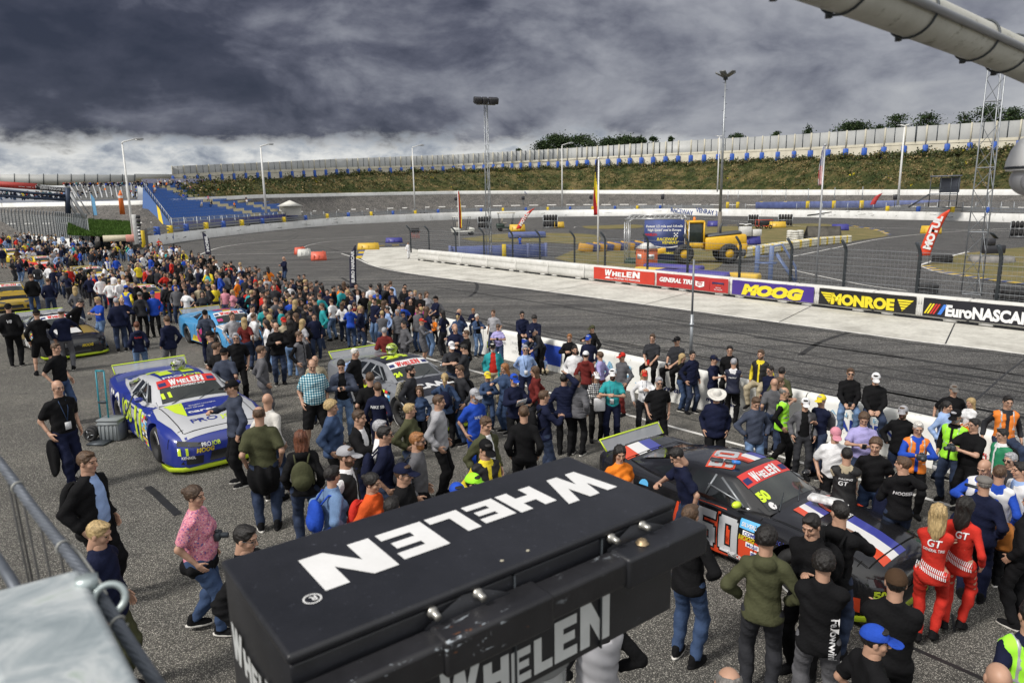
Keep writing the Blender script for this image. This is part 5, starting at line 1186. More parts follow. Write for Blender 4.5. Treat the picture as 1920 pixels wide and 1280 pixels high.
M_lwhite = node_mat('white_vinyl', lambda T: (T.mix(1.0, T.ramp(T.noise(6, 6, .7), [(.3, (.70, .70, .69)), (.7, (.80, .80, .80))]), T.ramp(T.noise(45, 4, .8), [(.24, (.55, .54, .5)), (.33, (1, 1, 1))]), 'MULTIPLY'), .45, None, 0))
M_lsil = mat('silver_vinyl', (.56, .58, .58), .5, .0, var=.12, scale=8)
m_ = MB(); place_flat(m_, logo_geo(.0), (LB / 2 - .065, .112, .0012), (-1, 0, 0), (0, -1, 0), .172, w=.925); m_.build('lettering', M_lwhite, lb)
m_ = MB(); m_.lathe([(.017, 0), (.021, 0)], (-LB / 2 + .125 - .01, -.072, .0012), 20); place_flat(m_, text_geo('R', 0, .02), (-LB / 2 + .125, -.062, .0014), (-1, 0, 0), (0, -1, 0), .02); m_.build('mark', M_lwhite, lb)
m_ = MB(); place_flat(m_, logo_geo(.0), (-.235, -WB / 2 + .0045, -.325), (1, 0, 0), (0, 0, 1), .128, w=.54); m_.build('lettering', M_lsil, lb)
m_ = MB(); place_flat(m_, logo_geo(.0), (-LB / 2 - .0, WB / 2 - .05, -.235), (0, -1, 0), (0, 0, 1), .095, w=.40); m_.build('lettering', M_lsil, lb)
for x in (.27, -.02): MB().box((x, -WB / 2 + .003, -.026 - HB / 2), (.004, .008, HB), None).build('seam', M_post, lb)
o = MB().box((-.13, -WB / 2 - .044, -.094), (1.40, .072, .075)).build('tube_rail', M_worn, lb); bv = o.modifiers.new('b', 'BEVEL'); bv.width = .012; bv.segments = 3; smooth_angle(o, 50)
M_bolt = mat('steel_bolt', (.42, .41, .38), .35, .85, var=.3, scale=30)
def hexbolt(c, axis, r=.016, rust=False):
 m_ = MB(); m_.lathe([(0, .016), (r * .9, .016), (r, .012), (r, 0)], c, 6, axis); m_.lathe([(r * 1.35, .002), (r * 1.35, -.003)], c, 14, axis); m_.lathe([(0, .0021), (r * 1.35, .002)], c, 14, axis)
 return m_
for x0, x1 in ((.28, .60), (-.27, .03)):
 o = MB().box(((x0 + x1) / 2, -WB / 2 - .046, -.095), (x1 - x0, .088, .088)).build('sleeve', M_worn if x0 < 0 else M_box, lb); bv = o.modifiers.new('b', 'BEVEL'); bv.width = .010; bv.segments = 3; smooth_angle(o, 50)
 xm = x0 + .12
 MB().add([(xm - .13, -WB / 2 - .02, -.048), (xm + .10, -WB / 2 - .02, -.048), (xm + .04, -WB / 2 + .003, -.028), (xm - .02, -WB / 2 + .003, -.022), (xm - .13, -WB / 2 - .02, -.060), (xm + .10, -WB / 2 - .02, -.060)], [(0, 1, 2, 3), (4, 5, 1, 0)]).build('bracket_plate', M_box, lb)
 for bx_ in (xm - .10, xm + .02):
  m_ = MB(); m_.lathe([(0, -.030), (.008, -.030), (.0095, -.026), (.0095, -.010), (.014, -.008), (.014, 0)], (bx_, -WB / 2, -.030), 6, 'Y'); m_.build('bolt', M_bolt, lb)
m_ = MB(); m_.lathe([(0, .011), (.012, .011), (.014, .009), (.014, .003), (.019, .002), (.019, 0)], (.37, -WB / 2 - .05, -.049), 6); m_.build('bolt', mat('rusty_bolt', (.40, .30, .18), .45, .7, var=.4, scale=40), lb)
m_ = MB(); V = []
for k in range(72):
 a = 2 * math.pi * k / 72; r = .118 + (.004 if k % 2 else 0); V += [(r * math.cos(a), r * math.sin(a), 0), (r * math.cos(a) * .98, r * math.sin(a) * .98, -.20), (r * .55 * math.cos(a), r * .55 * math.sin(a), -.27)]
m_.add([(v[0] + .12, v[1] - .08, v[2] - HB - .04) for v in V], [(3 * k, 3 * k + 1, (3 * k + 4) % 216, (3 * k + 3) % 216) for k in range(72)] + [(3 * k + 1, 3 * k + 2, (3 * k + 5) % 216, (3 * k + 4) % 216) for k in range(72)])
m_.build('ribbed_lens', mat('ribbed_glass', (.75, .78, .80), .12, 0, var=.05, trans=.55, coat=1.0), lb)
m_ = MB(); m_.lathe([(.135, .01), (.135, -.03), (.12, -.04)], (.12, -.08, -HB - .03), 30); m_.build('lens_ring', M_gal, lb)
m_ = MB()
for x in (-.03, .05): m_.ell((x, -.22 + .02, .001), (.006, .005, .0015), 6)
m_.build('bird_droppings', mat('dropping', (.45, .42, .33), .8), lb)
M_pipe = node_mat('weathered_pipe', lambda T: (T.mix(1.0, T.ramp(T.noise(4, 8, .7), [(.3, (.42, .42, .38)), (.7, (.58, .58, .54))]), T.ramp(T.noise(14, 7, .8, sc=(1, 1, 1.5)), [(.32, (.35, .34, .28)), (.44, (1, 1, 1))]), 'MULTIPLY'), .75, T.noise(60, 3), .002))
PP = [far(1350, -126, 1.4), far(1500, -62, 1.75), far(1640, -3, 2.2), far(1817, 70, 2.85), far(1900, 106, 3.15), far(2010, 158, 3.55)]
pipe = thing('roof_pipe', 'thick pale grey pipe with black cable ties crossing the upper right corner', 'pipe', PP[3]); s_ = -PP[3]
PQ = [p + s_ for p in curve(PP, 8)]
o = MB().tube(PQ, .062, 40).build('pipe', M_pipe, pipe); smooth_angle(o, 60)
d_ = (PP[3] - PP[2]).normalized(); tocam = (Vector((0, 0, CH)) - PP[3]).normalized(); nrm = (tocam - d_ * tocam.dot(d_)).normalized(); upn = d_.cross(nrm); upn = upn if upn.z > 0 else -upn
offc = (nrm * .80 + upn * .42).normalized() * .070
o = MB().tube([p + offc for p in PQ], .011, 12).build('conduit', mat('grey_conduit', (.22, .23, .25), .45, var=.1), pipe); smooth_angle(o, 60)
for i in range(7, len(PQ) - 2, 6):
 p = PQ[i]; R_ = (PQ[i + 1] - PQ[i - 1]).to_track_quat('Z', 'Y').to_matrix(); m_ = MB(); V = []
 P = [p + R_ @ Vector((math.cos(a) * .067, math.sin(a) * .067, .018 * math.sin(a + i))) for a in [2 * math.pi * k / 24 for k in range(25)]]
 m_.tube(P, .0035, 5, False); q = p + R_ @ Vector((.124, 0, 0)); m_.box(p - upn * .067, (.014, .014, .02)); m_.build('cable_tie', M_post, pipe)
b = far(1942, 313, 3.15); t = thing('dome_camera', 'white dome security camera hanging at the right edge', 'security camera', b); M_cam = mat('camera_white', (.80, .80, .80), .35, var=.04)
o = MB().lathe([(0, .115), (.03, .112), (.058, .095), (.078, .062), (.090, .02), (.092, 0), (.088, -.012), (0, -.012)], n=40).build('hood', M_cam, t); smooth_angle(o, 45)
o = MB().lathe([(.090, .004), (.0935, .001), (.0935, -.004), (.090, -.007)], n=40).build('dark_ring', M_post, t)
o = MB().ell((0, 0, -.042), (.074, .074, .062), 28).build('ball_housing', mat('camera_grey', (.50, .50, .52), .4, var=.03), t); smooth_angle(o, 80)
m_ = MB(); dd = Vector((-.55, -.78, -.12)).normalized(); R_ = dd.to_track_quat('Z', 'Y').to_matrix(); V = []
for r, h in ((.040, .060), (.040, .070), (.030, .074), (.022, .070), (.012, .074), (.0, .074)): V += [Vector((0, 0, -.042)) + R_ @ Vector((r * math.cos(a), r * math.sin(a), h)) for a in [2 * math.pi * k / 24 for k in range(24)]]
m_.add(V, [(i * 24 + k, i * 24 + (k + 1) % 24, (i + 1) * 24 + (k + 1) % 24, (i + 1) * 24 + k) for i in range(5) for k in range(24)]); m_.build('lens', mat('camera_grey2', (.30, .30, .32), .3, var=.03), t)
MB().tube([(0, 0, .11), (0, 0, .6)], .03, 12).build('stem', M_cam, t)
M_zinc = node_mat('spangled_zinc', lambda T: (T.ramp(T.noise(9, 7, .65, dist=.8), [(.32, (.20, .24, .26)), (.48, (.31, .35, .37)), (.60, (.46, .49, .50)), (.70, (.33, .39, .35))]), .48, T.noise(30, 3), .001))
zb = 4.68; c4 = [at(-60, 1117, zb), at(151, 1062, zb), at(330, 1400, zb), at(20, 1400, zb)]; org = c4[1]
bm_ = thing('steel_beam', 'galvanised steel box beam running out of the bottom left corner', 'beam', org)
m_ = MB(); V = [p - org for p in c4] + [p - org - Vector((0, 0, .13)) for p in c4]; m_.add(V, [(0, 3, 2, 1), (0, 1, 5, 4), (1, 2, 6, 5), (2, 3, 7, 6), (3, 0, 4, 7), (4, 5, 6, 7)]); o = m_.build('beam', M_zinc, bm_); bv = o.modifiers.new('b', 'BEVEL'); bv.width = .012; bv.segments = 4; smooth_angle(o, 50)
RP = [far(-60, 800, 2.0), far(0, 868, 1.78), far(60, 950, 1.58), far(130, 1040, 1.36), far(190, 1122, 1.2), far(240, 1200, 1.1), far(290, 1275, 1.02), far(340, 1350, .96)]
rope = thing('wire_rope', 'twisted steel wire rope with a net hanging from it, lower left', 'wire rope', RP[3]); s_ = -RP[3]; RQ = curve(RP, 22)
L_ = 0;
for k in range(6):
 P = []; L_ = 0
 for i, p in enumerate(RQ):
  dd = (RQ[min(i + 1, len(RQ) - 1)] - RQ[max(i - 1, 0)]).normalized(); a_ = dd.cross(Vector((0, 0, 1))).normalized(); b_ = a_.cross(dd); L_ += (RQ[i] - RQ[i - 1]).length if i else 0
  th = L_ / .12 * 2 * math.pi + k * math.pi / 3; P.append(p + s_ + (a_ * math.cos(th) + b_ * math.sin(th)) * .0052)
 o = MB().tube(P, .0048, 7).build('strand', mat('rope_steel', (.13, .145, .17), .55, .5, var=.2, scale=20), rope); smooth_angle(o, 80)
for i in (34, 62, 100):
 p = RQ[i]; dd = (RQ[i + 1] - RQ[i - 1]).to_track_quat('Z', 'Y').to_matrix(); P = [p + s_ + dd @ Vector((math.cos(a) * .0115, math.sin(a) * .0115, .002 * a)) for a in [2 * math.pi * k / 16 for k in range(17)]]
 MB().tube(P, .0016, 6).build('wire_tie', mat('pale_wire', (.5, .5, .46), .5, .5), rope)
for i, (x, y, yl) in enumerate(((12, 884, 1110), (40, 920, 1105), (72, 962, 1095), (98, 1000, 1085), (-20, 850, 1110), (0, 0, 0))):
 p = RQ[26 + i * 11 if i < 4 else 30]; MB().tube([p + s_, p + s_ + Vector((.01, .01, -.5)), p + s_ + Vector((-.01, .02, -1.1))], .0022, 5).build('net_wire', mat('net_dark', (.05, .05, .05), .6), rope)
MB().tube([far(-30, 1010, 1.5) + s_, far(20, 1085, 1.35) + s_, far(60, 1160, 1.25) + s_], .009, 8).build('lower_rope', mat('rope_steel', (.13, .145, .17), .55, .5, var=.2, scale=20), rope)
MB().tube([far(115, 1005, 1.5) + s_, far(150, 1040, 1.36) + s_, far(185, 1090, 1.25) + s_, far(198, 1115, 1.2) + s_], .0035, 6).build('loose_wire', mat('pale_wire', (.5, .5, .46), .5, .5), rope)
pe = far(205, 1122, 1.18); t = thing('eye_bolt', 'galvanised eye bolt holding the wire rope to the beam', 'eye bolt', pe); m_ = MB()
R_ = Matrix.Rotation(.5, 3, 'Z') @ Matrix.Rotation(1.1, 3, 'X'); m_.tube([R_ @ Vector((math.cos(a) * .022, math.sin(a) * .022, 0)) for a in [2 * math.pi * k / 28 for k in range(29)]], .0055, 8, False); o = m_.build('ring', mat('zinc_ring', (.48, .55, .55), .4, .5), t); smooth_angle(o, 80)
MB().tube([(-.03, 0, 0), (-.10, -.01, -.005)], .009, 10).build('shank', mat('zinc_ring', (.48, .55, .55), .4, .5), t)
MB().lathe([(0, .012), (.018, .012), (.018, -.006), (0, -.006)], (-.035, .005, .022), 6).build('nut', mat('zinc_ring', (.48, .55, .55), .4, .5), t)
# ------------------------------------------------------------------ race cars
ST = [(2.46, .50, .16, .42, .50), (2.40, .72, .12, .50, .60), (2.22, .88, .10, .60, .70), (1.9, .955, .10, .69, .78), (1.38, .985, .12, .77, .85), (.80, .965, .14, .82, .90),
      (0, .955, .14, .85, .91), (-.8, .965, .14, .87, .93), (-1.38, .99, .14, .90, .95), (-1.95, .965, .18, .92, .98), (-2.32, .90, .26, .93, 1.01), (-2.42, .82, .34, .93, 1.0)]
def interp_st(x):
 xs = [s[0] for s in ST][::-1]; return [float(np.interp(x, xs, [s[k] for s in ST][::-1])) for k in range(1, 5)]
@functools.lru_cache(None)
def car_shapes():
 X = [2.46, 2.43, 2.38, 2.3, 2.2] + [2.1 - .1 * i for i in range(42)] + [-2.1, -2.2, -2.3, -2.38, -2.42]; X = sorted(set(round(x, 3) for x in X), reverse=True)
 V = []; n = None
 for x in X:
  w, zb, zs, zt = interp_st(x); h = zs - zb; bulge = .02 * math.exp(-((x - 1.38) / .34) ** 2) + .02 * math.exp(-((x + 1.38) / .36) ** 2)
  hb = (.022 if .9 < x < 2.2 else 0)
  half = [(0, zb), (w * .5, zb), (w * .93, zb), (w * .985, zb + .03), (w * 1.0, zb + h * .35), (w * 1.0 + bulge, zb + h * .62), (w * .985 + bulge, zb + h * .84), (w * .955 + bulge * .6, zs - .02), (w * .90, zs + .012),
    (w * .80, zs + (zt - zs) * .50 + hb * .2), (w * .60, zs + (zt - zs) * .78 + hb), (w * .42, zt - .008 + hb * .6), (w * .2, zt), (0, zt + .002)]
  ring = half + [(-a, b) for a, b in half[-2:0:-1]]; n = len(ring); V += [(x, a, b) for a, b in ring]
 Fs = [(i * n + j, (i + 1) * n + j, (i + 1) * n + (j + 1) % n, i * n + (j + 1) % n) for i in range(len(X) - 1) for j in range(n)]
 Fs += [tuple(range(n)), tuple((len(X) - 1) * n + j for j in range(n))[::-1]]
 me = mesh_from('body', V, Fs, []); bm = bmesh.new(); bm.from_mesh(me); bmesh.ops.recalc_face_normals(bm, faces=bm.faces); bm.to_mesh(me); bm.free()
 o = link('tmp', me); cut = MB()
 for x in (1.38, -1.38):
  for s in (-1, 1): cut.lathe([(0, -.45), (.40, -.45), (.40, .45), (0, .45)], (x, s * 1.0, .36), 30, 'Y')
 co = cut.build('tmpc', mat('x', (0, 0, 0))); bmc = bmesh.new(); bmc.from_mesh(co.data); bmesh.ops.remove_doubles(bmc, verts=bmc.verts, dist=1e-4); bmesh.ops.recalc_face_normals(bmc, faces=bmc.faces); bmc.to_mesh(co.data); bmc.free()
 mo = o.modifiers.new('b', 'BOOLEAN'); mo.operation = 'DIFFERENCE'; mo.object = co; mo.solver = 'EXACT'
 dg = bpy.context.evaluated_depsgraph_get(); dg.update(); body = bpy.data.meshes.new_from_object(o.evaluated_get(dg)); body.name = 'body'
 bpy.data.objects.remove(o); bpy.data.objects.remove(co)
 body.materials.clear(); body.materials.append(None)
 for p in body.polygons: p.material_index = 0
 GX = [.80, .74, .60, .45, .30, .18, .10, 0, -.15, -.35, -.6, -.85, -1.0, -1.15, -1.35, -1.55, -1.75, -1.82]
 zr = lambda x: float(np.interp(x, [-1.82, -1.75, -1.35, -1.0, -.6, -.2, .10, .18, .80], [.955, .97, 1.085, 1.175, 1.235, 1.25, 1.232, 1.215, .885]))
 wr = lambda x: float(np.interp(x, [-1.82, -1.4, -.8, -.2, .18, .80], [.56, .52, .555, .585, .575, .665])); wb = lambda x: float(np.interp(x, [-1.82, -1.4, -.6, .3, .80], [.66, .76, .83, .82, .69]))
 V = []
 for x in GX:
  z0 = interp_st(x)[3] - .06; z1 = zr(x); a, b = wr(x), wb(x)
  half = [(b, z0), (b * .985, z0 + .06), (b + (a - b) * .55, z0 + (z1 - z0) * .60), (a + .035, z1 - .055), (a - .01, z1 - .018), (a * .75, z1), (a * .4, z1 + .014), (0, z1 + .018)]
  V += [(x, p, q) for p, q in half + [(-p, q) for p, q in half[-2::-1]]]
 n = 15; Fs = [(i * n + j, i * n + j + 1, (i + 1) * n + j + 1, (i + 1) * n + j) for i in range(len(GX) - 1) for j in range(n - 1)] + [tuple(range(n))[::-1], tuple((len(GX) - 1) * n + j for j in range(n))]
 gh = mesh_from('roof', V, Fs, []); bm = bmesh.new(); bm.from_mesh(gh); bmesh.ops.recalc_face_normals(bm, faces=bm.faces); bm.to_mesh(gh); bm.free(); gh.materials.append(None)
 for m in (body, gh): m.polygons.foreach_set('use_smooth', np.ones(len(m.polygons), bool)); m.set_sharp_from_angle(angle=rad(38))
 bm = bmesh.new(); bm.from_mesh(body); bm.from_mesh(gh); bvh = BVHTree.FromBMesh(bm); bm.free()
 return body, gh, bvh
def decal(mb, geo, org, xa, ya, h, w=None, lift=.004, step=.10, mirror=False):
 """flat shape projected along -(xa x ya) on the car surface, cut on a grid so that it follows it"""
 bvh = car_shapes()[2]; V, Fs = geo; A = np.array(V, float); W = A[:, 0].max() or 1; sx = h if w is None else w / W
 bm = bmesh.new(); vs = [bm.verts.new((p[0] * sx, p[1] * h, 0)) for p in A]
 for f in Fs:
  try: bm.faces.new([vs[i] for i in f])
  except ValueError: pass
 x0, x1 = A[:, 0].min() * sx, A[:, 0].max() * sx; y0, y1 = A[:, 1].min() * h, A[:, 1].max() * h
 for lo, hi, ax in ((x0, x1, 0), (y0, y1, 1)):
  k = math.ceil(lo / step) * step
  while k < hi:
   co = (k, 0, 0) if ax == 0 else (0, k, 0); no = (1, 0, 0) if ax == 0 else (0, 1, 0)
   bmesh.ops.bisect_plane(bm, geom=bm.verts[:] + bm.edges[:] + bm.faces[:], plane_co=co, plane_no=no); k += step
 o, xa, ya = Vector(org), Vector(xa).normalized(), Vector(ya).normalized(); n = xa.cross(ya).normalized()
 bm.verts.ensure_lookup_table(); P = {}
 for v in bm.verts:
  p = o + xa * v.co.x + ya * v.co.y; hit = bvh.ray_cast(p + n * 2.0, -n, 3.2)
  if hit[0] is not None and hit[1].dot(n) > .12: P[v.index] = hit[0] + (hit[1] * .7 + n * .3) * lift
 idx = {}; VV = []; FF = []
 for f in bm.faces:
  if all(v.index in P for v in f.verts):
   q = [P[v.index] for v in f.verts]
   if max((a - b).length for a in q for b in q) > step * 3.2: continue
   for v in f.verts:
    if v.index not in idx: idx[v.index] = len(VV); VV.append(P[v.index])
   FF.append([idx[v.index] for v in f.verts])
 bm.free()
 if FF:
  o_ = len(mb.v); mb.v.extend([tuple(v) for v in VV]); nf = []
  for f in FF:
   a, b, c = VV[f[0]], VV[f[1]], VV[f[2]]
   nf.append(tuple(i + o_ for i in (f if (b - a).cross(c - a).dot(n) > 0 else f[::-1])))
  mb.f.extend(nf); mb.m.extend([mb.cur] * len(nf))
def poly(*pts): return (tuple((p[0], p[1]) for p in pts), (tuple(range(len(pts))),))
R_S = dict(xa=(1, 0, 0), ya=(0, 0, 1))          # right side: seen from -y, x runs to the right (towards the nose)
TOPF = dict(xa=(0, 1, 0), ya=(-1, 0, 0))        # seen from above and from the front: right is +y, up is to the tail
FRT = dict(xa=(0, 1, 0), ya=(0, 0, 1))          # front view: right is +y
CM = {}
def cm(name, col, rough=.3, coat=.6, **k): return mat('car_' + name, col, rough, 0.0, .03, 3.0, coat=coat, **k)
GLASS = mat('tinted_window', (.012, .014, .015), .06, 0, var=0, coat=1.0)
SHIELD = mat('reflecting_windscreen', (.045, .05, .045), .08, 0, var=.5, scale=1.5, coat=1.0)
def race_car(label, x, y, yaw, s, base, roofm, D, group='race cars on the grid', wing=None, name='race_car'):
 t = thing(name, label, 'race car', (x, y, 0), rad(yaw), group, s); body, gh, bvh = car_shapes()
 for nm, me, m in (('body', body, base), ('roof', gh, roofm)):
  o = link(nm, me, t); o.material_slots[0].link = 'OBJECT'; o.material_slots[0].material = m
 def dec(nm, items, m, lift=.004, step=.10):
  for g, org, fr, h, w in items:
   mb = MB(); decal(mb, g, org, fr['xa'], fr['ya'], h, w, lift, step)
   if mb.v: mb.build(nm, m, t, True)
 dec('windscreen', [(poly((-.60, -.735), (.60, -.735), (.505, -.20), (-.505, -.20)), (0, 0, 1.2), TOPF, 1, 1.20 / 2 / 1 if False else None)], SHIELD, .006)
 for sy in (-1, 1):
  fr = dict(xa=(-sy * 1, 0, 0), ya=(0, 0, 1)); q = -sy
  side = [(.52, .915), (.13, 1.165), (-.48, 1.185), (-.56, .925)]; quar = [(-.68, .95), (-.60, 1.165), (-.92, 1.13), (-1.30, .985)]
  for nm, pl in (('side_window', side), ('quarter_window', quar)):
   g = poly(*[(a * q, b) for a, b in (pl if q > 0 else pl)]); mb = MB()
   mn = min(v[0] for v in g[0]); decal(mb, (tuple((v[0] - mn, v[1]) for v in g[0]), g[1]), (mn if q > 0 else -mn, 0, 0), fr['xa'], fr['ya'], 1, None, .006); mb.build(nm, GLASS, t, True)
  m_ = MB(); m_.tube([(.45, sy * .80, .93), (-.05, sy * .62, 1.18)], .018, 6); m_.tube([(-.2, sy * .82, .94), (-.15, sy * .61, 1.20)], .018, 6); m_.tube([(.40, sy * .79, .98), (-.2, sy * .74, 1.07)], .012, 6); m_.build('roll_bars', M_gal, t)
  MB().ell((.42, sy * .93, 1.0), (.06, .09, .05), 10).build('mirror', D.get('mirror', base) if sy < 0 else base, t)
 m_ = MB(); m_.add([(-1.12, -.46, 1.155), (-1.12, .46, 1.155), (-1.70, .50, 1.0), (-1.70, -.50, 1.0)], [(0, 3, 2, 1)]); m_.build('rear_window', GLASS, t)
 m_ = MB(); m_.tube([(.80, -.45, .905), (.62, -.05, 1.0)], .008, 5); m_.tube([(.80, .05, .905), (.62, .40, 1.0)], .008, 5); m_.build('wipers', M_post, t)
 for wx in (1.38, -1.38):
  for sy in (-1, 1):
   w = bpy.data.objects.new('wheel', None); C.objects.link(w); w.parent = t; w.location = (wx, sy * .86, .345)
   m_ = MB(); torus(m_, (0, 0, 0), .25, .095, 'Y', 30, 10); m_.build('tyre', M_tyre, w, True)
   m_ = MB(); m_.lathe([(0, sy * .04), (.05, sy * .05), (.06, sy * .01), (.17, -sy * .01), (.205, sy * .08), (.215, sy * .08)], (0, 0, 0), 24, 'Y')
   for k in range(10): a = k * .628; m_.box((math.cos(a) * .12, sy * .02, math.sin(a) * .12), (.11, .03, .028), Matrix.Rotation(-a, 3, 'Y'))
   m_.build('rim', D.get('rim', mat('black_rim', (.03, .03, .03), .35)), w)
   m_ = MB(); m_.lathe([(.262, sy * .106), (.318, sy * .098)], (0, 0, 0), 40, 'Y'); o = m_.build('sidewall_lettering', mat('tyre_white_print', (.5, .5, .5), .7), w)
   me = o.data; bm = bmesh.new(); bm.from_mesh(me); bm.faces.ensure_lookup_table(); bmesh.ops.delete(bm, geom=[f for i, f in enumerate(bm.faces) if not (2 <= i % 20 <= 7)], context='FACES'); bm.to_mesh(me); bm.free()
 m_ = MB()
 for wx in (1.38, -1.38): m_.box((wx, 0, .40), (.86, 1.1, .60))
 m_.build('arch_liner', mat('liner_black', (.008, .008, .008), .9), t)
 sp = D.get('splitter', cm('neon', (.62, .80, .03), .4)); m_ = MB(); P = [(2.40, 0), (2.38, .5), (2.30, .78), (2.12, .95), (1.80, .985)]; pts = [(x_, -y_) for x_, y_ in P[::-1]] + P[1:]
 V = [];
 for (a, b) in pts: V += [(a + .045, b * 1.01, .14), (a + .07, b * 1.015, .07), (a - .15, b * .9, .07)]
 m_.add(V, [(3 * i + j, 3 * i + 3 + j, 3 * i + 4 + j, 3 * i + 1 + j) for i in range(len(pts) - 1) for j in (0, 1)]); m_.build('splitter', sp, t)
 fr = FRT
 gr_ = [(poly((-.36, .20), (.36, .20), (.31, .37), (-.31, .37)), (2.4, 0, 0), FRT, 1, None), (poly((-.80, .19), (-.47, .19), (-.45, .33), (-.70, .34)), (2.4, 0, 0), FRT, 1, None), (poly((.80, .19), (.47, .19), (.45, .33), (.70, .34)), (2.4, 0, 0), FRT, 1, None)]
 dec('grille', gr_, mat('grille_black', (.010, .010, .010), .6), .010)
 for sy in (-1, 1): dec('headlight', [(poly((sy * .82, .52), (sy * .42, .475), (sy * .38, .535), (sy * .80, .60)), (2.4, 0, 0), FRT, 1, None)], mat('headlight_dark', (.02, .022, .025), .08, coat=1.0), .011); MB().ell((2.27, sy * .66, .555), (.03, .09, .018), 8).build('led', mat('led_white', (.7, .72, .75), .2), t)
 m_ = MB(); m_.add([(-2.30, -.74, .99), (-2.30, .74, .99), (-2.46, .76, 1.155), (-2.46, -.76, 1.155)], [(0, 1, 2, 3)]); m_.build('spoiler', mat('clear_spoiler', (.45, .47, .50), .15, alpha=.55, var=0), t)
 MB().tube([(-2.30, -.75, .99), (-2.46, -.765, 1.16), (-2.46, .765, 1.16), (-2.30, .75, .99)], .016, 6).build('spoiler_edge', sp, t)
 m_ = MB()
 for k in range(12): m_.box((-2.305, -.68 + k * .124, 1.0), (.02, .018, .018))
 m_.build('spoiler_bolts', M_gal, t)
 if wing: m_ = MB(); place_flat(m_, text_geo(wing, 0, .03), (-2.395, .62, 1.045), (0, -1, 0), (-.16, 0, .165), .075, w=1.0, lift=.012); m_.build('spoiler_lettering', mat('car_pale_grey_text', (.62, .64, .68), .5, var=0), t)
 for sy in (-1, 1):
  q = -sy; fr = dict(xa=(q, 0, 0), ya=(0, 0, 1))
  for x_, z0, z1 in ((.74, .26, .86), (-.56, .30, .88), (2.06, .44, .72)): dec('panel_gap', [(poly((0, z0), (.012, z0), (.012, z1), (0, z1)), (x_, 0, 0), fr, 1, None)], M_gap, .011)
  dec('panel_gap', [(poly((sy * .66, -2.16), (sy * .675, -2.16), (sy * .70, -.84), (sy * .685, -.84)) if sy > 0 else poly((-.675, -2.16), (-.66, -2.16), (-.685, -.84), (-.70, -.84)), (0, 0, 0), TOPF, 1, None)], M_gap, .012)
 dec('panel_gap', [(poly((-.66, -2.18), (.66, -2.18), (.66, -2.165), (-.66, -2.165)), (0, 0, 0), TOPF, 1, None), (poly((-.68, 1.88), (.68, 1.88), (.68, 1.895), (-.68, 1.895)), (0, 0, 0), TOPF, 1, None)], M_gap, .012)
 if 'banner' in D:
  dec('banner', [(poly((-.555, -.355), (.555, -.355), (.525, -.13), (-.525, -.13)), (0, 0, 1.2), TOPF, 1, None)], D['banner'][0], .010, .05)
  dec('banner_lettering', [(logo_geo(.0), (.335, -.32, 0), TOPF, .155, .64)], D['banner'][1], .017, .05)
  for sy in (-1, 1): dec('series_badge', [(poly((-.07, 0), (.07, 0), (.07, .09), (-.07, .09)), (.315, sy * .455, 0), TOPF, 1, None)], M_db, .016, .05)
 for nm, items, m, lf in D.get('decals', []): dec(nm, items, m, lf)
 return t
M_gap = mat('panel_gap', (.004, .004, .004), .8, var=0)
silver = cm('silver', (.50, .51, .53), .35); blue_ = cm('blue', (.018, .034, .25), .3); neon = cm('neon', (.62, .80, .03), .4); white_ = cm('white', (.75, .75, .75), .35); red_ = cm('red', (.65, .04, .03), .35)
black_ = cm('black', (.012, .012, .014), .22); orange_ = cm('signal_red', (.70, .07, .02), .35); cy = cm('cyan', (.10, .42, .75), .4); yell = cm('yellow', (.62, .46, .02), .35); frb = cm('french_blue', (.05, .06, .32), .35)
TX = text_geo
def block50(e=0.0):
 V = []; Fs = []
 for x0, y0, x1, y1 in [(0, .80, .80, 1), (0, .44, .26, .80), (.26, .44, .72, .62), (.54, .12, .80, .56), (.06, 0, .72, .19), (0, .06, .24, .32)] + [(1.02, 0, 1.66, .19), (1.02, .81, 1.66, 1), (.95, .07, 1.21, .93), (1.47, .07, 1.73, .93)]:
  o = len(V); V += [(x0 - e, y0 - e), (x1 + e, y0 - e), (x1 + e, y1 + e), (x0 - e, y1 + e)]; Fs.append((o, o + 1, o + 2, o + 3))
 return tuple(V), tuple(Fs)
def side_stickers(x0, z0):
 """columns of small sponsor stickers between door and front wheel, right side"""
 out = {}; r = random.Random(int(x0 * 100)); cols = [white_, yell, red_, cy, black_, neon]
 for i in range(3):
  for j in range(7):
   out.setdefault(r.choice(range(6)), []).append((poly((0, 0), (.115, 0), (.115, .055), (0, .055)), (x0 + i * .13, 0, z0 + j * .082), R_S, 1, None))
 return [('sponsor_sticker', it, cols[k], .010) for k, it in out.items()]
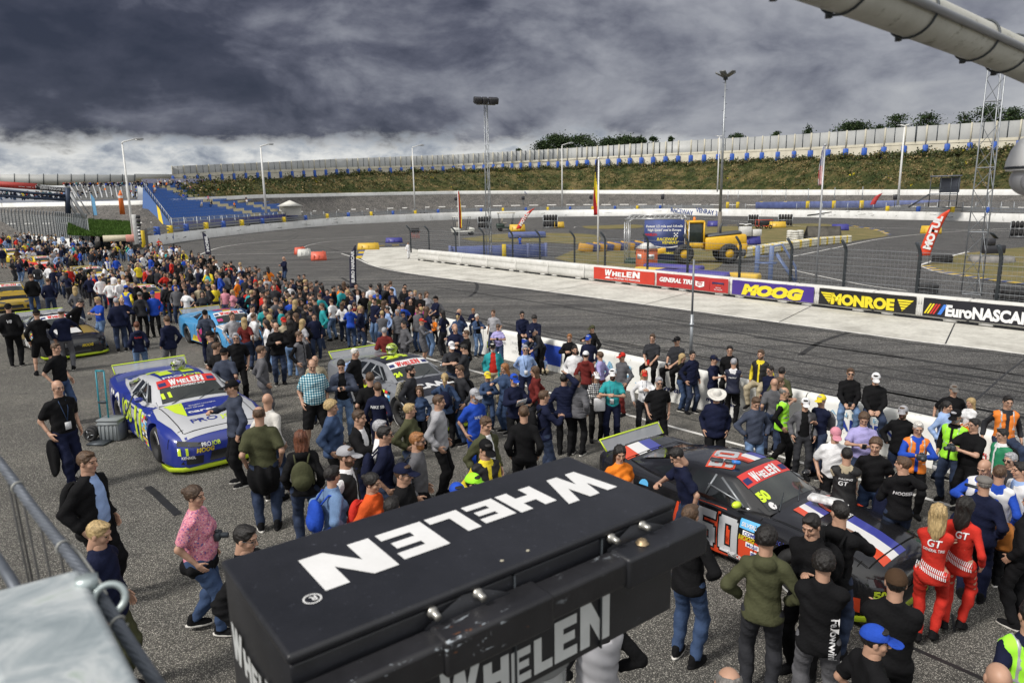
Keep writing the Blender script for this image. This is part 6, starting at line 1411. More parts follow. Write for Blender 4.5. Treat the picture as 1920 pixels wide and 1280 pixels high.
D11 = dict(banner=(red_, white_), mirror=blue_, splitter=neon, decals=[
 ('silver_hood', [(poly((-.72, -2.30), (.72, -2.30), (.86, -1.35), (.80, -.80), (-.80, -.80), (-.86, -1.35)), (0, 0, 1), TOPF, 1, None)], silver, .006),
 ('silver_door', [(poly((-.62, .60), (.95, .40), (1.02, .80), (.75, .88), (-.60, .90)), (0, 0, 0), R_S, 1, None), (poly((-.15, .16), (.95, .16), (.95, .30), (-.15, .26)), (0, 0, 0), R_S, 1, None)], silver, .003),
 ('blue_roof_panel', [(poly((-.40, -.12), (.40, -.12), (.46, .60), (-.46, .60)), (0, 0, 0), TOPF, 1, None)], blue_, .004),
 ('blue_hood_panel', [(poly((-.42, -1.62), (.50, -1.62), (.62, -.86), (-.50, -.86)), (0, 0, 0), TOPF, 1, None)], blue_, .010),
 ('neon_wedge', [(poly((-.56, -1.35), (-.42, -1.62), (-.30, -.86), (-.62, -.86)), (0, 0, 0), TOPF, 1, None), (poly((.62, -.86), (.80, -.86), (.60, -1.3)), (0, 0, 0), TOPF, 1, None), (poly((-.5, .62), (-.28, .62), (-.2, .92), (-.45, .92)), (0, 0, 0), TOPF, 1, None)], neon, .012),
 ('number', [(TX('11', 0, .07), (.06, 0, .20), R_S, .60, .48)], neon, .012),
 ('roof_number', [(TX('11', 0, .09), (-.22, -.36, 0), TOPF, .34, .66)], neon, .010),
 ('team_lettering', [(TX('JOB', 0, .02), (-.86, 0, .42), R_S, .40, .70), (TX('JOB', 0, .02), (.12, -.02, 0), TOPF, .12, .36), (TX('JOB', 0, .02), (2.4, -.30, .47), FRT, .07, .15), (TX('11', 0, .05), (2.3, -.82, .36), FRT, .12, .14), (TX('JOB', 0, .02), (1.95, .06, 0), TOPF, .13, .34)], neon, .014),
 ('team_lettering', [(TX('PRO', 0, .03), (-1.66, 0, .50), R_S, .36, .68), (TX('PRO', 0, .02), (.12, -.38, 0), TOPF, .12, .36), (TX('PRO', 0, .02), (2.4, -.46, .47), FRT, .07, .15), (TX('careonn', 0, .03), (1.50, -.36, 0), TOPF, .12, .80), (TX('PEETERMANS', 0, .03), (2.4, .06, .43), FRT, .085, .56), (TX('Joel Group', .3, .01), (1.26, -.36, 0), TOPF, .06, .36), (TX('SECURITY CONCEPTS', 0, .01), (1.14, -.25, 0), TOPF, .05, .5), (TX('KENNOL', .1, .02), (2.4, -.78, .29), FRT, .05, .2)], white_, .015),
 ('team_lettering', [(TX('PRO', 0, .01), (1.95, -.44, 0), TOPF, .16, .46), (TX('LVC', 0, .01), (2.46, .10, .085), FRT, .05, .18)], blue_, .014),
 ('sponsor_lettering', [(TX('MOOG', .2, .05), (2.4, -.56, .385), FRT, .075, .30)], yell, .015),
 ('screen_number', [(TX('11', 0, .07), (.62, -.56, 0), TOPF, .13, .18)], neon, .012),
 ('screen_text', [(TX('WWW.POWERKIT.SHOP', 0, .02), (.41, -.34, 0), TOPF, .055, .66)], white_, .012),
 ('hood_vents', [(poly((-.34, -1.86), (-.24, -1.86), (-.24, -1.82), (-.34, -1.82)), (0, 0, 0), TOPF, 1, None), (poly((.02, -1.86), (.10, -1.86), (.10, -1.82), (.02, -1.82)), (0, 0, 0), TOPF, 1, None)], black_, .012)] + side_stickers(.62, .22))
race_car('blue and silver race car number 11 with neon splitter and helmet on its roof', -7.72, 15.82, -48.9, 1.15, blue_, silver, D11, wing='PEETERMANS')
def tri(y0, w, x0, x1, dx=0):       # three stripe tricolour lying across, along x between x0 and x1
 return [(poly((y0 + k * w, -x1), (y0 + k * w + w, -x1), (y0 + k * w + w + dx, -x0), (y0 + k * w + dx, -x0)), (0, 0, 0), TOPF, 1, None) for k in range(3)]
T1, T2, T3, T4 = tri(-.36, .15, .90, 1.25, .1), tri(-.46, .21, 1.50, 2.26, .14), tri(.0, .17, -.30, -.02, 0), tri(-.7, .3, -2.25, -1.85, .1)
n50 = poly((-.10, .0), (.62, -.03), (.66, .12), (.60, .60), (.52, .66), (-.16, .66), (-.26, .56), (-.18, .06))
D50 = dict(banner=(red_, white_), mirror=neon, splitter=neon, rim=mat('black_rim', (.03, .03, .03), .35), decals=[
 ('silver_sill', [(poly((-1.0, .14), (.98, .14), (.98, .22), (.55, .24), (-.3, .40), (-.95, .46)), (0, 0, 0), R_S, 1, None)], silver, .003),
 ('red_panel', [(poly((-.70, .30), (1.00, .17), (1.0, .30), (.80, .56), (.30, .60), (-.60, .72)), (0, 0, 0), R_S, 1, None), (n50, (-.30, 0, .19), R_S, 1, None), (poly((1.7, .16), (2.2, .16), (2.2, .36), (1.75, .30)), (0, 0, 0), R_S, 1, None)], orange_, .005),
 ('number_outline', [(block50(.055), (-.22, 0, .24), R_S, .54, .72)], black_, .008),
 ('number', [(block50(), (-.22, 0, .24), R_S, .54, .70), (block50(), (-.06, -.36, 0), dict(xa=(-.45, 1, 0), ya=(-1, -.45, 0)), .36, .72)], cm('silver', (.50, .51, .53), .35), .012),
 ('roof_number_edge', [(block50(.09), (-.06, -.36, 0), dict(xa=(-.45, 1, 0), ya=(-1, -.45, 0)), .36, .74)], orange_, .007),
 ('tricolour', [T1[0], T2[0], T3[0], T4[0]], orange_, .006), ('tricolour', [T1[1], T2[1], T3[1], T4[1]], white_, .006), ('tricolour', [T1[2], T2[2], T3[2], T4[2]], frb, .006),
 ('screen_number', [(TX('50', 0, .07), (.60, -.56, 0), TOPF, .14, .22), (TX('WORLD', 0, .05), (-2.1, 0, .58), R_S, .17, .60), (TX('50', 0, .05), (2.3, -.80, .38), FRT, .09, .13)], neon, .012),
 ('screen_badge', [(poly(*[(.06 * math.cos(a), .06 * math.sin(a)) for a in [k * .524 for k in range(12)]]), (.70, -.47, 0), TOPF, 1, None), (poly(*[(.09 * math.cos(a), .09 * math.sin(a)) for a in [k * .524 for k in range(12)]]), (-1.55, 0, .80), R_S, 1, None)], white_, .012),
 ('sponsor_sticker', [(poly((0, 0), (.40, 0), (.40, .12), (0, .12)), (.50, 0, .70), R_S, 1, None), (poly(*[(.09 * math.cos(a), .09 * math.sin(a)) for a in [k * .524 for k in range(12)]]), (-1.25, 0, .78), R_S, 1, None)], cy, .010),
 ('sponsor_lettering', [(TX('SILVERLINE', .1, .03), (.53, 0, .735), R_S, .055, .34), (TX('TILTON', 0, .03), (.32, 0, .22), R_S, .06, .26)], white_, .014),
 ('sponsor_lettering', [(TX('MOOG', .2, .05), (.50, 0, .54), R_S, .07, .26), (TX('MOOG', .2, .05), (2.4, -.58, .37), FRT, .08, .26)], yell, .014),
 ('sponsor_plate', [(poly((0, 0), (.28, 0), (.28, .07), (0, .07)), (.56, 0, .61), R_S, 1, None), (poly((0, 0), (.26, 0), (.26, .07), (0, .07)), (.62, 0, .46), R_S, 1, None), (poly((0, 0), (.24, 0), (.24, .10), (0, .10)), (.70, 0, .32), R_S, 1, None), (poly((0, 0), (.26, 0), (.26, .08), (0, .08)), (.98, 0, .66), R_S, 1, None)], white_, .009),
 ('sponsor_lettering', [(TX('COMET', .1, .03), (.58, 0, .622), R_S, .048, .24), (TX('Mobil 1', 0, .02), (.64, 0, .472), R_S, .048, .22), (TX('RECO', 0, .03), (.71, 0, .335), R_S, .07, .2), (TX('RACE CAR', .1, .02), (1.0, 0, .68), R_S, .045, .2)], frb, .014),
 ('names', [(TX('ANTHONY KUMPEN', 0, .01), (.02, -.55, 0), dict(xa=(-1, 0, 0), ya=(0, 1, 0)), .045, .44), (TX('LORIS HEZEMANS', 0, .01), (-.5, -.55, 0), dict(xa=(-1, 0, 0), ya=(0, 1, 0)), .045, .4)], white_, .012),
 ('hood_lettering', [(TX('hexcombing food', 0, .02), (1.48, -.30, 0), TOPF, .075, .62)], white_, .010),
 ('hood_swirl', [(poly(*([(.34 * math.cos(a), .34 * math.sin(a)) for a in [k * .25 for k in range(-2, 14)]] + [(.26 * math.cos(a) - .02, .28 * math.sin(a)) for a in [k * .25 for k in range(13, -3, -1)]])), (1.25, .46, 0), TOPF, 1, None)], orange_, .008),
 ('hood_emblem', [(poly((-.16, -.08), (.0, -.12), (.15, -.05), (.18, .08), (.05, .10), (-.10, .04)), (1.22, .46, 0), TOPF, 1, None)], white_, .009)])
race_car('black race car number 50 with red side panel and tricolour stripes', 3.62, 10.13, -52.0, 1.0, black_, black_, D50)
grey_ = cm('grey', (.20, .21, .23), .3)
def simple(num, bcol, ncol, extra_=None, top=None, tl=neon):
 d = [('number', [(TX(num, 0, .07), (-.35, 0, .26), R_S, .50, .70), (TX(num, 0, .07), (-.15, -.36, 0), TOPF, .34, .66), (TX(num, 0, .07), (.62, -.56, 0), TOPF, .13, .2)], ncol, .012)] + side_stickers(.62, .22)
 return dict(banner=bcol, splitter=tl, decals=(extra_ or []) + d)
D24 = simple('24', (white_, red_), neon, [('black_roof_panel', [(poly((-.55, -.13), (.55, -.13), (.5, .85), (-.5, .85)), (0, 0, 0), TOPF, 1, None)], black_, .004), ('black_hood', [(poly((-.70, -1.9), (.70, -1.9), (.62, -.80), (-.62, -.80)), (0, 0, 0), TOPF, 1, None)], black_, .004),
 ('hood_lettering', [(TX('CAAL', 0, .05), (1.5, -.5, 0), TOPF, .3, 1.0)], white_, .010)])
race_car('grey and black race car number 24 in the middle of the crowd', -2.88, 17.73, -49.6, 1.05, grey_, grey_, D24)
sky_ = cm('sky_blue', (.07, .30, .58), .3)
D88 = simple('88', (white_, red_), cm('pink', (.5, .04, .18), .4), [('white_hood', [(poly((-.80, -2.0), (.80, -2.0), (.75, -.80), (-.75, -.80)), (0, 0, 0), TOPF, 1, None)], white_, .004), ('yellow_stripe', [(poly((-.15, -.12), (.15, -.12), (.30, .95), (.05, .95)), (0, 0, 0), TOPF, 1, None), (poly((-.9, .2), (.9, .2), (.6, .34), (-.7, .42)), (0, 0, 0), R_S, 1, None)], yell, .005)], tl=yell)
race_car('light blue race car number 88 with a white bonnet and yellow stripes', -11.1, 26.8, -45.4, 1.06, sky_, sky_, D88)
Dbg = simple('36', (white_, red_), white_, [('gold_flank', [(poly((-1.8, .35), (.9, .5), (.9, .62), (-1.8, .60)), (0, 0, 0), R_S, 1, None), (poly((.30, -2.0), (.78, -2.0), (.72, -.85), (.45, -.85)), (0, 0, 0), TOPF, 1, None)], cm('gold', (.30, .21, .05), .3), .004),
 ('white_hood_band', [(poly((-.45, -1.85), (.30, -1.85), (.30, -1.2), (-.45, -1.2)), (0, 0, 0), TOPF, 1, None)], white_, .005), ('sponsor_lettering', [(TX('MOOG', .2, .05), (2.4, .10, .38), FRT, .09, .34)], yell, .012)])
race_car('black and gold race car with a white bonnet patch near the left edge', -17.5, 26.5, -44.6, 1.08, black_, black_, Dbg)
gold_ = cm('gold_yellow', (.42, .28, .02), .3)
race_car('yellow and black race car cut off by the left edge', -27.9, 38.6, -50, 1.05, gold_, gold_, simple('54', (white_, red_), black_, [('black_nose', [(poly((-.9, -2.3), (.9, -2.3), (.9, -1.9), (-.9, -1.9)), (0, 0, 0), TOPF, 1, None)], black_, .004)], tl=black_))
race_car('red race car with a yellow roof left of the light blue car', -19.5, 36.7, -40, 1.05, red_, yell, simple('27', (white_, red_), yell, tl=yell))
for (px, py, lb, c1, c2, nn) in (((170, 512, 'yellow race car with a white bonnet deep in the far crowd', yell, yell, '33')), (78, 490, 'red and yellow race car beside the pit fence crowd', red_, yell, '66'), (22, 474, 'farthest yellow race car at the left edge', yell, yell, '21')):
 p = at(px, py, .9); race_car(lb, p.x, p.y, -42, 1.08, c1, c2, simple(nn, (white_, red_), black_, [('white_hood', [(poly((-.7, -2.0), (.7, -2.0), (.7, -1.2), (-.7, -1.2)), (0, 0, 0), TOPF, 1, None)], white_, .004)], tl=yell))
def helmet(px, py, z, s, cols, label, rz, group='racing helmets on car roofs'):
 p = at(px, py, z); t = thing('racing_helmet', label, 'helmet', p, rz, group, s)
 m = node_mat('helmet_paint_' + label[:5], lambda T: (T.ramp(T.noise(9, 3, .6, dist=1.5), [(.38, cols[0]), (.44, cols[1]), (.52, cols[0]), (.60, cols[2]), (.66, cols[0])]), .25, None, 0))
 o = MB().ell((0, 0, .135), (.135, .15, .135), 24).build('shell', m, t); smooth_angle(o, 80); o = MB().ell((0, -.05, .05), (.10, .11, .05), 16).build('chin_bar', m, t); smooth_angle(o, 80)
 o = MB().ell((0, -.045, .145), (.118, .125, .045), 20).build('visor', GLASS, t); smooth_angle(o, 80)
 MB().lathe([(.10, 0), (.12, .02), (.10, .04)], (0, 0, 0), 18).build('rim', mat('helmet_rim', (.55, .75, .05), .4), t)
helmet(335, 695, 1.42, 1.15, ((.05, .05, .06), (.5, .5, .5), (.45, .60, .03)), 'grey helmet with neon trim on the roof of car number 11', -.4)
helmet(735, 664, 1.30, 1.15, ((.45, .60, .03), (.03, .03, .03), (.6, .6, .6)), 'neon and black helmet on the roof of car number 24', -.3)
p = at(1368, 868, 1.28); t = thing('goggles', 'blue and black goggles lying on the roof of car number 50', 'goggles', p, -.5); MB().box((0, 0, .03), (.16, .09, .05), None, .02).box((-.2, .02, .02), (.2, .1, .03), None, .01).build('frame', M_post, t); MB().box((.10, -.02, .04), (.14, .06, .06), None, .02).build('lens', mat('goggle_blue', (.03, .18, .55), .2), t)
p = at(215, 822); t = thing('storage_crate', 'grey plastic crate beside the rear wheel of car number 11', 'crate', p, -.05, None, 1.1); M_cr = mat('crate_grey', (.22, .24, .25), .5, var=.08)
MB().box((0, 0, .22), (.44, .36, .43), None, .02).build('tub', M_cr, t); MB().box((0, 0, .45), (.47, .39, .035), None, .01).build('lid', M_cr, t); m_ = MB()
for k in range(5): m_.box((-.17 + k * .085, -.185, .2), (.02, .015, .36))
m_.box((0, -.187, .37), (.47, .02, .03)).box((-.225, 0, .37), (.02, .38, .03)); m_.build('ribs', M_cr, t)
p = at(197, 823); t = thing('hand_truck', 'folding hand truck with teal tubes standing against the grey crate', 'hand truck', p, -.1, None, 1.42); M_tq = mat('teal_tube', (.01, .20, .26), .4)
for x in (-.05, .09): MB().tube([(x, .02, .18), (x + .01, .05, 1.14)], .013, 8).build('tube', M_tq, t)
MB().tube([(-.04, .05, 1.14), (.10, .05, 1.14)], .016, 8).build('handle', M_tq, t); MB().box((.02, .04, .62), (.17, .04, .05), None, .01).box((.02, .02, .18), (.26, .08, .10), None, .02).box((.06, -.16, .02), (.30, .34, .02)).build('bracket', M_post, t)
for x, y in ((-.20, .0), (-.14, -.14)): m_ = MB(); torus(m_, (x, y, .125), .085, .028, 'X' if False else 'Y', 20, 8); m_.lathe([(0, -.02), (.08, -.02), (.08, .02), (0, .02)], (x, y, .125), 16, 'Y'); m_.build('wheel', M_tyre, t); m_ = MB(); [m_.box((x + math.cos(a) * .05, y - .025, .125 + math.sin(a) * .05), (.05, .012, .014), Matrix.Rotation(-a, 3, 'Y')) for a in (0, 2.09, 4.19)]; m_.build('spokes', M_gal, t)
p = at(1548, 937, 1.02); tag(MB().box((0, 0, 0), (.46, .2, .07), Matrix.Rotation(-.7, 3, 'Z'), .02).build('paper_pack', mat('paper_pack', (.6, .6, .6), .6, var=.4, scale=14)), 'white packet lying at the foot of the windscreen of car number 50', 'packet'); C.objects[-1].location = p
t = thing('cable', 'black cable running from the crate into the window of car number 11', 'cable', (0, 0, 0)); MB().tube(curve([at(232, 790, .4), at(238, 770, .9), at(252, 738, 1.15), at(268, 736, 1.2), at(284, 748, 1.1)], 6), .018, 6).build('cable', M_post, t)
# ------------------------------------------------------------------ people: bodies grown from a distance field, one continuous surface each
def cap(P, a, b, ra, rb):
 a = np.array(a, np.float32); b = np.array(b, np.float32); d = b - a; L = float(d @ d) + 1e-9
 px, py, pz = P[0] - a[0], P[1] - a[1], P[2] - a[2]; t = np.clip((px * d[0] + py * d[1] + pz * d[2]) / L, 0, 1)
 return np.sqrt((px - d[0] * t) ** 2 + (py - d[1] * t) ** 2 + (pz - d[2] * t) ** 2) - (ra + (rb - ra) * t)
def elp(P, c, r, R=None):
 x, y, z = P[0] - c[0], P[1] - c[1], P[2] - c[2]
 if R is not None:
  R = np.array(R.transposed() if isinstance(R, Matrix) else R); x, y, z = R[0, 0] * x + R[0, 1] * y + R[0, 2] * z, R[1, 0] * x + R[1, 1] * y + R[1, 2] * z, R[2, 0] * x + R[2, 1] * y + R[2, 2] * z
 k0 = np.sqrt((x / r[0]) ** 2 + (y / r[1]) ** 2 + (z / r[2]) ** 2); k1 = np.sqrt((x / r[0] ** 2) ** 2 + (y / r[1] ** 2) ** 2 + (z / r[2] ** 2) ** 2) + 1e-6
 return k0 * (k0 - 1) / k1
def sm(a, b, k=.03):
 h = np.clip(.5 + .5 * (b - a) / k, 0, 1); return b + (a - b) * h - k * h * (1 - h)
def gridp(lo, hi, h):
 ax = [np.arange(l - 2 * h, u + 2.5 * h, h, dtype=np.float32) for l, u in zip(lo, hi)]
 return np.meshgrid(*ax, indexing='ij'), np.array([a[0] for a in ax]), h
def snet(F, org, h):
 sh = np.array(F.shape) - 1; n = int(sh.prod()); acc = np.zeros((3, n)); cnt = np.zeros(n); Q = []
 for ax in range(3):
  s0 = [slice(None)] * 3; s1 = [slice(None)] * 3; s0[ax] = slice(0, -1); s1[ax] = slice(1, None); a, b = F[tuple(s0)], F[tuple(s1)]
  m = (a < 0) != (b < 0); idx = np.argwhere(m); o1, o2 = (ax + 1) % 3, (ax + 2) % 3
  ok = (idx[:, o1] > 0) & (idx[:, o1] < sh[o1]) & (idx[:, o2] > 0) & (idx[:, o2] < sh[o2]); idx = idx[ok]
  if not len(idx): continue
  av = a[tuple(idx.T)]; bv = b[tuple(idx.T)]; pos = idx.astype(float); pos[:, ax] += av / (av - bv); q = []
  for d1, d2 in ((0, 0), (1, 0), (1, 1), (0, 1)):
   c = idx.copy(); c[:, o1] -= d1; c[:, o2] -= d2; ci = (c[:, 0] * sh[1] + c[:, 1]) * sh[2] + c[:, 2]; q.append(ci)
   cnt += np.bincount(ci, minlength=n)
   for k in range(3): acc[k] += np.bincount(ci, pos[:, k], minlength=n)
  q = np.stack(q, 1); fl = av < 0; q[~fl] = q[~fl][:, ::-1]; Q.append(q)
 if not Q: return np.zeros((0, 3)), np.zeros((0, 4), int)
 Q = np.concatenate(Q); ids, inv = np.unique(Q, return_inverse=True)
 return (acc[:, ids] / cnt[ids]).T * h + org, inv.reshape(Q.shape)
def net(fn, lo, hi, h):
 P, o, h = gridp(lo, hi, h); return snet(fn(P), o, h)
# --- head, hair and hands templates (centre of the head at the origin, looking to +Y)
@functools.lru_cache(None)
def head_geo(lod, fem, beard=False):
 h = (.0062, .0095, .018)[lod]; w = .94 if fem else 1.0
 def f(P):
  d = elp(P, (0, -.014, .030), (.074 * w, .094, .088)); d = sm(d, elp(P, (0, .024, -.038), (.056 * w, .060, .074)), .03)
  d = sm(d, elp(P, (0, .066, -.088), (.022, .020, .020)), .02)
  for s in (-1, 1):
   d = sm(d, elp(P, (s * .036, .058, -.022), (.024, .022, .024)), .02); d = sm(d, cap(P, (s * .012, .084, .038), (s * .045, .072, .036), .008, .007), .012)
   d = -sm(-d, elp(P, (s * .030, .092, .014), (.018, .014, .012)), .010); d = sm(d, elp(P, (s * .030, .074, .013), (.014, .012, .011)), .004)
   d = sm(d, elp(P, (s * .077 * w, -.004, -.002), (.010, .020, .032)), .008)
  d = sm(d, cap(P, (0, .084, .022), (0, .108, -.018), .007, .012), .010); d = sm(d, elp(P, (0, .096, -.022), (.017, .012, .008)), .006)
  d = sm(d, elp(P, (0, .084, -.050), (.024, .011, .006)), .005); d = sm(d, elp(P, (0, .081, -.061), (.019, .011, .006)), .005)
  if beard: d = sm(d, elp(P, (0, .045, -.075), (.052, .050, .050)), .012)
  return sm(d, cap(P, (0, -.012, -.07), (0, -.018, -.145), .052 if fem else .060, .048 if fem else .055), .035)
 V, Q = net(f, (-.10, -.12, -.20), (.10, .125, .125), h); c = V[Q].mean(1); mi = np.zeros(len(Q), int)
 mi[(np.abs(c[:, 0]) < .024) & (np.abs(c[:, 2] + .0555) < .0095) & (c[:, 1] > .085)] = 1
 for s in (-1, 1):
  mi[((c[:, 0] - s * .030) / .014) ** 2 + ((c[:, 2] - .013) / .0085) ** 2 + np.where(c[:, 1] < .06, 9, 0) < 1] = 2
  mi[(np.abs(c[:, 0] - s * .032) < .019) & (np.abs(c[:, 2] - .036 + .1 * np.abs(np.abs(c[:, 0]) - .032)) < .0055) & (c[:, 1] > .055)] = 3
 if beard: mi[(c[:, 2] < -.036) & (c[:, 2] > -.135) & (c[:, 1] > -.002 + (c[:, 2] + .036) * -.2) & (mi == 0) & ~((np.abs(c[:, 0]) < .022) & (np.abs(c[:, 2] + .0555) < .012))] = 3
 return V, Q, mi
@functools.lru_cache(None)
def hair_geo(style, lod):
 h = (.008, .011, .02)[lod]
 def f(P):
  X, Y, Z = P; t = {'c': .022, 'f': .03, 's': .005, 'r': .004, 'l': .013, 'p': .008, 'u': .009, 'b': .004}[style]
  d = elp(P, (0, -.018, .034), (.077 + t, .096 + t, .090 + t * 1.2))
  if style in 'cf': d = d + .007 * np.sin(X * 90) * np.sin(Y * 90 + 1) * np.sin(Z * 90 + 2)
  else: d = d + .0035 * np.sin(X * 150 + 40 * Y + 3 * np.sin(Z * 50)) * np.sin(Y * 55 + Z * 70 + 2 * np.sin(X * 60)) + .002 * np.sin(X * 300 + Z * 210)
  face = elp(P, (0, .108, -.040), (.080, .090, .118)); d = -sm(-d, face + .004 * np.sin(X * 210 + Z * 30), .022)
  low = -.045 if style in 's' else -.02 if style in 'rcf' else -.06; d = np.maximum(d, (low - Z) + np.where(Y > -.02, (Y + .02) * 1.1, 0))
  if style == 's': d = sm(d, elp(P, (.01, .040, .106), (.050, .038, .016)), .02)
  if style == 'r': d = np.maximum(d, -elp(P, (0, .02, .11), (.074, .11, .075)))
  if style == 'l':
   for s in (-1, 1): d = sm(d, cap(P, (s * .060, -.03, .01), (s * .065, -.035, -.20), .034, .026), .03)
   d = sm(d, elp(P, (0, -.075, -.13), (.078, .040, .17)), .03); d = d + .004 * np.sin(X * 130 + np.sin(Z * 20) * 2)
  if style == 'p': d = sm(d, cap(P, (0, -.115, .03), (0, -.145, -.05), .026, .030), .02); d = sm(d, cap(P, (0, -.145, -.05), (0, -.125, -.20), .030, .012), .02)
  if style == 'u': d = sm(d, elp(P, (0, -.125, .045), (.036, .034, .036)), .01)
  return d
 return net(f, (-.13, -.20, -.33), (.13, .12, .17), h)
@functools.lru_cache(None)
def cap_geo(kind, lod):
 h = (.0075, .010, .018)[lod]
 def f(P):
  X, Y, Z = P
  if kind == 'cap':
   d = np.maximum(elp(P, (0, -.016, .036), (.090, .110, .102)), .034 - Z + .10 * (Y + .02)); br = elp(P, (0, .125, .044), (.075, .075, .30)); return np.minimum(d, np.maximum(br, np.abs(Z - .047 + .25 * (Y - .09) ** 1 * .6 + X * X * 3) - .005))
  if kind == 'hat':
   d = np.maximum(elp(P, (0, -.014, .05), (.090, .108, .115)), .045 - Z); return sm(d, np.maximum(np.sqrt(X * X + (Y * .92) ** 2) - .19, np.abs(Z - .052 - (np.abs(X) ** 2) * .9) - .006), .02)
  if kind == 'flat': return np.maximum(elp(P, (0, .0, .058), (.098, .128, .062)), .040 - Z)
  return np.maximum(elp(P, (0, -.014, .036), (.088, .108, .104)), .03 - Z)
 return net(f, (-.20, -.20, .0), (.20, .22, .17), h)
@functools.lru_cache(None)
def hand_geo(side, grip, lod):
 """wrist at the origin, fingers towards -Z, palm facing inwards (-X for the right hand)"""
 h = (.0052, .008, .014)[lod]; s = side
 def f(P):
  d = elp(P, (0, 0, -.050), (.016, .040, .052)); d = sm(d, cap(P, (0, 0, .02), (0, 0, -.03), .026, .024), .02)
  for i, (y, L) in enumerate(((.029, .066), (.010, .075), (-.009, .070), (-.027, .054))):
   a = np.array((0, y, -.088)); cur = (.35 + .05 * i) if not grip else 1.25
   d1 = np.array((-s * math.sin(cur * .5), y * .6, -math.cos(cur * .5))); d2 = np.array((-s * math.sin(cur * 1.2), 0, -math.cos(cur * 1.2))); d3 = np.array((-s * math.sin(cur * 1.9), 0, -math.cos(cur * 1.9)))
   b = a + d1 * L * .45; c = b + d2 * L * .32; e = c + d3 * L * .26
   for p, q, r in ((a, b, .0098), (b, c, .0088), (c, e, .0078)): d = sm(d, cap(P, p, q, r, r - .0008), .003)
  a = np.array((-s * .004, .034, -.030)); b = a + np.array((-s * .018, .026, -.028)); c = b + np.array((-s * .008, .006 if grip else .012, -.030))
  d = sm(d, cap(P, a, b, .014, .0115), .008); return sm(d, cap(P, b, c, .0110, .009), .003)
 return net(f, (-.075, -.05, -.18), (.075, .09, .045), h)
@functools.lru_cache(None)
def shoe_geo(lod):
 h = (.011, .015, .025)[lod]
 def f(P):
  X, Y, Z = P; d = sm(elp(P, (0, .075, .040), (.046, .110, .046)), elp(P, (0, -.030, .055), (.040, .060, .062)), .03); d = sm(d, cap(P, (0, -.03, .06), (0, -.03, .11), .042, .044), .02)
  d = np.minimum(d, np.maximum(elp(P, (0, .040, .018), (.052, .152, .30)), np.abs(Z - .016) - .014)); return np.maximum(d, -Z)
 V, Q = net(f, (-.06, -.11, -.01), (.06, .20, .13), h); return V, Q, (V[Q].mean(1)[:, 2] < .030).astype(int)
PAL = {'K': (.007, .007, .008), 'N': (.009, .012, .034), 'G': (.11, .11, .12), 'g': (.34, .34, .36), 'W': (.72, .72, .73), 'B': (.02, .07, .42), 'b': (.30, .42, .68), 'D': (.027, .040, .078), 'd': (.13, .21, .36), 'R': (.50, .03, .02),
       'O': (.75, .20, .02), 'o': (.60, .09, .02), 'Y': (.75, .60, .04), 'V': (.36, .85, .04), 'L': (.065, .068, .035), 'E': (.015, .20, .09), 'P': (.58, .24, .30), 'M': (.38, .03, .24), 'U': (.36, .33, .60), 'T': (.03, .30, .32),
       't': (.42, .36, .25), 'n': (.085, .048, .026), 'C': (.030, .031, .036), 'm': (.14, .022, .020), 'k': (.010, .008, .007), 'a': (.12, .04, .018), 'w': (.60, .58, .54), 'i': (.28, .12, .04), 'y': (.42, .30, .14), 'e': (.17, .16, .15), 'H': (.06, .035, .02),
       'J': (.042, .070, .14), 'F': (.05, .06, .09), 'S': (.46, .27, .185), 'z': (.26, .135, .075)}
def cloth(key, kind='cloth'):
 c = PAL[key]
 if kind == 'hair': return mat('hair_' + key, c, .5, 0, .45, 60.0, .5, 160.0, stretch=(1, 1, .25))
 if kind == 'skin': return mat('skin_' + key, c, .5, 0, .10, 14.0)
 if kind in ('D', 'denim'): return mat('denim_' + key, c, .9, 0, .35, 9.0, .35, 90.0)
 m = mat('cloth_' + key, c, .85, 0, .22, 6.0, .4, 40.0); m.node_tree.nodes['Principled BSDF'].inputs['Specular IOR Level'].default_value = .15; return m
def checks(name, c1, c2, c3, n):
 def fn(T):
  s = T.nt.nodes.new('ShaderNodeSeparateXYZ'); T.L.new(T.tc.outputs['Object'], s.inputs[0]); out = []
  for k in (0, 2):
   m = T.nt.nodes.new('ShaderNodeMath'); m.operation = 'MULTIPLY'; m.inputs[1].default_value = n; T.L.new(s.outputs[k], m.inputs[0]); f = T.nt.nodes.new('ShaderNodeMath'); f.operation = 'PINGPONG'; f.inputs[1].default_value = .5; T.L.new(m.outputs[0], f.inputs[0])
   g = T.nt.nodes.new('ShaderNodeMath'); g.operation = 'GREATER_THAN'; g.inputs[1].default_value = .25; T.L.new(f.outputs[0], g.inputs[0]); out.append(g.outputs[0])
  return T.mix(out[1], T.mix(out[0], c1, c2), T.mix(out[0], c2, c3)), .85, None, 0
 return node_mat(name, fn)
SPECIAL = {'1': checks('teal_check_shirt', (.70, .72, .70), (.10, .34, .42), (.02, .06, .12), 22.0), '2': checks('black_white_check', (.65, .65, .65), (.12, .12, .12), (.01, .01, .01), 22.0),
 '3': node_mat('floral_print', lambda T: (T.ramp(T.noise(42, 2, .6), [(.36, (.10, .12, .30)), (.42, (.55, .12, .18)), (.52, (.62, .32, .38)), (.60, (.55, .10, .16)), (.68, (.72, .60, .60))]), .85, None, 0)),
 '4': node_mat('camouflage', lambda T: (T.ramp(T.noise(16, 3, .6), [(.36, (.03, .03, .025)), (.45, (.20, .19, .15)), (.55, (.36, .33, .26)), (.64, (.08, .08, .06))]), .85, None, 0))}
def M_of(k, kind='cloth'): return SPECIAL[k] if k in SPECIAL else cloth(k, kind)
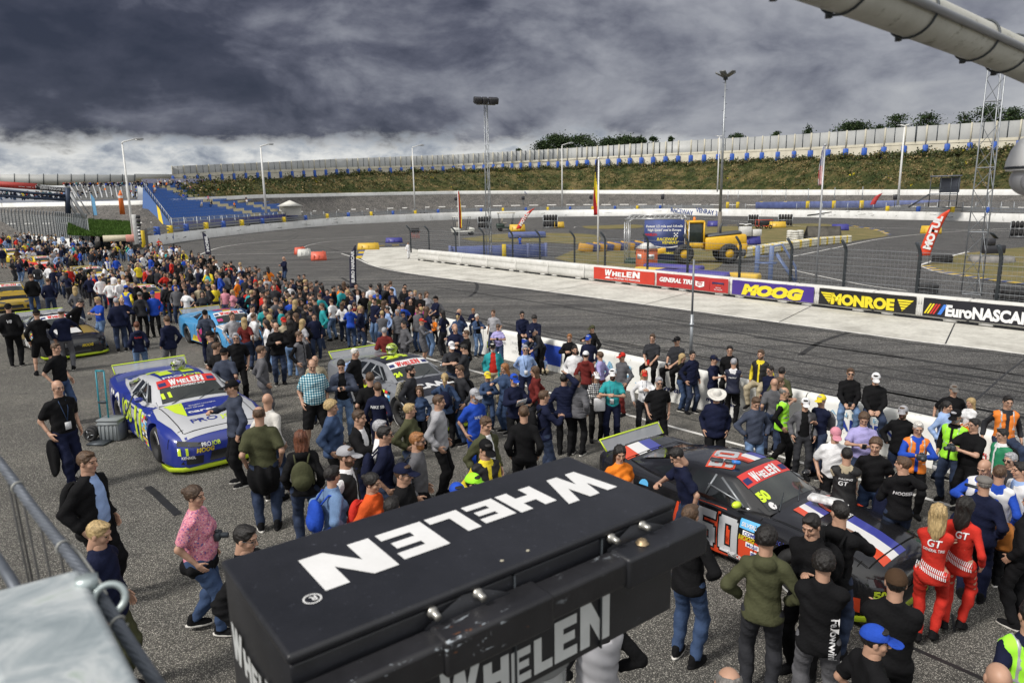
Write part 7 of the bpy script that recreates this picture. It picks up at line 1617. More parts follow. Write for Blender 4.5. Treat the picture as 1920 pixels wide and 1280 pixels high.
def ik(S, T, a, b, pole):
 S, T, pole = Vector(S), Vector(T), Vector(pole); d = T - S; L = min(d.length, (a + b) * .995); dn = d.normalized(); x = (a * a - b * b + L * L) / (2 * L); y = math.sqrt(max(a * a - x * x, 1e-6)); p = pole - dn * pole.dot(dn)
 return S + dn * x + p.normalized() * y, S + dn * L
ARMS = {'dn': ((.225, .04, -.50), (-.225, .05, -.50), 0), 'pk': ((.21, .10, -.44), (-.21, .10, -.44), 1), 'cr': ((-.07, .24, -.22), (.09, .25, -.25), 0), 'ph': ((.06, .34, -.20), (-.07, .32, -.22), 1), 'p1': ((.07, .36, -.16), (-.25, .03, -.53), 1),
  'hp': ((.20, .04, -.40), (-.20, .04, -.40), 1), 'hh': ((.07, .00, .30), (-.25, .03, -.53), 0), 'cf': ((.05, .22, .10), (-.06, .22, .09), 1), 'bk': ((.07, -.17, -.44), (-.07, -.17, -.42), 1), 'ln': ((.12, .42, -.28), (-.12, .42, -.30), 0),
  'p2': ((.26, .04, -.53), (-.08, .34, -.14), 1), 'lap': ((.09, .34, -.44), (-.09, .34, -.44), 1), 'sb': ((.32, -.08, -.52), (-.32, -.08, -.52), 0), 'wk': ((.25, .18, -.50), (-.25, -.10, -.52), 0), 'nk': ((.08, -.04, .04), (-.12, .26, -.2), 0)}
BODY = {}
def person_meshes(key, lod):
 """key: (fem, kid, girth, top, bottom, pose, legs, lean, head yaw, head pitch, hair, hat, beard, hairlong) -> dict of meshes in metres for a 1.78 m person"""
 if (key, lod) in BODY: return BODY[(key, lod)]
 fem, kid, g, top, bot, pose, legs, lean, hy, hp, hair, hat, beard, seed = key; r = random.Random(seed); hs = 1.22 if kid else 1.0
 vox = (.019, .026, .042)[lod]; sw = .150 if fem else .170; hw = .098 if fem else .092; ph = (r.uniform(0, 6), r.uniform(0, 6), r.uniform(0, 6)); sit = legs == 'sit'; cr = legs == 'crouch'
 pz = 1.03 if sit else .42 if cr else .95; P0 = Vector((0, 0, pz)); RL = Matrix.Rotation(-rad(lean), 3, 'X')
 tor = lambda v: P0 + RL @ (Vector(v) - Vector((0, 0, .95)))
 nb = tor((0, -.01, 1.47)); fr = lambda v: nb + RL @ Vector(v)
 L, R_ = {}, {}
 for s in (1, -1):
  hip = P0 + Vector((s * hw, 0, -.02))
  ft = {'st': (s * .11 + r.uniform(-.01, .01), r.uniform(-.03, .03), .09), 'wd': (s * .20, 0, .09), 'wk': (s * .08, s * .17, .10 + (.04 if s < 0 else 0)), 'sit': (s * (.12 + r.uniform(0, .05)), .36 + r.uniform(-.05, .05), pz - .50), 'crouch': (s * .14, .10, .09), 'hl': (s * .07, s * .07, .14)}[legs]
  kn, an = ik(hip, ft, .45, .43, (s * .18, 1, .25 if sit else 0)); L[s] = (hip, kn, an)
  sh = tor((s * (sw - .010), -.012, 1.402)); tg = ARMS[pose][0 if s > 0 else 1]; wr = fr(tg);
  if legs == 'crouch': wr = Vector((s * .15, .35, .30))
  el, wr2 = ik(sh, wr, .285, .255, RL @ Vector((s * (1.0 if ARMS[pose][2] or pose == 'hh' else .35), -.7, -.25 if pose != 'hh' else .2))); R_[s] = (sh, el, wr2)
 hc = tor((0, .012, 1.665)); xs = [v for q in (L, R_) for s in q for v in q[s]] + [hc]
 lo = [min(v[k] for v in xs) - (.16 if k < 2 else .10) for k in range(3)]; hi = [max(v[k] for v in xs) + (.16 if k < 2 else .05) for k in range(3)]; hi[2] = min(hi[2], max(hc.z, 1.0) if pose != 'hh' else 9); lo[2] = max(-.01, lo[2])
 for k in range(2): lo[k] = min(lo[k], -.24 * g); hi[k] = max(hi[k], .24 * g)
 P, org, vox = gridp(lo, hi, vox); X, Y, Z = P; Rm = RL
 E = lambda c, rr: elp(P, tor(c), rr, Rm)
 tr = E((0, 0, 1.29), (.138 * g if fem else .152 * g, .104 * g, .20)); tr = sm(tr, E((0, .012 * g, 1.09), (.124 * g if fem else .140 * g, .102 * g + max(0, g - 1.1) * .14, .17)), .06); pel = elp(P, P0 + Vector((0, -.005, 0)), (.160 * g if fem else .150 * g, .112 * g, .125)); tr = sm(tr, pel, .05)
 for q in (-1, 1): tr = sm(tr, cap(P, tor((q * .045, -.012, 1.445)), tor((q * (sw - .028), -.01, 1.405)), .048 * (.7 + .3 * g), .053 * (.7 + .3 * g)), .045)
 if fem:
  for s in (-1, 1): tr = sm(tr, E((s * .068, .088 * g, 1.28), (.062, .050, .058)), .03)
 neck = cap(P, tor((0, -.01, 1.44)), hc + Vector((0, -.01, -.10)), .062 if fem else .068, .052 if fem else .060)
 gl = .5 + .5 * g; UA = {}; FA = {}; TH = {}; CA = {}
 for s in (1, -1):
  a, b, c = R_[s]; UA[s] = cap(P, a, b, .047 * gl, .037 * gl); FA[s] = cap(P, b, c, .037 * gl, .026); a, b, c = L[s]; TH[s] = cap(P, a, b, .082 * gl if not fem else .088 * gl, .053 * gl); CA[s] = sm(cap(P, b, c, .054 * gl, .038), elp(P, b.lerp(c, .3) + Vector((0, -.015, 0)), (.054 * gl, .056 * gl, .11)), .02)
 fold = (.009 * np.sin(X * 19 + Z * 31 + ph[0]) * np.sin(Y * 23 - Z * 17 + ph[1]) + .004 * np.sin(Z * 34 + X * 41 + ph[2]) * np.sin(Y * 40 - Z * 22 + ph[0])) if lod < 2 else 0
 out = {}
 b_ = sm(tr, neck, .03)
 for s in (1, -1): b_ = sm(sm(b_, UA[s], .035), FA[s], .02); b_ = sm(sm(b_, TH[s], .03), CA[s], .02)
 V, Q = snet(b_, org, vox); Vs = [V]; Qs = [Q]; mi = [np.zeros(len(Q), int)]; n = len(V)
 RH = (RL @ Matrix.Rotation(rad(-hy), 3, 'Z') @ Matrix.Rotation(rad(-hp), 3, 'X')); RHn = np.array(RH)
 def headp(V): return (V * hs) @ RHn.T + np.array(hc + (Vector((0, 0, .02)) if kid else Vector()))
 hv, hq, hm = head_geo(lod, fem, beard); Vs.append(headp(hv)); Qs.append(hq + n); mi.append(hm); n += len(hv)
 for s in (1, -1):
  a, b, c = R_[s]; d = (c - b).normalized(); inn = Vector((-s, 0, 0)) if pose not in ('ph', 'lap', 'cr', 'ln', 'p1', 'cf') else Vector((-s * .4, -.3, -.8)); xx = -(inn - d * inn.dot(d)).normalized() * s; zz = -d; yy = zz.cross(xx); M3 = np.array(Matrix((xx, yy, zz)).transposed())
  hv, hq = hand_geo(s, pose in ('ph', 'cf', 'p1', 'lap') or legs == 'x', lod);
  if pose in ('pk',) : continue
  Vs.append((hv * (.95 if fem else 1.05)) @ M3.T + np.array(c)); Qs.append(hq + n); mi.append(np.zeros(len(hq), int)); n += len(hv)
 out['body'] = mesh_from('person', np.concatenate(Vs), np.concatenate(Qs), [None] * 4, np.concatenate(mi), True)
 def garment(nm, F):
  V, Q = snet(F, org, vox)
  if len(Q): out[nm] = mesh_from(nm, V, Q, [None], None, True)
 cutn = lambda F, p, nrm: np.maximum(F, (X - p[0]) * nrm[0] + (Y - p[1]) * nrm[1] + (Z - p[2]) * nrm[2])
 up = RL @ Vector((0, 0, 1)); hemz = {'t': .93, 'l': .93, 'h': .87, 'j': .84, 'q': .86, 'o': .82, 'v': .93, 'c': .9, 'r': .9}[top]; thick = {'t': .016, 'l': .014, 'h': .020, 'j': .022, 'q': .028, 'o': .024, 'v': .013, 'c': .005, 'r': .020}[top]
 def upper(th, sleeves, hem, collar=1.475, opening=None):
  F = tr.copy() if hem > .9 or sit or cr else sm(tr, elp(P, P0 + Vector((0, 0, -.06)), (.172 * g, .128 * g, .13)), .04)
  if sleeves != 'n' or th < .02: F = cutn(sm(F, neck, .03), tor((0, 0, 1.512)), up)
  if opening is not None: F = np.maximum(F, opening + th)
  for s in (1, -1):
   a, b, c = R_[s]
   if sleeves == 'n': continue
   ua = UA[s] - .008 if sleeves == 's' else UA[s]
   if sleeves == 's': ua = cutn(ua - .004, a.lerp(b, .78), (b - a).normalized())
   F = sm(F, ua, .035)
   if sleeves == 'l': F = sm(F, cutn(FA[s] - .004, b.lerp(c, .93), (c - b).normalized()), .02)
  F = F - th + fold * (1.0 if th > .015 else .5)
  if not (sit or cr): F = cutn(F, tor((0, 0, hem)), -up)
  elif hem: F = cutn(F, tor((0, 0, .93)), -up)
  if sleeves == 'n' and th > .02: F = np.maximum(F, -(neck - .035))
  return F
 if top in 'tlcr': F = upper(thick, 's' if top == 't' else 'l', hemz if top not in 'cr' else .80); garment('suit_top' if top in 'cr' else 'shirt', F)
 elif top in 'hjq':
  F = upper(thick, 'l', hemz, 1.49)
  if top == 'q': F = F + .007 * np.cos(Z * 2 * math.pi / .065)
  if top == 'h': F = sm(F, elp(P, tor((0, -.085, 1.46)), (.105, .055, .075), Rm), .02)
  else: F = np.minimum(F, np.maximum(np.abs(neck - .016) - .008, -( -1) * ((Z - tor((0, 0, 1.53)).z))))
  garment('hoodie' if top == 'h' else 'jacket', F)
 elif top == 'o':
  ly = (Y - nb.y) * RL[1][1] + (Z - nb.z) * RL[2][1]
  F = upper(thick, 'l', hemz, 1.49, -np.maximum(np.abs(X) - (.055 + .10 * np.clip((tor((0, 0, 1.45)).z - Z) * 1.2, 0, 1)), -ly + .02)); garment('jacket', F); garment('shirt', upper(.010, 'n', .93))
 elif top == 'v':
  garment('shirt', upper(thick, 'l', .90)); F = upper(.026, 'n', .86); F = np.maximum(F, -np.maximum(np.abs(X) - .02, .0 - Y)); garment('hi_vis_vest', F)
  F2 = upper(.029, 'n', .86); z1, z2 = tor((0, 0, 1.05)).z, tor((0, 0, 1.16)).z; band = np.minimum(np.abs(Z - z1), np.minimum(np.abs(Z - z2), np.where(Z > z2, np.abs(np.abs(X) - .10), 1))) - .022; F2 = np.maximum(np.maximum(F2, band), -np.maximum(np.abs(X) - .02, .0 - Y)); garment('reflective_band', F2)
 th = .006 if top == 'c' else .016; F = pel + 0
 if bot != 'x':
  for s in (1, -1):
   a, b, c = L[s]; t_ = TH[s] - (.006 if bot == 's' else 0)
   if bot == 's': F = sm(F, cutn(t_ - .014, b.lerp(a, -.02 if lod else .02), (b - a).normalized()), .03)
   else: F = sm(F, TH[s], .03); F = sm(F, cutn(CA[s] - .006, b.lerp(c, .985), (c - b).normalized()), .025)
  F = F - th + fold * .9; F = cutn(F, tor((0, 0, 1.01)), up); garment('trousers' if bot != 's' else 'shorts', F)
 out['feet'] = [(L[s][2], s, sit) for s in (1, -1)]; out['R'] = RH; out['hc'] = hc + (Vector((0, 0, .02)) if kid else Vector()); out['hs'] = hs; out['tor'] = (nb, RL); out['hands'] = [R_[s][2] for s in (1, -1)]
 if hair != 'b': V, Q = hair_geo(hair, lod); out['hair'] = mesh_from('hair', headp(V), Q, [None], None, True)
 if hat: V, Q = cap_geo(hat, lod); out['hat'] = mesh_from('cap', headp(V), Q, [None], None, True)
 BODY[(key, lod)] = out; return out
SHOE = {}
def shoes(root, out, lod, col, heel=False):
 if lod not in SHOE: V, Q, mi = shoe_geo(lod); SHOE[lod] = mesh_from('shoe', V, Q, [None, None], mi, True)
 for an, s, sit in out['feet']:
  o = link('shoe', SHOE[lod], root, an + Vector((0, 0, -.09)), (rad(-12 if sit else -24 if heel else 0), 0, -s * .16)); sole = cloth('w' if col in 'KW' and s * an.x * 1000 % 2 > .6 else 'K')
  for i, m in ((0, cloth(col)), (1, sole)): o.material_slots[i].link = 'OBJECT'; o.material_slots[i].material = m
def setm(o, m):
 for i, q in enumerate(m if isinstance(m, list) else [m]): o.material_slots[i].link = 'OBJECT'; o.material_slots[i].material = q
HATN = {'cap': 'cap', 'hat': 'hat', 'flat': 'flat_cap', 'be': 'cap'}
PEOPLE = []
WALLN = Vector((-.776, -.631, 0))
def person(px, py, h, yaw, hair, top, bot, pose, opts, label, group=None, world=None, lod=None):
 o_ = dict(q.split(':') if ':' in q else (q, '1') for q in opts.split() if q != '-')
 legs = 'sit' if 'sit' in o_ else 'crouch' if 'crouch' in o_ else 'wk' if 'wk' in o_ else 'wd' if 'wd' in o_ else 'hl' if 'heel' in o_ else 'st'
 hat = 'hat' if 'hat' in o_ else 'flat' if 'flat' in o_ else 'cap' if 'cap' in o_ else ''; g = 1.32 if 'fat' in o_ else 1.15 if 'big' in o_ else .92 if 'slim' in o_ else 1.0
 p = world or at(px, py, 1.6); dw = (Vector((p.x, p.y, 0)) - Vector((9.19, 11.94, 0))).dot(WALLN); k = min(1.18, max(.90, .92 + .029 * (dw - 2.8))); s = h / 1.78 * k
 if 'sit' in o_ and not world: s = max(.9 if h > 1.4 else .62, s)
 D = p.length
 if lod is None: lod = 0 if D < 12.5 else 1 if D < 28 else 2
 key = ('f' in o_, h < 1.45, g, top[0], bot[0], pose, legs, int(o_.get('lean', 0)), int(o_.get('y', 0)), int(o_.get('d', 6)), hair[0], hat, 'beard' in o_, (int(px * 7 + py) % 97) if D < 25 and not world else 0)
 out = person_meshes(key, lod); hc = out['hc']; topz = hc + out['R'] @ Vector((0, 0, .122 * out['hs'])); rz0 = 0
 def rzat(q):
  c = Vector((-q.x, -q.y, 0)).normalized(); rt = Vector((-c.y, c.x, 0)); f = c * math.cos(rad(yaw)) + rt * math.sin(rad(yaw)); return math.atan2(-f.x, f.y)
 base = 0.0
 if 'sit' in o_: base = .955 - (1.03 - .085) * s
 if world is not None: loc = world.copy(); rz = rzat(loc) if 'rz' not in o_ else rad(float(o_['rz'])); loc.z += (base - .955 + .40) if 'sit' in o_ else 0
 else:
  if 'z' in o_: base = float(o_['z'])
  q = at(px, py, topz.z * s + base); rz = rzat(q)
  for _ in range(2): off = Matrix.Rotation(rz, 3, 'Z') @ (topz * s); loc = q - Vector((off.x, off.y, 0)); rz = rzat(loc)
  loc.z = base
 dw = (Vector((loc.x, loc.y, 0)) - Vector((9.19, 11.94, 0))).dot(WALLN)
 if world is None and 'sit' not in o_ and 'z' not in o_ and -3 < dw < .62 and D < 60: loc += WALLN * (.62 - dw); s *= .97
 sk = cloth(o_.get('skin', 'S'), 'skin'); hk = hair[2] if len(hair) > 2 else 'n'
 root = link('person', out['body'], None, loc, (0, 0, rz)); root.scale = (s, s, s)
 setm(root, [sk, mat('lips', (.34, .13, .10), .5, var=0), mat('eye', (.03, .02, .018), .2, var=0), cloth(hk, 'hair')]); tag(root, label, 'person', group)
 tc_ = top[1]
 for nm in ('shirt', 'suit_top', 'hoodie', 'jacket', 'hi_vis_vest', 'reflective_band', 'trousers', 'shorts'):
  if nm not in out: continue
  if nm == 'reflective_band' and tc_ not in 'VO': continue
  if nm == 'hi_vis_vest': m = mat('hi_vis_' + tc_, PAL[tc_], .7, var=.05)
  elif nm == 'reflective_band': m = mat('reflective', (.42, .43, .44), .4, .2, var=.05)
  elif nm in ('trousers', 'shorts'): m = M_of(bot[1], 'denim' if bot[1] in 'Dd' else 'cloth')
  else: m = M_of((top.split('/')[1] if '/' in top else 'W') if nm == 'shirt' and top[0] not in 'tl' else tc_)
  setm(link('body_panel' if nm == 'hi_vis_vest' and tc_ not in 'VO' else nm, out[nm], root), m)
 if 'hair' in out: setm(link('hair', out['hair'], root), cloth(hk, 'hair'))
 if 'hat' in out: setm(link(HATN[hat], out['hat'], root), M_of(o_[{'cap': 'cap', 'hat': 'hat', 'flat': 'flat'}[hat]]))
 if not (h < .5): shoes(root, out, lod, o_.get('shoe', 'K'), 'heel' in o_)
 R_ = out['R']; hs = out['hs']; hp = lambda v: hc + R_ @ (Vector(v) * hs)
 if 'sun' in o_ or 'gl' in o_:
  m_ = MB()
  if 'sun' in o_:
   for sx in (-1, 1): m_.box(hp((sx * .034, .094, .013)), (.052, .012, .034), R_, .008)
  else:
   for sx in (-1, 1): torus_ = [hp((sx * .034 + .024 * math.cos(a), .097, .010 + .017 * math.sin(a))) for a in [k * .628 for k in range(11)]]; m_.tube(torus_, .0022, 4, False)
  for sx in (-1, 1): m_.tube([hp((sx * .060, .090, .018)), hp((sx * .084, .0, .016))], .0025, 4)
  m_.build('sunglasses' if 'sun' in o_ else 'glasses', GLASS if 'sun' in o_ else M_post, root)
 if 'lan' in o_ and lod < 2:
  nb, RL = out['tor']; m_ = MB(); F_ = lambda v: nb + RL @ Vector(v); gy = .125 * g
  m_.tube([F_((-.055, .06, .03)), F_((-.045, gy, -.12)), F_((0, gy + .02, -.33))], .006, 4); m_.tube([F_((.055, .06, .03)), F_((.045, gy, -.12)), F_((0, gy + .02, -.33))], .006, 4); m_.build('lanyard', cloth('J'), root); MB().box(F_((0, gy + .025, -.40)), (.09, .006, .12), RL).build('badge', cloth('W'), root)
 PEOPLE.append((root, out, o_, s, loc, rz)); Mw = Matrix.Translation(loc) @ Matrix.Rotation(rz, 4, 'Z') @ Matrix.Scale(s, 4)
 if 'bp' in o_:
  nb, RL = out['tor']; t = thing('backpack', '%s backpack worn by the %s' % (o_.get('bpn', {'K': 'black', 'B': 'bright blue', 'L': 'green', 'N': 'navy', 'C': 'charcoal', 'b': 'light blue', '4': 'camouflage', 'm': 'dark red', 'R': 'red'}.get(o_['bp'], 'dark')), ' '.join(label.split()[:9])), 'backpack', Mw @ (nb + RL @ Vector((0, -.22 * (.6 + .4 * g), -.24))), rz, None, s)
  def fb(P): return sm(elp(P, (0, 0, -.02), (.150, .085, .215)), elp(P, (0, -.065, -.085), (.115, .045, .10)), .02)
  if ('bp', lod) not in SHOE: V, Q = net(fb, (-.18, -.14, -.26), (.18, .11, .22), (.014, .02, .03)[lod]); SHOE[('bp', lod)] = mesh_from('pack', V, Q, [None], None, True)
  setm(link('bag_body', SHOE[('bp', lod)], t), M_of(o_['bp']))
  for sx in (-1, 1): MB().tube([(sx * .08, .05, .15), (sx * .10, .14, .245), (sx * .115, .25, .20), (sx * .12, .29, .05), (sx * .14, .22, -.10), (sx * .14, .06, -.17)], .014, 5).build('strap', M_of(o_['bp']), t)
 it = o_.get('it')
 if it:
  h1, h2 = (Mw @ out['hands'][0], Mw @ out['hands'][1]); mid = (h1 + h2) / 2 if pose in ('ph', 'cf', 'lap') else (h1 if pose != 'p2' else h2)
  if it == 'cam' and pose == 'dn': mid = Mw @ (out['tor'][0] + Vector((0, .13, -.30)))
  f = Matrix.Rotation(rz, 3, 'Z') @ Vector((0, .10, .02)); short = ' '.join(label.split()[:9])
  if it == 'cam': t = thing('photo_camera', 'black camera held by the %s' % short, 'camera', mid + f, rz); MB().box((0, 0, 0), (.14, .07, .10), None, .012).box((0, -.01, .06), (.05, .05, .03), None, .008).build('camera_body', M_post, t); MB().lathe([(0, .12), (.034, .12), (.036, .03)], (0, 0, 0), 14, 'Y').build('lens', M_post, t)
  if it == 'phone': tag(MB().box((0, 0, 0), (.07, .012, .14), None, .004).build('phone', M_post), 'dark phone held by the %s' % short, 'phone'); C.objects[-1].location = mid + f; C.objects[-1].rotation_euler = (rad(-35), 0, rz)
  if it == 'can': tag(MB().lathe([(0, -.06), (.028, -.06), (.033, -.05), (.033, .05), (.028, .06), (0, .06)], (0, 0, 0), 14).build('drink_can', cloth('R')), 'red drink can held by the %s' % short, 'can'); C.objects[-1].location = mid + f * .7
  if it == 'paper': tag(MB().box((0, 0, 0), (.21, .004, .29)).build('paper', cloth('W')), 'white paper sheet held by the %s' % short, 'paper'); C.objects[-1].location = mid + f; C.objects[-1].rotation_euler = (rad(-50), .2, rz)
  if it == 'lens': t = thing('telephoto_lens', 'white telephoto lens held by the %s' % short, 'camera', h1 + Vector((0, 0, -.14)), rz); MB().lathe([(0, .10), (.05, .10), (.05, .0), (.045, -.05)], (0, 0, 0), 16).lathe([(.062, -.14), (.062, -.24), (0, -.24)], (0, 0, 0), 16).build('barrel', cloth('W'), t); MB().lathe([(.045, -.05), (.055, -.07), (.055, -.14), (.062, -.14)], (0, 0, 0), 16).build('grip_ring', M_post, t)
  if it == 'bag': t = thing('carrier_bag', 'white paper bag held by the %s' % short, 'bag', mid + Vector((0, 0, -.18)), rz); MB().box((0, 0, 0), (.24, .09, .30), None, .02).build('bag', cloth('W'), t)
 return root
def print_on(root, s, x0, z0, h, w, key, back=True, up=False, geo=None):
 """printed letters following the garment of the person"""
 src = next(c for c in root.children if c.name.split('.')[0] in ('hoodie', 'jacket', 'shirt', 'suit_top')); bm = bmesh.new()
 for c in root.children:
  if c.name.split('.')[0] in ('hoodie', 'jacket', 'shirt', 'suit_top', 'trousers', 'body_panel'): bm.from_mesh(c.data)
 b = BVHTree.FromBMesh(bm); bm.free(); q = -1 if back else 1; mb = MB(); global _bvh
 xa, ya = (Vector((-q * -1 * 1, 0, 0)) if False else Vector((1 if back else -1, 0, 0))), Vector((0, 0, 1))
 if up: xa, ya = Vector((0, 0, -1)), xa
 V, Fs = geo or text_geo(s, .15, .02); W = max(v[0] for v in V); o = Vector((x0, 0, z0)); n = xa.cross(ya).normalized(); VV = []
 for p in V:
  c = o + xa * (p[0] * w / W) + ya * (p[1] * h); hit = b.ray_cast(c + n * .8, -n, 1.5); VV.append((hit[0] + n * .013) if hit[0] else c + n * .12)
 mb.add(VV, Fs); setm_ = mb.build('print', cloth(key), root)
CROP = {'F': (1100, 800, 2.6667), 'G': (1440, 900, 3.369), 'E': (1520, 680, 4), 'D': (1180, 600, 4.924), 'C': (800, 560, 4), 'B': (420, 680, 4), 'A': (0, 860, 3), '6': (0, 640, 4), '4': (0, 400, 4), '5': (480, 450, 4), 'X': (0, 0, 1)}
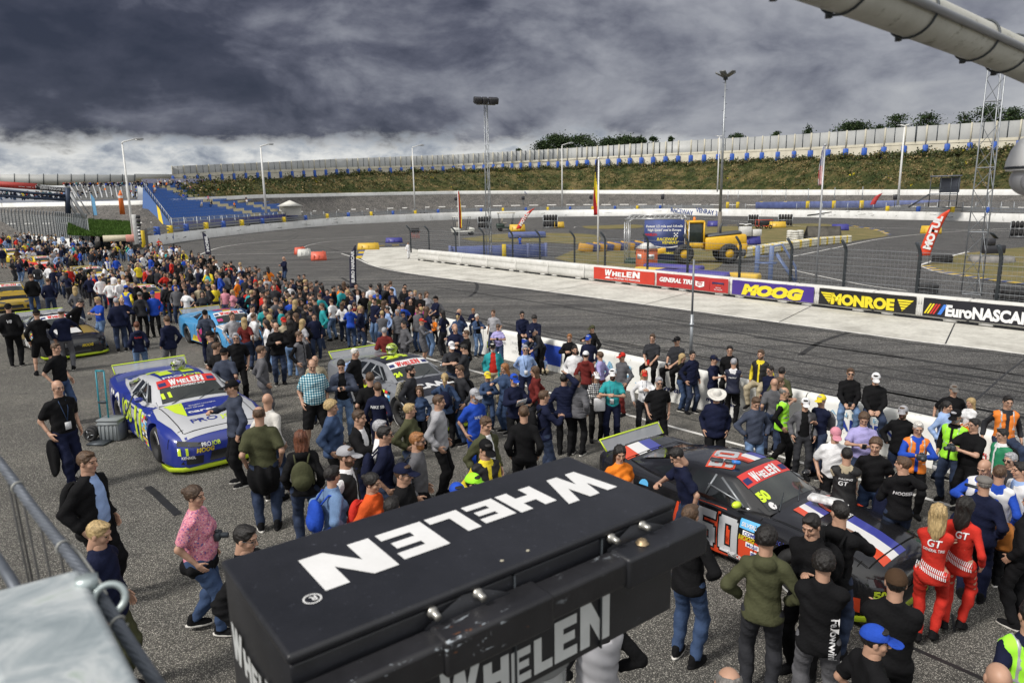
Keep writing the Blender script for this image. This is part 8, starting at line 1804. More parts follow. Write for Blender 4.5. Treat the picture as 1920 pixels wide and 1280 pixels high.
ROWS = """
F 905 500|1.84 180|c:k|hL|pC|pk|y:15|man with curly dark hair in an olive green hooded parka seen from behind
F 1115 448|1.84 -25|s:k|hK|pK|cr|d:22|man with crossed arms looking down, black hoodie with red lining, beside car number 50
F 1265 372|1.86 165|s:k|hK|pD|p1|bp:K y:-50|tall man in a black hoodie with backpack leaning towards the bonnet of car 50
F 1190 622|1.80 178|c:k|jK|pG|cr|-|man in a black fleece with white script lettering down the back
G 815 565|1.80 185|s:k|tK|pK|cr|cap:H big|broad man in a black shirt and worn brown cap seen from behind
G 700 930|1.66 120|s:k|tK|pK|dn|cap:B y:25|youth in a royal blue cap and black shirt at the bottom edge
G 1085 148|1.76 175|l:y|cR|pR|cr|f heel slim|blonde woman in a tight red catsuit and high black heels
G 1262 108|1.76 168|l:k|cR|pR|dn|f heel slim y:20|dark haired woman in a tight red catsuit with white lettering on the leg
E 1305 845|1.78 180|r:e|jN|pN|dn|flat:e big y:-20|man in a navy jacket and grey flat cap with an orange shoulder bag
F 170 100|1.68 25|l:k|tO|pD|dn|f y:10 d:15|smiling woman with long dark hair behind the lamp box at car 50
F 425 115|1.76 -75|s:k|tN|pD|p1|gl lean:15 d:25|man in a navy shirt with white collar bending at the window of car 50
F 525 388|1.80 150|s:n|jK|pJ|pk|shoe:K|man in a black jacket, blue jeans and white soled trainers right of the lamp box
F 715 1200|1.78 180|r:e|tG|pD|dn|-|grey haired man of whom only the crown shows at the bottom edge
X 1120 1105|1.74 200|s:n|vg/K|pK|pk|-|person in a white and black windbreaker below the end of the lamp box
G 1460 1150|1.74 200|b:k|tC|pD|dn|-|bald man whose bare scalp rises at the bottom right
X 1935 1128|1.80 -150|s:k|vV/N|pK|dn|-|marshal in a green safety vest cut off by the right edge
X 1935 925|1.78 -120|s:k|jK|pK|dn|-|person in black clothes with dark trainers at the right edge
E 303 42|1.80 5|s:n|hK|pd|lap|sit sun it:phone|man in a black sweatshirt and sunglasses sitting on the pit wall in light jeans
E 493 85|1.82 5|s:k|hK|pD|lap|sit cap:W d:22 big|man in a black hoodie and white cap sitting on the pit wall
E 80 243|1.80 -45|s:g|tN|pD|cr|cap:Y bp:G gl y:-20|man with crossed arms in a navy printed shirt and yellow grey cap
D 1632 728|1.72 10|s:k|oG/K|pC|dn|cap:W slim d:15|teenager in a grey zip jacket and white cap beside the man with crossed arms
E 195 498|1.76 12|r:g|tW|pK|dn|cap:P big d:20|man in a white printed shirt and salmon pink cap
E 405 386|1.80 5|c:n|tU|pD|ph|d:25 it:phone big|curly haired man in a lilac shirt looking at his phone
E 490 570|1.80 -5|c:n|tK|pJ|dn|d:10|curly haired man in a black shirt squinting near the bonnet of car 50
E 275 634|1.72 185|s:k|vK/t|pK|cr|-|racing driver in a black and cream suit seen from behind
E 690 702|1.78 -160|s:n|hK|pD|nk|y:-50|man in a black hoodie with red hood lining scratching his neck
E 815 448|1.80 12|s:w|vO/B|pK|ph|gl it:cam d:15|grey haired photographer in an orange vest over a blue tracksuit top
E 695 328|1.80 -10|s:n|jK|pD|pk|cap:g sun beard|bearded man in a black jacket, grey cap and mirrored sunglasses
E 1032 290|1.70 60|p:k|hb|pD|dn|f|dark haired woman in a light blue hooded top by the pit wall
E 1080 168|1.74 15|s:n|tK|pD|sb|cap:e z:.02 big|man in a black shirt and camouflage cap leaning on the far side of the wall
E 1200 266|1.12 -40|l:y|tW|pO|lap|sit f|small blonde girl in a white shirt sitting on the pit wall
E 1085 360|1.84 -20|s:g|vV/K|pD|dn|cap:K beard it:lens d:20|photographer in a lime safety vest and black and yellow cap holding a white lens
E 1225 418|1.84 -45|s:k|tK|pK|ph|fat gl it:cam|heavy man with glasses in a black shirt holding a camera
E 1490 250|1.84 20|s:k|vO/C|pD|sb|sit gl d:10|man in an orange vest and glasses sitting on the pit wall at the right edge
E 1435 495|1.76 -50|s:k|vE/W|pD|dn|bp:K gl|young man with glasses in a green and white jacket with backpack
E 1500 676|1.76 -30|s:g|tC|pD|dn|sun|grey haired man with moustache and sunglasses near the right edge
E 1290 737|1.82 -30|b:k|vW/B|pK|ph|d:28 big|bald man in a blue and white team jacket looking down
E 1425 766|1.80 178|s:n|vW/B|pK|dn|-|short haired man in a blue and white team jacket seen from behind
E 1570 745|1.82 -60|s:k|vW/b|pK|dn|-|dark haired man in a pale blue team jacket at the right edge
D 213 130|1.82 -15|s:n|tC|pK|lap|sit it:can gl|man in a grey polo shirt sitting on the wall with a red can
D 437 155|1.82 -35|s:k|tC|pK|lap|sit cap:K it:phone|man in a grey polo shirt and black cap sitting on the wall
D 520 290|1.68 70|l:y|jK|pJ|p1|f slim|woman with long blonde hair, black leather jacket and blue jeans
D 712 238|1.82 40|s:k|qN|pD|dn|y:20|man in a shiny navy padded jacket over a blue shirt
D 795 308|1.80 60|s:k|tN|pN|ph|cap:N gl|man in a navy team shirt and navy cap beside the padded jacket
D 930 238|1.82 0|s:k|hK|pK|lap|sit gl|man in a black hoodie with red cords sitting on the wall
D 1085 302|1.82 175|s:g|vN/W|pK|cr|-|grey haired man in a navy white and orange team shirt seen from behind
D 1215 275|1.84 -20|s:n|vK/Y|pt|dn|sit beard|bearded racing driver in a black and gold suit leaning on the wall
D 1492 348|1.80 -40|s:k|jN|pD|dn|sun|man in sunglasses and navy jacket behind the dark green sweater
D 1522 380|1.82 170|s:k|lL|pD|dn|-|man in a dark green sweater seen from behind at the wall
D 1340 535|1.80 190|b:n|tG|pD|dn|-|balding man in a grey shirt seen from behind near the safety vest
D 1398 528|1.78 100|s:n|tK|pD|ph|-|short haired man in a dark shirt bending behind the green safety vest
D 1442 620|1.82 85|r:e|vV/K|pK|dn|gl wk|man in a green safety vest with glasses walking to the right
D 810 660|1.80 5|s:g|jN|pK|dn|hat:w fat d:22|stout man in a cream straw hat and long navy coat
D 1182 724|1.78 25|s:n|jF|pd|pk|d:28|young man in a blue blouson looking down with his hands in pockets
D 278 528|1.78 12|s:g|tK|pK|dn|sun big|grey haired man with white moustache, sunglasses and black vest
D 140 463|1.66 5|l:y|lW|pC|p2|f lan cap:R|woman in a white long sleeved top and red and blue cap
C 1395 530|1.80 -5|s:k|tT|pN|ph|cap:W lan beard|bearded man in a turquoise and navy shirt and white cap
C 1273 552|1.66 15|l:a|l2|pK|ph|f cap:W lan it:bag|red haired woman in a black and white checked shirt and white cap
C 1035 562|1.80 170|s:k|qN|pK|hh|y:20|man in a navy padded jacket with one hand on his head
C 1130 570|1.78 160|s:n|qG|pK|dn|y:-30|man in a grey padded jacket beside the navy padded one
C 805 507|1.72 -100|l:n|hm|pC|dn|f|woman with brown hair in a dark red hoodie
C 660 570|1.76 20|s:k|jN|pK|ph|cap:B d:15 it:paper|man in a navy team jacket and purple blue cap holding a paper
C 457 550|1.36 5|s:y|jJ|pJ|ph|cap:Y|boy in a denim jacket and bright yellow cap
C 577 488|1.68 -60|l:i|jJ|pJ|p1|f d:10|girl with long light brown hair in a denim jacket talking to the boy
C 495 332|1.78 0|s:w|oT/R|pt|dn|cap:K beard big gl|old man with white beard in an open turquoise and red coat
C 740 347|1.84 5|s:g|lb|pN|bk|sun lan|grey haired man in a pale blue shirt with sunglasses and lanyard
C 1112 352|1.84 10|s:k|lW|pC|dn|fat beard|stout bearded man in a crisp white shirt
C 1195 392|1.76 170|s:k|hm|pG|dn|cap:W|person in a dark maroon hoodie and white cap seen from behind
C 1297 396|1.74 -120|s:n|lU|pm|dn|f|woman in a thin lilac top behind the checked shirt
C 1462 406|1.76 -45|s:k|hG|pm|dn|cap:R gl|man in a grey hooded jacket and red white and blue cap
C 1212 274|1.80 -15|s:g|lN|pD|dn|cap:B big|man in a navy body warmer and blue cap by the wall
C 1237 200|1.78 -50|s:k|hK|pK|p1|cap:L z:.02|man in a green cap holding a phone behind the pit wall
C 1070 266|1.76 -10|s:i|hK|pD|ph|gl d:15|young man with glasses in a black hoodie leaning on the wall
C 935 198|1.80 -55|s:g|lC|pK|ln|cap:N lean:30 d:30|old man in a grey jumper and blue cap bending down to a toddler
C 883 428|.86 15|s:y|tb|pt|ph|crouch d:20|blond toddler in a light blue shirt crouching by the blue panel
C 717 95|1.84 10|s:k|jN|pK|lap|sit sun d:12|man in a navy jacket and sunglasses sitting on the wall above the blue panel
C 803 132|1.82 -15|c:k|jN|pD|lap|sit d:42|curly haired man in a navy jacket sitting on the wall and looking down
C 533 197|1.64 -5|s:n|tU|pJ|ph|f it:phone d:35 big|woman in a lilac shirt looking down at her phone
C 455 95|1.72 35|s:w|oJ/K|pd|ph|f|white haired woman in a denim jacket over a black top
C 497 85|1.80 -25|s:n|tg|pD|dn|z:.02|man in a light grey shirt with a red strap behind the wall
C 348 76|1.18 -5|s:i|jN|pD|ph|sit d:25|red haired child in a navy and orange jacket sitting on the wall
C 272 62|1.80 -60|b:n|qN|pK|dn|-|bald man in a black padded jacket by the white wall end
C 188 110|1.22 150|s:n|tO|pK|dn|-|small child in a bright orange shirt at the wall
5 1390 450|1.70 175|p:a|tM|pJ|dn|f|woman in a magenta shirt and jeans seen from behind
C 215 207|1.78 5|b:e|jN|pN|ph|gl d:20 big|bald man with glasses in a navy team jacket looking down
C 292 236|1.80 -75|s:n|jK|pD|ph|-|dark haired man in a black jacket facing left beside the bald team member
C 188 327|1.80 10|s:g|tC|pD|ph|cap:W d:20|man in a grey shirt and white cap signing something
C 267 342|1.76 -100|s:k|lC|pC|ph|d:20|dark haired man in a charcoal sweater facing the white capped man
C 238 500|1.78 -60|s:n|lC|pJ|dn|bp:K d:12|smiling young man in a dark sweater with a black backpack
C 135 557|1.62 175|p:y|jJ|pK|p2|f bp:N it:can|girl with a blonde ponytail, denim jacket and navy backpack
C 97 722|1.82 75|s:n|hg|pK|dn|-|young man in a light grey hoodie facing right
C 367 682|1.76 35|s:g|tB|pB|dn|cap:g gl beard d:15|man in a royal blue printed shirt and grey and red cap
C 455 890|1.82 40|s:n|oL/W|pD|dn|d:15|man in an olive brown jacket over an open white shirt
C 458 1075|1.78 30|s:k|vK/Y|pK|dn|cap:K d:25|racing driver in a black and yellow suit and black cap
C 728 800|1.84 178|s:n|lK|pK|dn|big|man in a black jersey with white sleeve stripes seen from behind
C 887 687|1.80 110|s:n|hN|pD|ph|bp:K|man in a navy hoodie with black backpack holding his phone
B 1882 838|1.70 60|s:k|tK|pK|dn|cap:V|person in a lime green cap just behind the lamp box
B 1755 912|1.66 30|s:k|tN|pK|dn|cap:B|person in a violet cap just behind the lamp box
B 45 135|1.82 -80|s:n|hF|pK|p1|cap:K|man in a dark blue hoodie and black cap at the bonnet of car 11
B 257 325|1.84 178|r:n|tL|pD|dn|big|balding man in a moss green shirt with a coat tied round his waist
B 325 226|1.78 140|b:e|lw|pD|dn|y:-20|man with shaved head in a white and grey sweater
B 572 505|1.70 175|l:a|hK|pD|dn|f bp:L|woman with auburn hair in black wearing a green rucksack
B 660 -18|1.90 5|r:n|t1|sK|dn|fat wd d:22|big balding man in a teal and white checked shirt and black shorts
B 875 -12|1.82 -5|s:k|oF/K|pd|ph|it:phone d:30|young man in a navy jacket looking at his phone
B 1092 70|1.78 175|s:n|tK|pK|dn|big|man with shaved sides in a black shirt seen from behind
B 1150 145|1.66 165|s:n|lN|pN|dn|y:-20|boy in a navy sweater with white lettering on the back
B 810 285|1.70 70|f:y|jJ|pK|dn|f big|woman with curly blonde hair in a loose denim blouse
B 1018 355|1.80 60|s:H|oK/W|pN|p1|-|young man in a black leather jacket over a white shirt
B 1178 430|1.78 80|s:g|lW|pt|dn|-|grey haired man in a white linen jacket
B 1212 476|1.80 85|s:k|tN|pD|dn|sun bp:N|man in a navy shirt and sunglasses with a navy backpack
B 1397 305|1.70 60|s:y|jL|pD|hp|f y:-30|smiling blonde woman in an olive green shirt
B 1456 522|1.78 75|s:i|lG|pK|dn|sun bp:C beard|ginger bearded man in a grey top with sunglasses
B 1402 18|1.80 70|s:k|hC|pK|dn|bp:4 beard|bearded man in a dark hoodie with a camouflage backpack
B 1462 176|1.30 -10|l:n|jJ|pK|dn|f|laughing girl in a denim jacket beside the camouflage backpack
B 922 630|1.80 70|s:n|vK/W|pK|dn|cap:g beard|man in a black and white jacket and silver cap
B 1352 760|1.78 65|s:n|jK|pK|dn|cap:N gl big|man in a black jacket and navy cap close to the lamp box
B 815 772|1.68 110|s:k|jd|pD|hp|f bp:B y:-20|woman with short dark hair, denim jacket and bright blue backpack
B 1122 832|1.66 60|u:k|jo|pD|dn|f bp:R d:10|woman with pinned up dark hair in an orange leather jacket
B 1257 1002|1.70 160|s:k|tK|pK|dn|-|person of whom only dark hair shows behind the lamp box
A 1395 380|1.76 60|s:k|qK|pK|dn|gl d:15|man with glasses in a black padded jacket half hidden by the lamp box
A 1097 152|1.66 70|u:H|t3|pJ|dn|f fat wk y:10 it:cam|woman in a pink flowered shirt with a white camera round her neck
A 575 356|1.74 60|s:y|jN|pL|dn|d:20|blond youth in a navy jacket and khaki trousers
6 655 826|1.82 50|s:n|oK/b|pK|dn|bp:K big|man in a black blazer over a light blue shirt
6 430 292|1.80 25|b:e|tK|pN|dn|gl lan big wk|bald man with glasses in a black shirt with yellow sides and a lanyard
6 420 12|1.74 45|s:n|tK|pJ|dn|slim|teenage boy in a black polo shirt behind the bald man
4 58 676|1.84 170|s:k|hK|pK|dn|cap:K fat|heavy man in a black sweatshirt with a white emblem at the left edge
4 268 722|1.80 185|s:n|hK|sK|p1|cap:K wd|man in black with white striped shorts at the black and gold car
4 455 713|1.78 175|s:n|hN|pG|p1|cap:g|person in a navy hoodie and grey cap at the black and gold car
4 228 456|1.84 178|s:n|jK|pJ|dn|big|broad man in a black coat in front of the yellow car
4 355 485|1.80 178|s:n|lN|pD|dn|big|man in a dark blue pullover beside the broad black coat
4 562 546|1.72 160|l:y|lG|pD|dn|f|woman with long straight blonde hair in a grey sweater
4 868 632|1.84 178|s:g|jN|pD|dn|fat|grey haired man in a wide navy raincoat seen from behind
4 722 628|1.78 -60|s:y|tB|pd|ph|d:15|blond young man in a bright blue shirt and light jeans
4 622 650|1.76 60|s:k|jK|pN|dn|lean:25 d:20|man in dark clothes bending over the black and gold car
4 1022 812|1.62 178|s:a|hN|pd|dn|f|woman with chestnut hair in a navy sweatshirt with a printed back
4 1245 768|1.80 -150|s:n|jN|pG|dn|-|man in a navy jacket with an orange stripe on the sleeve
4 1140 584|1.82 -10|s:n|jB|pK|dn|cap:B|man in a royal blue racing jacket and blue cap
4 1045 590|1.80 170|s:n|hC|pK|dn|cap:e|man in a grey sleeved hoodie and grey cap seen from behind
4 912 628|1.78 20|b:w|jN|pN|ph|-|white haired man in a navy jacket with a red collar
4 945 540|1.78 150|s:k|vB/Y|pK|dn|cap:B|man in a blue and yellow racing jacket near the red car
4 1272 530|1.80 178|s:n|lK|pD|dn|bp:K|man in black with a dark backpack between the red and the light blue car
4 1312 498|1.72 30|l:y|oB/W|pD|dn|f|blonde woman in a blue cardigan over a white top
4 1368 477|1.80 10|s:i|jK|pD|dn|y:-20|man in an open black leather jacket behind the light blue car
4 920 460|1.78 10|s:y|tW|pK|dn|-|young man in a white shirt left of the red car windscreen
4 952 480|1.78 15|s:n|tw|pK|dn|beard|bearded man in a cream shirt left of the red car windscreen
4 1100 402|1.70 5|s:w|jP|pK|dn|f|white haired woman in a pale pink jacket
4 1033 340|1.80 175|s:g|tt|pK|dn|big|man in a beige polo shirt seen from behind
4 803 332|1.78 10|s:k|vW/B|pD|dn|cap:O|man in a white and blue race jacket and orange cap
4 866 328|1.78 -5|s:k|jB|pD|dn|cap:N|man in a bright blue jacket beside the white race jacket
4 510 396|1.80 10|s:k|jR|pK|dn|cap:N|man in a red jacket and dark cap amid the yellow cars
4 862 214|1.78 178|s:n|vV/K|pK|dn|wd|marshal in a lime vest with his back turned beside the pit fence end
4 948 228|1.74 100|s:n|vV/B|pD|dn|-|marshal in a lime vest over a blue top facing the track
4 1190 190|1.80 5|s:k|tR|pD|p1|z:.4|man in a red shirt standing on the far end of the pit wall
4 1218 272|1.74 -60|s:g|tW|pE|lap|sit cap:g|man in a white shirt and green trousers sitting on the wall
4 1252 282|1.74 -60|s:n|tW|pC|lap|sit|man in a white shirt and dark trousers sitting on the wall
4 1323 310|1.78 -30|s:k|jK|pK|cf|it:cam|photographer in black taking a picture near the feather flag
4 1380 334|1.80 170|s:n|jB|pY|dn|cap:N|man in a blue and yellow jacket near the dark feather flag
4 1435 330|1.74 -60|s:n|vV/K|pC|dn|-|marshal in a lime vest sitting beside the dark feather flag
4 905 150|1.74 -30|l:k|jN|pD|p1|f z:.5|woman in navy standing high beside the lamp post foot
4 1600 340|1.72 -160|l:y|lU|pW|dn|f|fair haired woman in a lilac top near the dark feather flag
4 1668 374|1.74 -60|s:n|tT|pt|dn|-|man in a turquoise and white shirt at the far wall
4 1605 534|1.76 10|r:n|tY|pC|dn|gl|man in a bright yellow polo shirt behind the light blue car
4 1490 532|1.76 15|b:w|tt|pt|dn|-|white haired man in a sand coloured pullover behind the light blue car
4 1445 598|1.40 10|s:n|lN|pN|dn|-|boy in a navy sweater beside the light blue car
4 1680 554|1.74 -30|s:k|tP|pD|dn|-|young person in a pink shirt with a bag strap
4 1737 574|1.66 -60|l:y|tP|pJ|dn|f|fair haired girl in a peach top
4 1860 560|1.78 170|s:n|tR|pK|dn|cap:K|man in a red shirt and dark cap right of the light blue car
4 1535 724|1.76 175|s:k|tF|pN|dn|cap:K|person in a printed dark shirt at the door of the light blue car
4 1740 742|1.80 20|s:n|lg|pd|dn|bp:K|man in a pale grey sweater with a black backpack by the light blue bonnet
4 1830 780|1.68 170|l:y|tm|pD|dn|f|woman with long blonde hair in front of the light blue bonnet
4 1765 897|1.80 0|s:g|tK|pK|dn|sun|man in a black polo shirt and sunglasses smiling near car 11
4 1565 885|1.78 -100|s:n|tC|pN|dn|cap:K bp:K|man in a grey shirt with black backpack and headphones
4 1625 968|1.74 110|s:n|tK|pK|dn|-|young man in a black shirt near the neon helmet
4 1680 1008|1.74 160|s:n|tF|pK|dn|cap:K|person in a slate shirt and black cap behind car 11
5 200 128|1.76 -60|b:y|jN|pJ|ph|z:.9 d:35|bald man in a navy jacket standing on the pit wall
5 240 256|1.78 175|s:k|rR|pR|dn|-|racing driver in a bright red suit seen from behind
5 320 262|1.78 -30|s:k|tK|pK|lap|sit|man in a black shirt sitting on the wall beside the red suit
5 358 256|1.78 -30|s:k|tK|pD|lap|sit|second man in a black and red shirt sitting beside the red suit
5 458 292|1.70 170|s:y|jG|pK|dn|f|blonde woman in a grey jacket on the wall
5 62 478|1.80 175|b:y|tT|pN|dn|big|bald man in a dark teal shirt seen from behind
5 148 624|1.82 5|r:n|hK|pD|ph|d:25 big|balding man in a black zipped sweatshirt looking down
5 40 792|1.82 100|s:n|lG|pG|dn|-|man in a mid grey shirt facing right beside the black capped youth
5 325 684|1.80 60|s:n|vG/K|pG|dn|sun|man in a grey hoodie with a black sleeve and orange trim
5 185 464|1.80 10|s:n|jN|pN|dn|-|man in a dark navy team jacket in the dense crowd
5 218 530|1.20 160|s:y|jK|pK|dn|-|blonde child seen from behind in the dense crowd
5 205 582|1.74 10|s:k|lt|pK|dn|cap:R sun|person in a beige top with a red and white cap
5 372 486|1.80 165|s:n|jN|pD|dn|bp:K|man in a navy jacket with a black backpack facing away
5 412 422|1.80 175|b:y|tn|pC|dn|big|bald man in a brown jersey with a yellow stripe
5 505 436|1.68 175|l:k|jN|pC|dn|f|woman with very long dark hair in a navy dress
5 560 440|1.80 -130|s:n|tW|pd|dn|wd|young man in a white shirt and light ripped jeans
5 645 466|1.70 165|l:n|tW|pD|dn|f|woman with brown hair in a white blouse and dark jeans
5 737 464|1.80 178|s:n|hm|pD|dn|bp:t|man in a maroon hoodie with a beige patterned backpack
5 797 497|1.36 170|l:n|jJ|pK|dn|f|girl in a denim jacket with a small yellow pouch
5 708 401|1.70 10|l:i|jd|pD|dn|f gl|woman with ginger hair in a pale denim jacket
5 765 362|1.84 5|s:n|oN/W|pD|dn|gl|man in a navy blazer over a white shirt
5 805 386|1.84 5|s:n|tK|pD|dn|gl|man in a black shirt beside the navy blazer
5 912 388|1.84 175|s:e|hL|pD|pk|-|man in an olive hooded jacket and jeans seen from behind
5 905 364|1.80 170|s:n|jB|pD|dn|z:.02|man in a blue jacket behind the olive hooded one
5 980 500|1.80 -80|s:k|lb|pN|dn|-|man in a pale blue shirt facing left
5 1057 520|1.80 -30|s:g|qG|pC|dn|-|grey haired man in a striped grey body warmer
5 1105 607|1.80 -60|s:k|hG|pC|pk|-|dark haired man in a grey jacket behind the helmet on car 24
5 960 654|1.76 178|s:g|jm|pN|dn|big|old man in a dark purple jacket seen from behind
5 1168 394|1.80 0|s:g|tK|sG|lap|sit sun beard|bearded man in a black shirt and shorts sitting on the wall
5 1230 398|1.76 -20|s:n|tK|sN|lap|sit|young man in black and navy shorts sitting on the wall
5 1276 420|1.84 -10|b:e|hK|pK|dn|fat sun|heavy bald man in black standing at the wall
5 1342 421|1.76 -60|s:k|tN|pK|lap|sit cap:K|person with blue ear defenders sitting on the wall
5 1106 438|1.80 178|s:k|tK|pK|dn|cap:K|man in a black team shirt and black cap facing the wall
5 1050 420|1.76 20|s:n|tK|pK|dn|-|young man in a black polo shirt by the blue wall
5 750 338|1.66 170|s:y|tO|pK|dn|f|blonde woman in a coral top by the feather flag foot
5 440 868|1.60 0|b:n|tt|pD|dn|-|bald man of whom only the head shows left of the checked shirt
5 745 812|1.78 60|s:w|jK|pK|dn|bp:b|white haired man in black with a bright light blue backpack
5 1425 1095|1.20 178|s:n|tG|pK|dn|-|short haired boy in a grey shirt below the camouflage backpack
X 765 454|1.80 10|s:k|rW|pW|wk|wk|racing driver in a white suit walking on the concrete apron
X 1197 461|1.75 0|s:g|vV/K|pK|dn|-|marshal in a lime vest behind the debris fence
X 1150 362|1.80 100|s:k|tK|pC|p1|z:1.0|far marshal in black standing on the inner wall
X 975 442|1.75 150|s:k|tB|pB|dn|-|man in blue standing by the low blue board wall
"""
REG = {}
for ln in ROWS.strip().splitlines():
 a, b_, hair, top, bot, pose, opts, label = ln.split('|'); cr_, x, y = a.split(); ox, oy, sc_ = CROP[cr_]; h, yaw = b_.split()
 REG[label] = person(ox + float(x) / sc_, oy + float(y) / sc_, float(h), float(yaw), hair, top, bot, pose, opts, label)
def P_(s): return next(v for k, v in REG.items() if s in k)
print_on(P_('script lettering'), 'Fellowwind', .10, 1.22, .07, .42, 'W', True, True)
print_on(P_('blonde woman in a tight red'), 'GT', -.07, 1.30, .09, .15, 'W'); print_on(P_('blonde woman in a tight red'), 'GENERAL TIRE', -.11, 1.24, .035, .22, 'W')
print_on(P_('dark haired woman in a tight red'), 'GT', -.05, 1.30, .09, .14, 'W'); print_on(P_('dark haired woman in a tight red'), 'GENERAL TIRE', -.13, .88, .04, .42, 'W', True, True)
for nm in ('blonde woman in a tight red', 'dark haired woman in a tight red'):
 V = []; Fs = []
 for rw in range(2):
  for k in range(17): x = .0 + k * .06; o = len(V); y = .10 * rw - .012 * k; V += [(x, y), (x + .03, y), (x + .055 * (1 if rw else .4), y + .085), (x + .025 * (1 if rw else -.4), y + .085)]; Fs.append((o, o + 1, o + 2, o + 3))
 print_on(P_(nm), '', -.16, 1.0, .55, .32, 'W', True, False, (V, Fs))
print_on(P_('boy in a navy sweater with white'), 'NIKE SB', -.14, 1.28, .06, .28, 'W'); print_on(P_('racing driver in a black and cream'), 'GT', -.10, 1.22, .07, .14, 'W'); print_on(P_('racing driver in a black and cream'), 'RACING', -.10, 1.31, .03, .2, 'W')
print_on(P_('man in a black hoodie with red hood'), 'HOOSIER', -.13, 1.26, .05, .26, 'W'); print_on(P_('grey haired man in a navy white and orange'), 'racing', -.10, 1.28, .05, .2, 'W'); print_on(P_('heavy man in a black sweatshirt'), 'V8', -.06, 1.26, .09, .12, 'W')
print_on(P_('chestnut hair'), 'Red Bull', -.10, 1.30, .05, .2, 'R'); print_on(P_('royal blue printed'), 'WALES', .09, 1.25, .06, .18, 'W', False); print_on(P_('walking to the right'), 'gsbb', -.1, .98, .07, .2, 'K')
r0 = P_('orange shoulder bag'); nb_ = r0.location; t = thing('shoulder_bag', 'orange camera bag hanging at the hip of the man in the grey flat cap', 'bag', nb_ + Vector((.38, .05, .86)), r0.rotation_euler.z)
MB().box((0, 0, 0), (.20, .34, .30), None, .04).box((.11, 0, -.04), (.06, .22, .16), None, .02).build('bag', mat('orange_canvas', (.52, .19, .04), .8), t); MB().tube([(0, .14, .14), (-.12, -.05, .46), (-.34, -.06, .62), (-.48, .1, .58)], .022, 6).build('strap', M_post, t)
def drape(nm, label, root, c, r, key):
 Mw = Matrix.Translation(root.location) @ Matrix.Rotation(root.rotation_euler.z, 4, 'Z') @ Matrix.Scale(root.scale.x, 4)
 def f(P): return elp(P, (0, 0, 0), r) + .012 * np.sin(P[0] * 40 + P[2] * 6) + .01 * np.sin(P[1] * 45)
 V, Q = net(f, [-q for q in r], r, .02); o = link(nm, mesh_from(nm, V, Q, [M_of(key)], None, True)); o.location = Mw @ Vector(c); o.rotation_euler = root.rotation_euler; o.scale = root.scale; tag(o, label, 'coat')
drape('tied_coat', 'black coat tied round the waist of the man in the moss green shirt', P_('moss green'), (0, -.03, .80), (.215, .165, .27), 'K')
drape('tied_jacket', 'black jacket tied round the waist of the woman in the flowered shirt', P_('pink flowered'), (0, -.01, .88), (.25, .19, .13), 'K')
drape('carried_jacket', 'black jacket hanging from the hand of the bald man with the lanyard', P_('yellow sides'), (.245, .07, .60), (.065, .11, .31), 'K')
drape('carried_jacket', 'blue jacket carried by the curly haired man in black', P_('squinting'), (-.18, .20, .72), (.13, .13, .36), 'N')
# ------------------------------------------------------------------ the rest of the crowd
rc = random.Random(21); taken = [Vector((q[4].x, q[4].y)) for q in PEOPLE]
CARS = [(o.location.copy(), o.rotation_euler.z, o.scale.x, o['label']) for o in C.objects if o.name.startswith('race_car')]
def in_car(p):
 for l, a, s, _ in CARS:
  d = p - Vector((l.x, l.y)); u, v = d.x * math.cos(a) + d.y * math.sin(a), -d.x * math.sin(a) + d.y * math.cos(a)
  if abs(u) < 2.7 * s and abs(v) < 1.2 * s: return True
 return False
CN = {'K': 'black', 'N': 'navy', 'C': 'charcoal', 'G': 'grey', 'g': 'light grey', 'W': 'white', 'B': 'royal blue', 'b': 'light blue', 'R': 'red', 'O': 'orange', 'V': 'lime', 'L': 'olive', 'E': 'green', 'U': 'lilac', 't': 'beige', 'm': 'maroon', 'T': 'teal', 'Y': 'yellow', 'P': 'pink', 'J': 'denim blue', 'n': 'brown', 'M': 'magenta'}
TN = {'t': 'T-shirt', 'l': 'pullover', 'h': 'hoodie', 'j': 'jacket', 'q': 'padded jacket', 'v': 'safety vest'}
HN = {'s': 'short haired', 'r': 'balding', 'b': 'bald', 'l': 'long haired', 'p': 'ponytailed', 'c': 'curly haired'}; used = set()
LM = [(at(170, 512), 'by the far yellow car'), (at(78, 490), 'by the red and yellow car'), (at(22, 474), 'by the farthest yellow car'), (at(265, 545), 'near the red car'), (at(20, 560), 'near the gold car'), (at(110, 630), 'near the black and gold car'),
      (at(400, 620), 'near the light blue car'), (at(150, 470), 'below the pit fence'), (at(260, 470), 'near the traffic light'), (at(385, 500), 'near the dark feather flag'), (at(500, 560), 'along the far pit wall'), (at(540, 640), 'in the dense middle crowd'), (at(300, 600), 'between the parked cars')]
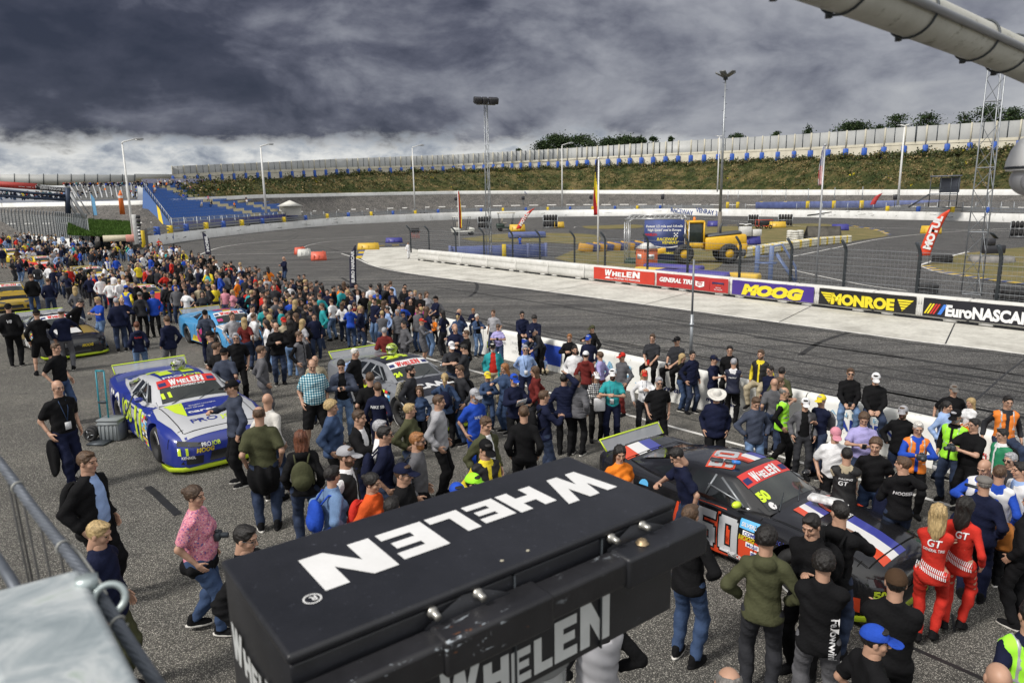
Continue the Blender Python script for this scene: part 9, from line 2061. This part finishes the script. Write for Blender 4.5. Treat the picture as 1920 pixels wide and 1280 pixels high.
def auto(p, seated=False, where=None, extra_='', gname='people of the grid walk crowd'):
 for _ in range(60):
  ht = rc.choice('sssssssrbllpc'); fem = ht in 'lp' or rc.random() < .1; tp = rc.choice('ttlhhjjjq'); tk = rc.choice('KKKKKKKKNNNNNNNCCCCGGGggWWWWBRbbLLUtmTPJJnO' if not seated else 'WWWKNRPGgBOUPt'); hk = rc.choice('nnkkHagyyw'); bt = rc.choice(('pD', 'pD', 'pK', 'pC', 'pJ', 'sG', 'pd', 'pt')); ct = rc.choice(('', '', '', '', 'K', 'N', 'R', 'W', 'g'))
  ps = rc.choice(('dn', 'dn', 'pk', 'ph', 'p1', 'cr')) if not seated else 'lap'; yaw = rc.choice((0, 20, -40, 70, -70, 120, -120, 170, 180, 180))
  wh = where or min(LM, key=lambda q: (q[0] - Vector((p.x, p.y, 0))).length)[1]; hn = {'n': 'brown', 'k': 'black', 'H': 'brown', 'a': 'auburn', 'g': 'grey', 'y': 'blond', 'w': 'white'}[hk]
  lab = '%s %s in %s %s %s%s' % ('bald' if ht == 'b' else ('balding ' + hn + ' haired' if ht == 'r' else hn + ' ' + HN[ht]), 'woman' if fem else 'man', CN[tk], TN[tp], ('and %s cap ' % {'K': 'black', 'N': 'navy', 'R': 'red', 'W': 'white', 'g': 'grey'}[ct]) if ct and ht != 'b' else '', wh)
  if lab not in used and len(lab.split()) < 17: break
 used.add(lab); o = ('f ' if fem else '') + (('cap:' + ct) if ct and ht != 'b' else '') + (' sit' if seated else '') + extra_ + (' big' if rc.random() < .2 else '')
 return person(p.x * 31 % 400, p.y * 17 % 300, rc.uniform(1.62, 1.86), yaw, ht + ':' + hk, tp + tk, bt, ps, o or '-', lab, gname, world=p, lod=2 if p.length > 24 else 1)
ZONES = [([(650, 612), (880, 664), (860, 700), (700, 672), (640, 650)], 9), ([(0, 445), (170, 472), (250, 480), (255, 500), (120, 520), (0, 505)], 60), ([(240, 482), (330, 490), (420, 530), (560, 575), (640, 605), (600, 640), (480, 600), (360, 560), (250, 520)], 80), ([(120, 525), (260, 540), (420, 600), (380, 630), (240, 600), (90, 560), (0, 520)], 36), ([(460, 605), (620, 650), (560, 720), (470, 690), (440, 640)], 20), ([(640, 600), (760, 600), (830, 640), (760, 660), (640, 640)], 10)]
def inside(x, y, pl):
 c = False
 for i in range(len(pl)):
  (x1, y1), (x2, y2) = pl[i], pl[i - 1]
  if (y1 > y) != (y2 > y) and x < (x2 - x1) * (y - y1) / (y2 - y1) + x1: c = not c
 return c
spare = []
for pl, n in ZONES:
 k = 0; tries = 0; xs = [p[0] for p in pl]; ys = [p[1] for p in pl]
 while k < n * 2 and tries < 4000:
  tries += 1; x, y = rc.uniform(min(xs), max(xs)), rc.uniform(min(ys), max(ys))
  if not inside(x, y, pl): continue
  p = at(x, y); v = Vector((p.x, p.y))
  if in_car(v) or any((v - q).length < .52 for q in taken): continue
  taken.append(v); k += 1
  if len(PEOPLE) < 256 and rc.random() < (.27 if p.length > 30 else .85): auto(p)
  else: spare.append(p)
gk = 0
for (u, q) in [(.05 + .9 * rc.random() ** 1.3, rc.choice((.96, .93, .89, .96, .8))) for _ in range(24)] + [(rc.uniform(.02, .95), rc.uniform(.15, .85)) for _ in range(14)]:
 i = int(q * 14); qq = (i + .5) / 14; p = GS[0].lerp(GS[2], qq).lerp(GS[1].lerp(GS[3], qq), u); p.z = GS[0].lerp(GS[2], (i + 1) / 14).lerp(GS[1].lerp(GS[3], (i + 1) / 14), u).z + .35
 if len(PEOPLE) < 298: auto(p, True, rc.choice(('high on the blue grandstand', 'left on the blue grandstand', 'middle of the blue grandstand')) if q > .7 else 'low on the blue grandstand', ' rz:%d' % (180 + rc.uniform(-20, 30)), 'spectators on the blue grandstand')
def mass(name, label, pts, seated=False):
 arche = []
 for k in ((False, False, 1.0, 'j', 'p', 'dn', 'st', 0, 0, 6, 's', '', False, 0), (True, False, 1.0, 't', 'p', 'pk', 'st', 0, 0, 6, 'l', '', False, 0)):
  out = person_meshes(k, 2); parts = []
  for nm, cl in (('body', 0), ('jacket', 1), ('shirt', 1), ('trousers', 2), ('hair', 3)):
   if nm in out: me = out[nm]; V = np.empty(len(me.vertices) * 3, np.float32); me.vertices.foreach_get('co', V); Q = np.array([p.vertices[:] for p in me.polygons]); parts.append((V.reshape(-1, 3), Q, cl))
  arche.append(parts)
 keys = ['S'] + list('KNCGWBRgTYbO') + ['D', 'd', 'C'] + ['n', 'k', 'y']; VV = []; QQ = []; MI = []; n = 0
 for p in pts:
  a = rc.uniform(0, 6.28); c, s = math.cos(a), math.sin(a); sc_ = rc.uniform(.93, 1.05); col = (0, rc.choice((1,) * 14 + (2,) * 11 + (3,) * 7 + (4,) * 4 + (5,) * 5 + (6, 6, 7, 7, 8, 8, 9, 10, 11, 12)), rc.choice((13, 14, 15)), rc.choice((16, 17, 17, 18)))
  for V, Q, cl in arche[rc.random() < .3]:
   W = V * sc_; VV.append(np.stack([W[:, 0] * c - W[:, 1] * s + p.x, W[:, 0] * s + W[:, 1] * c + p.y, W[:, 2] * (.62 if seated else 1) + p.z], 1)); QQ.append(Q + n); MI.append(np.full(len(Q), col[cl])); n += len(V)
 tag(link(name, mesh_from(name, np.concatenate(VV), np.concatenate(QQ), [cloth(k, 'skin' if k == 'S' else 'hair' if i > 15 else 'cloth') for i, k in enumerate(keys)], np.concatenate(MI), True)), label, None, kind='stuff')
mass('crowd', 'dense far crowd standing around the cars below the pit fence', spare + [at(rc.uniform(-20, 250), rc.uniform(437, 470)) for _ in range(90)])
cs0 = [far(133, 376, 172), far(258, 374, 176), far(120, 350, 190), far(256, 349, 196)]
mass('stand_crowd', 'mass of people on the pale concrete terrace and along its top', [cs0[0].lerp(cs0[1], u).lerp(cs0[2].lerp(cs0[3], u), v) for u, v in [(rc.random(), rc.choice((.97, .99, .93, rc.random()))) for _ in range(110)]] + [far(rc.uniform(262, 327), 348, 212) for _ in range(36)] + [GS[2].lerp(GS[3], rc.random() ** 1.4) + Vector((rc.uniform(-.5, .5), rc.uniform(-2.5, -.3), rc.uniform(-.3, .3))) for _ in range(80)] + [far(rc.uniform(-10, 125), 374 + rc.uniform(-2, 3), 118) for _ in range(40)], True)
mass('far_marshals', 'few tiny marshals standing between the two ovals', [gnd(x, din(x) + 3.4, 1.2) for x in (646, 682, 700, 795, 1185, 1190, 1226, 1265, 788, 702, 800)])
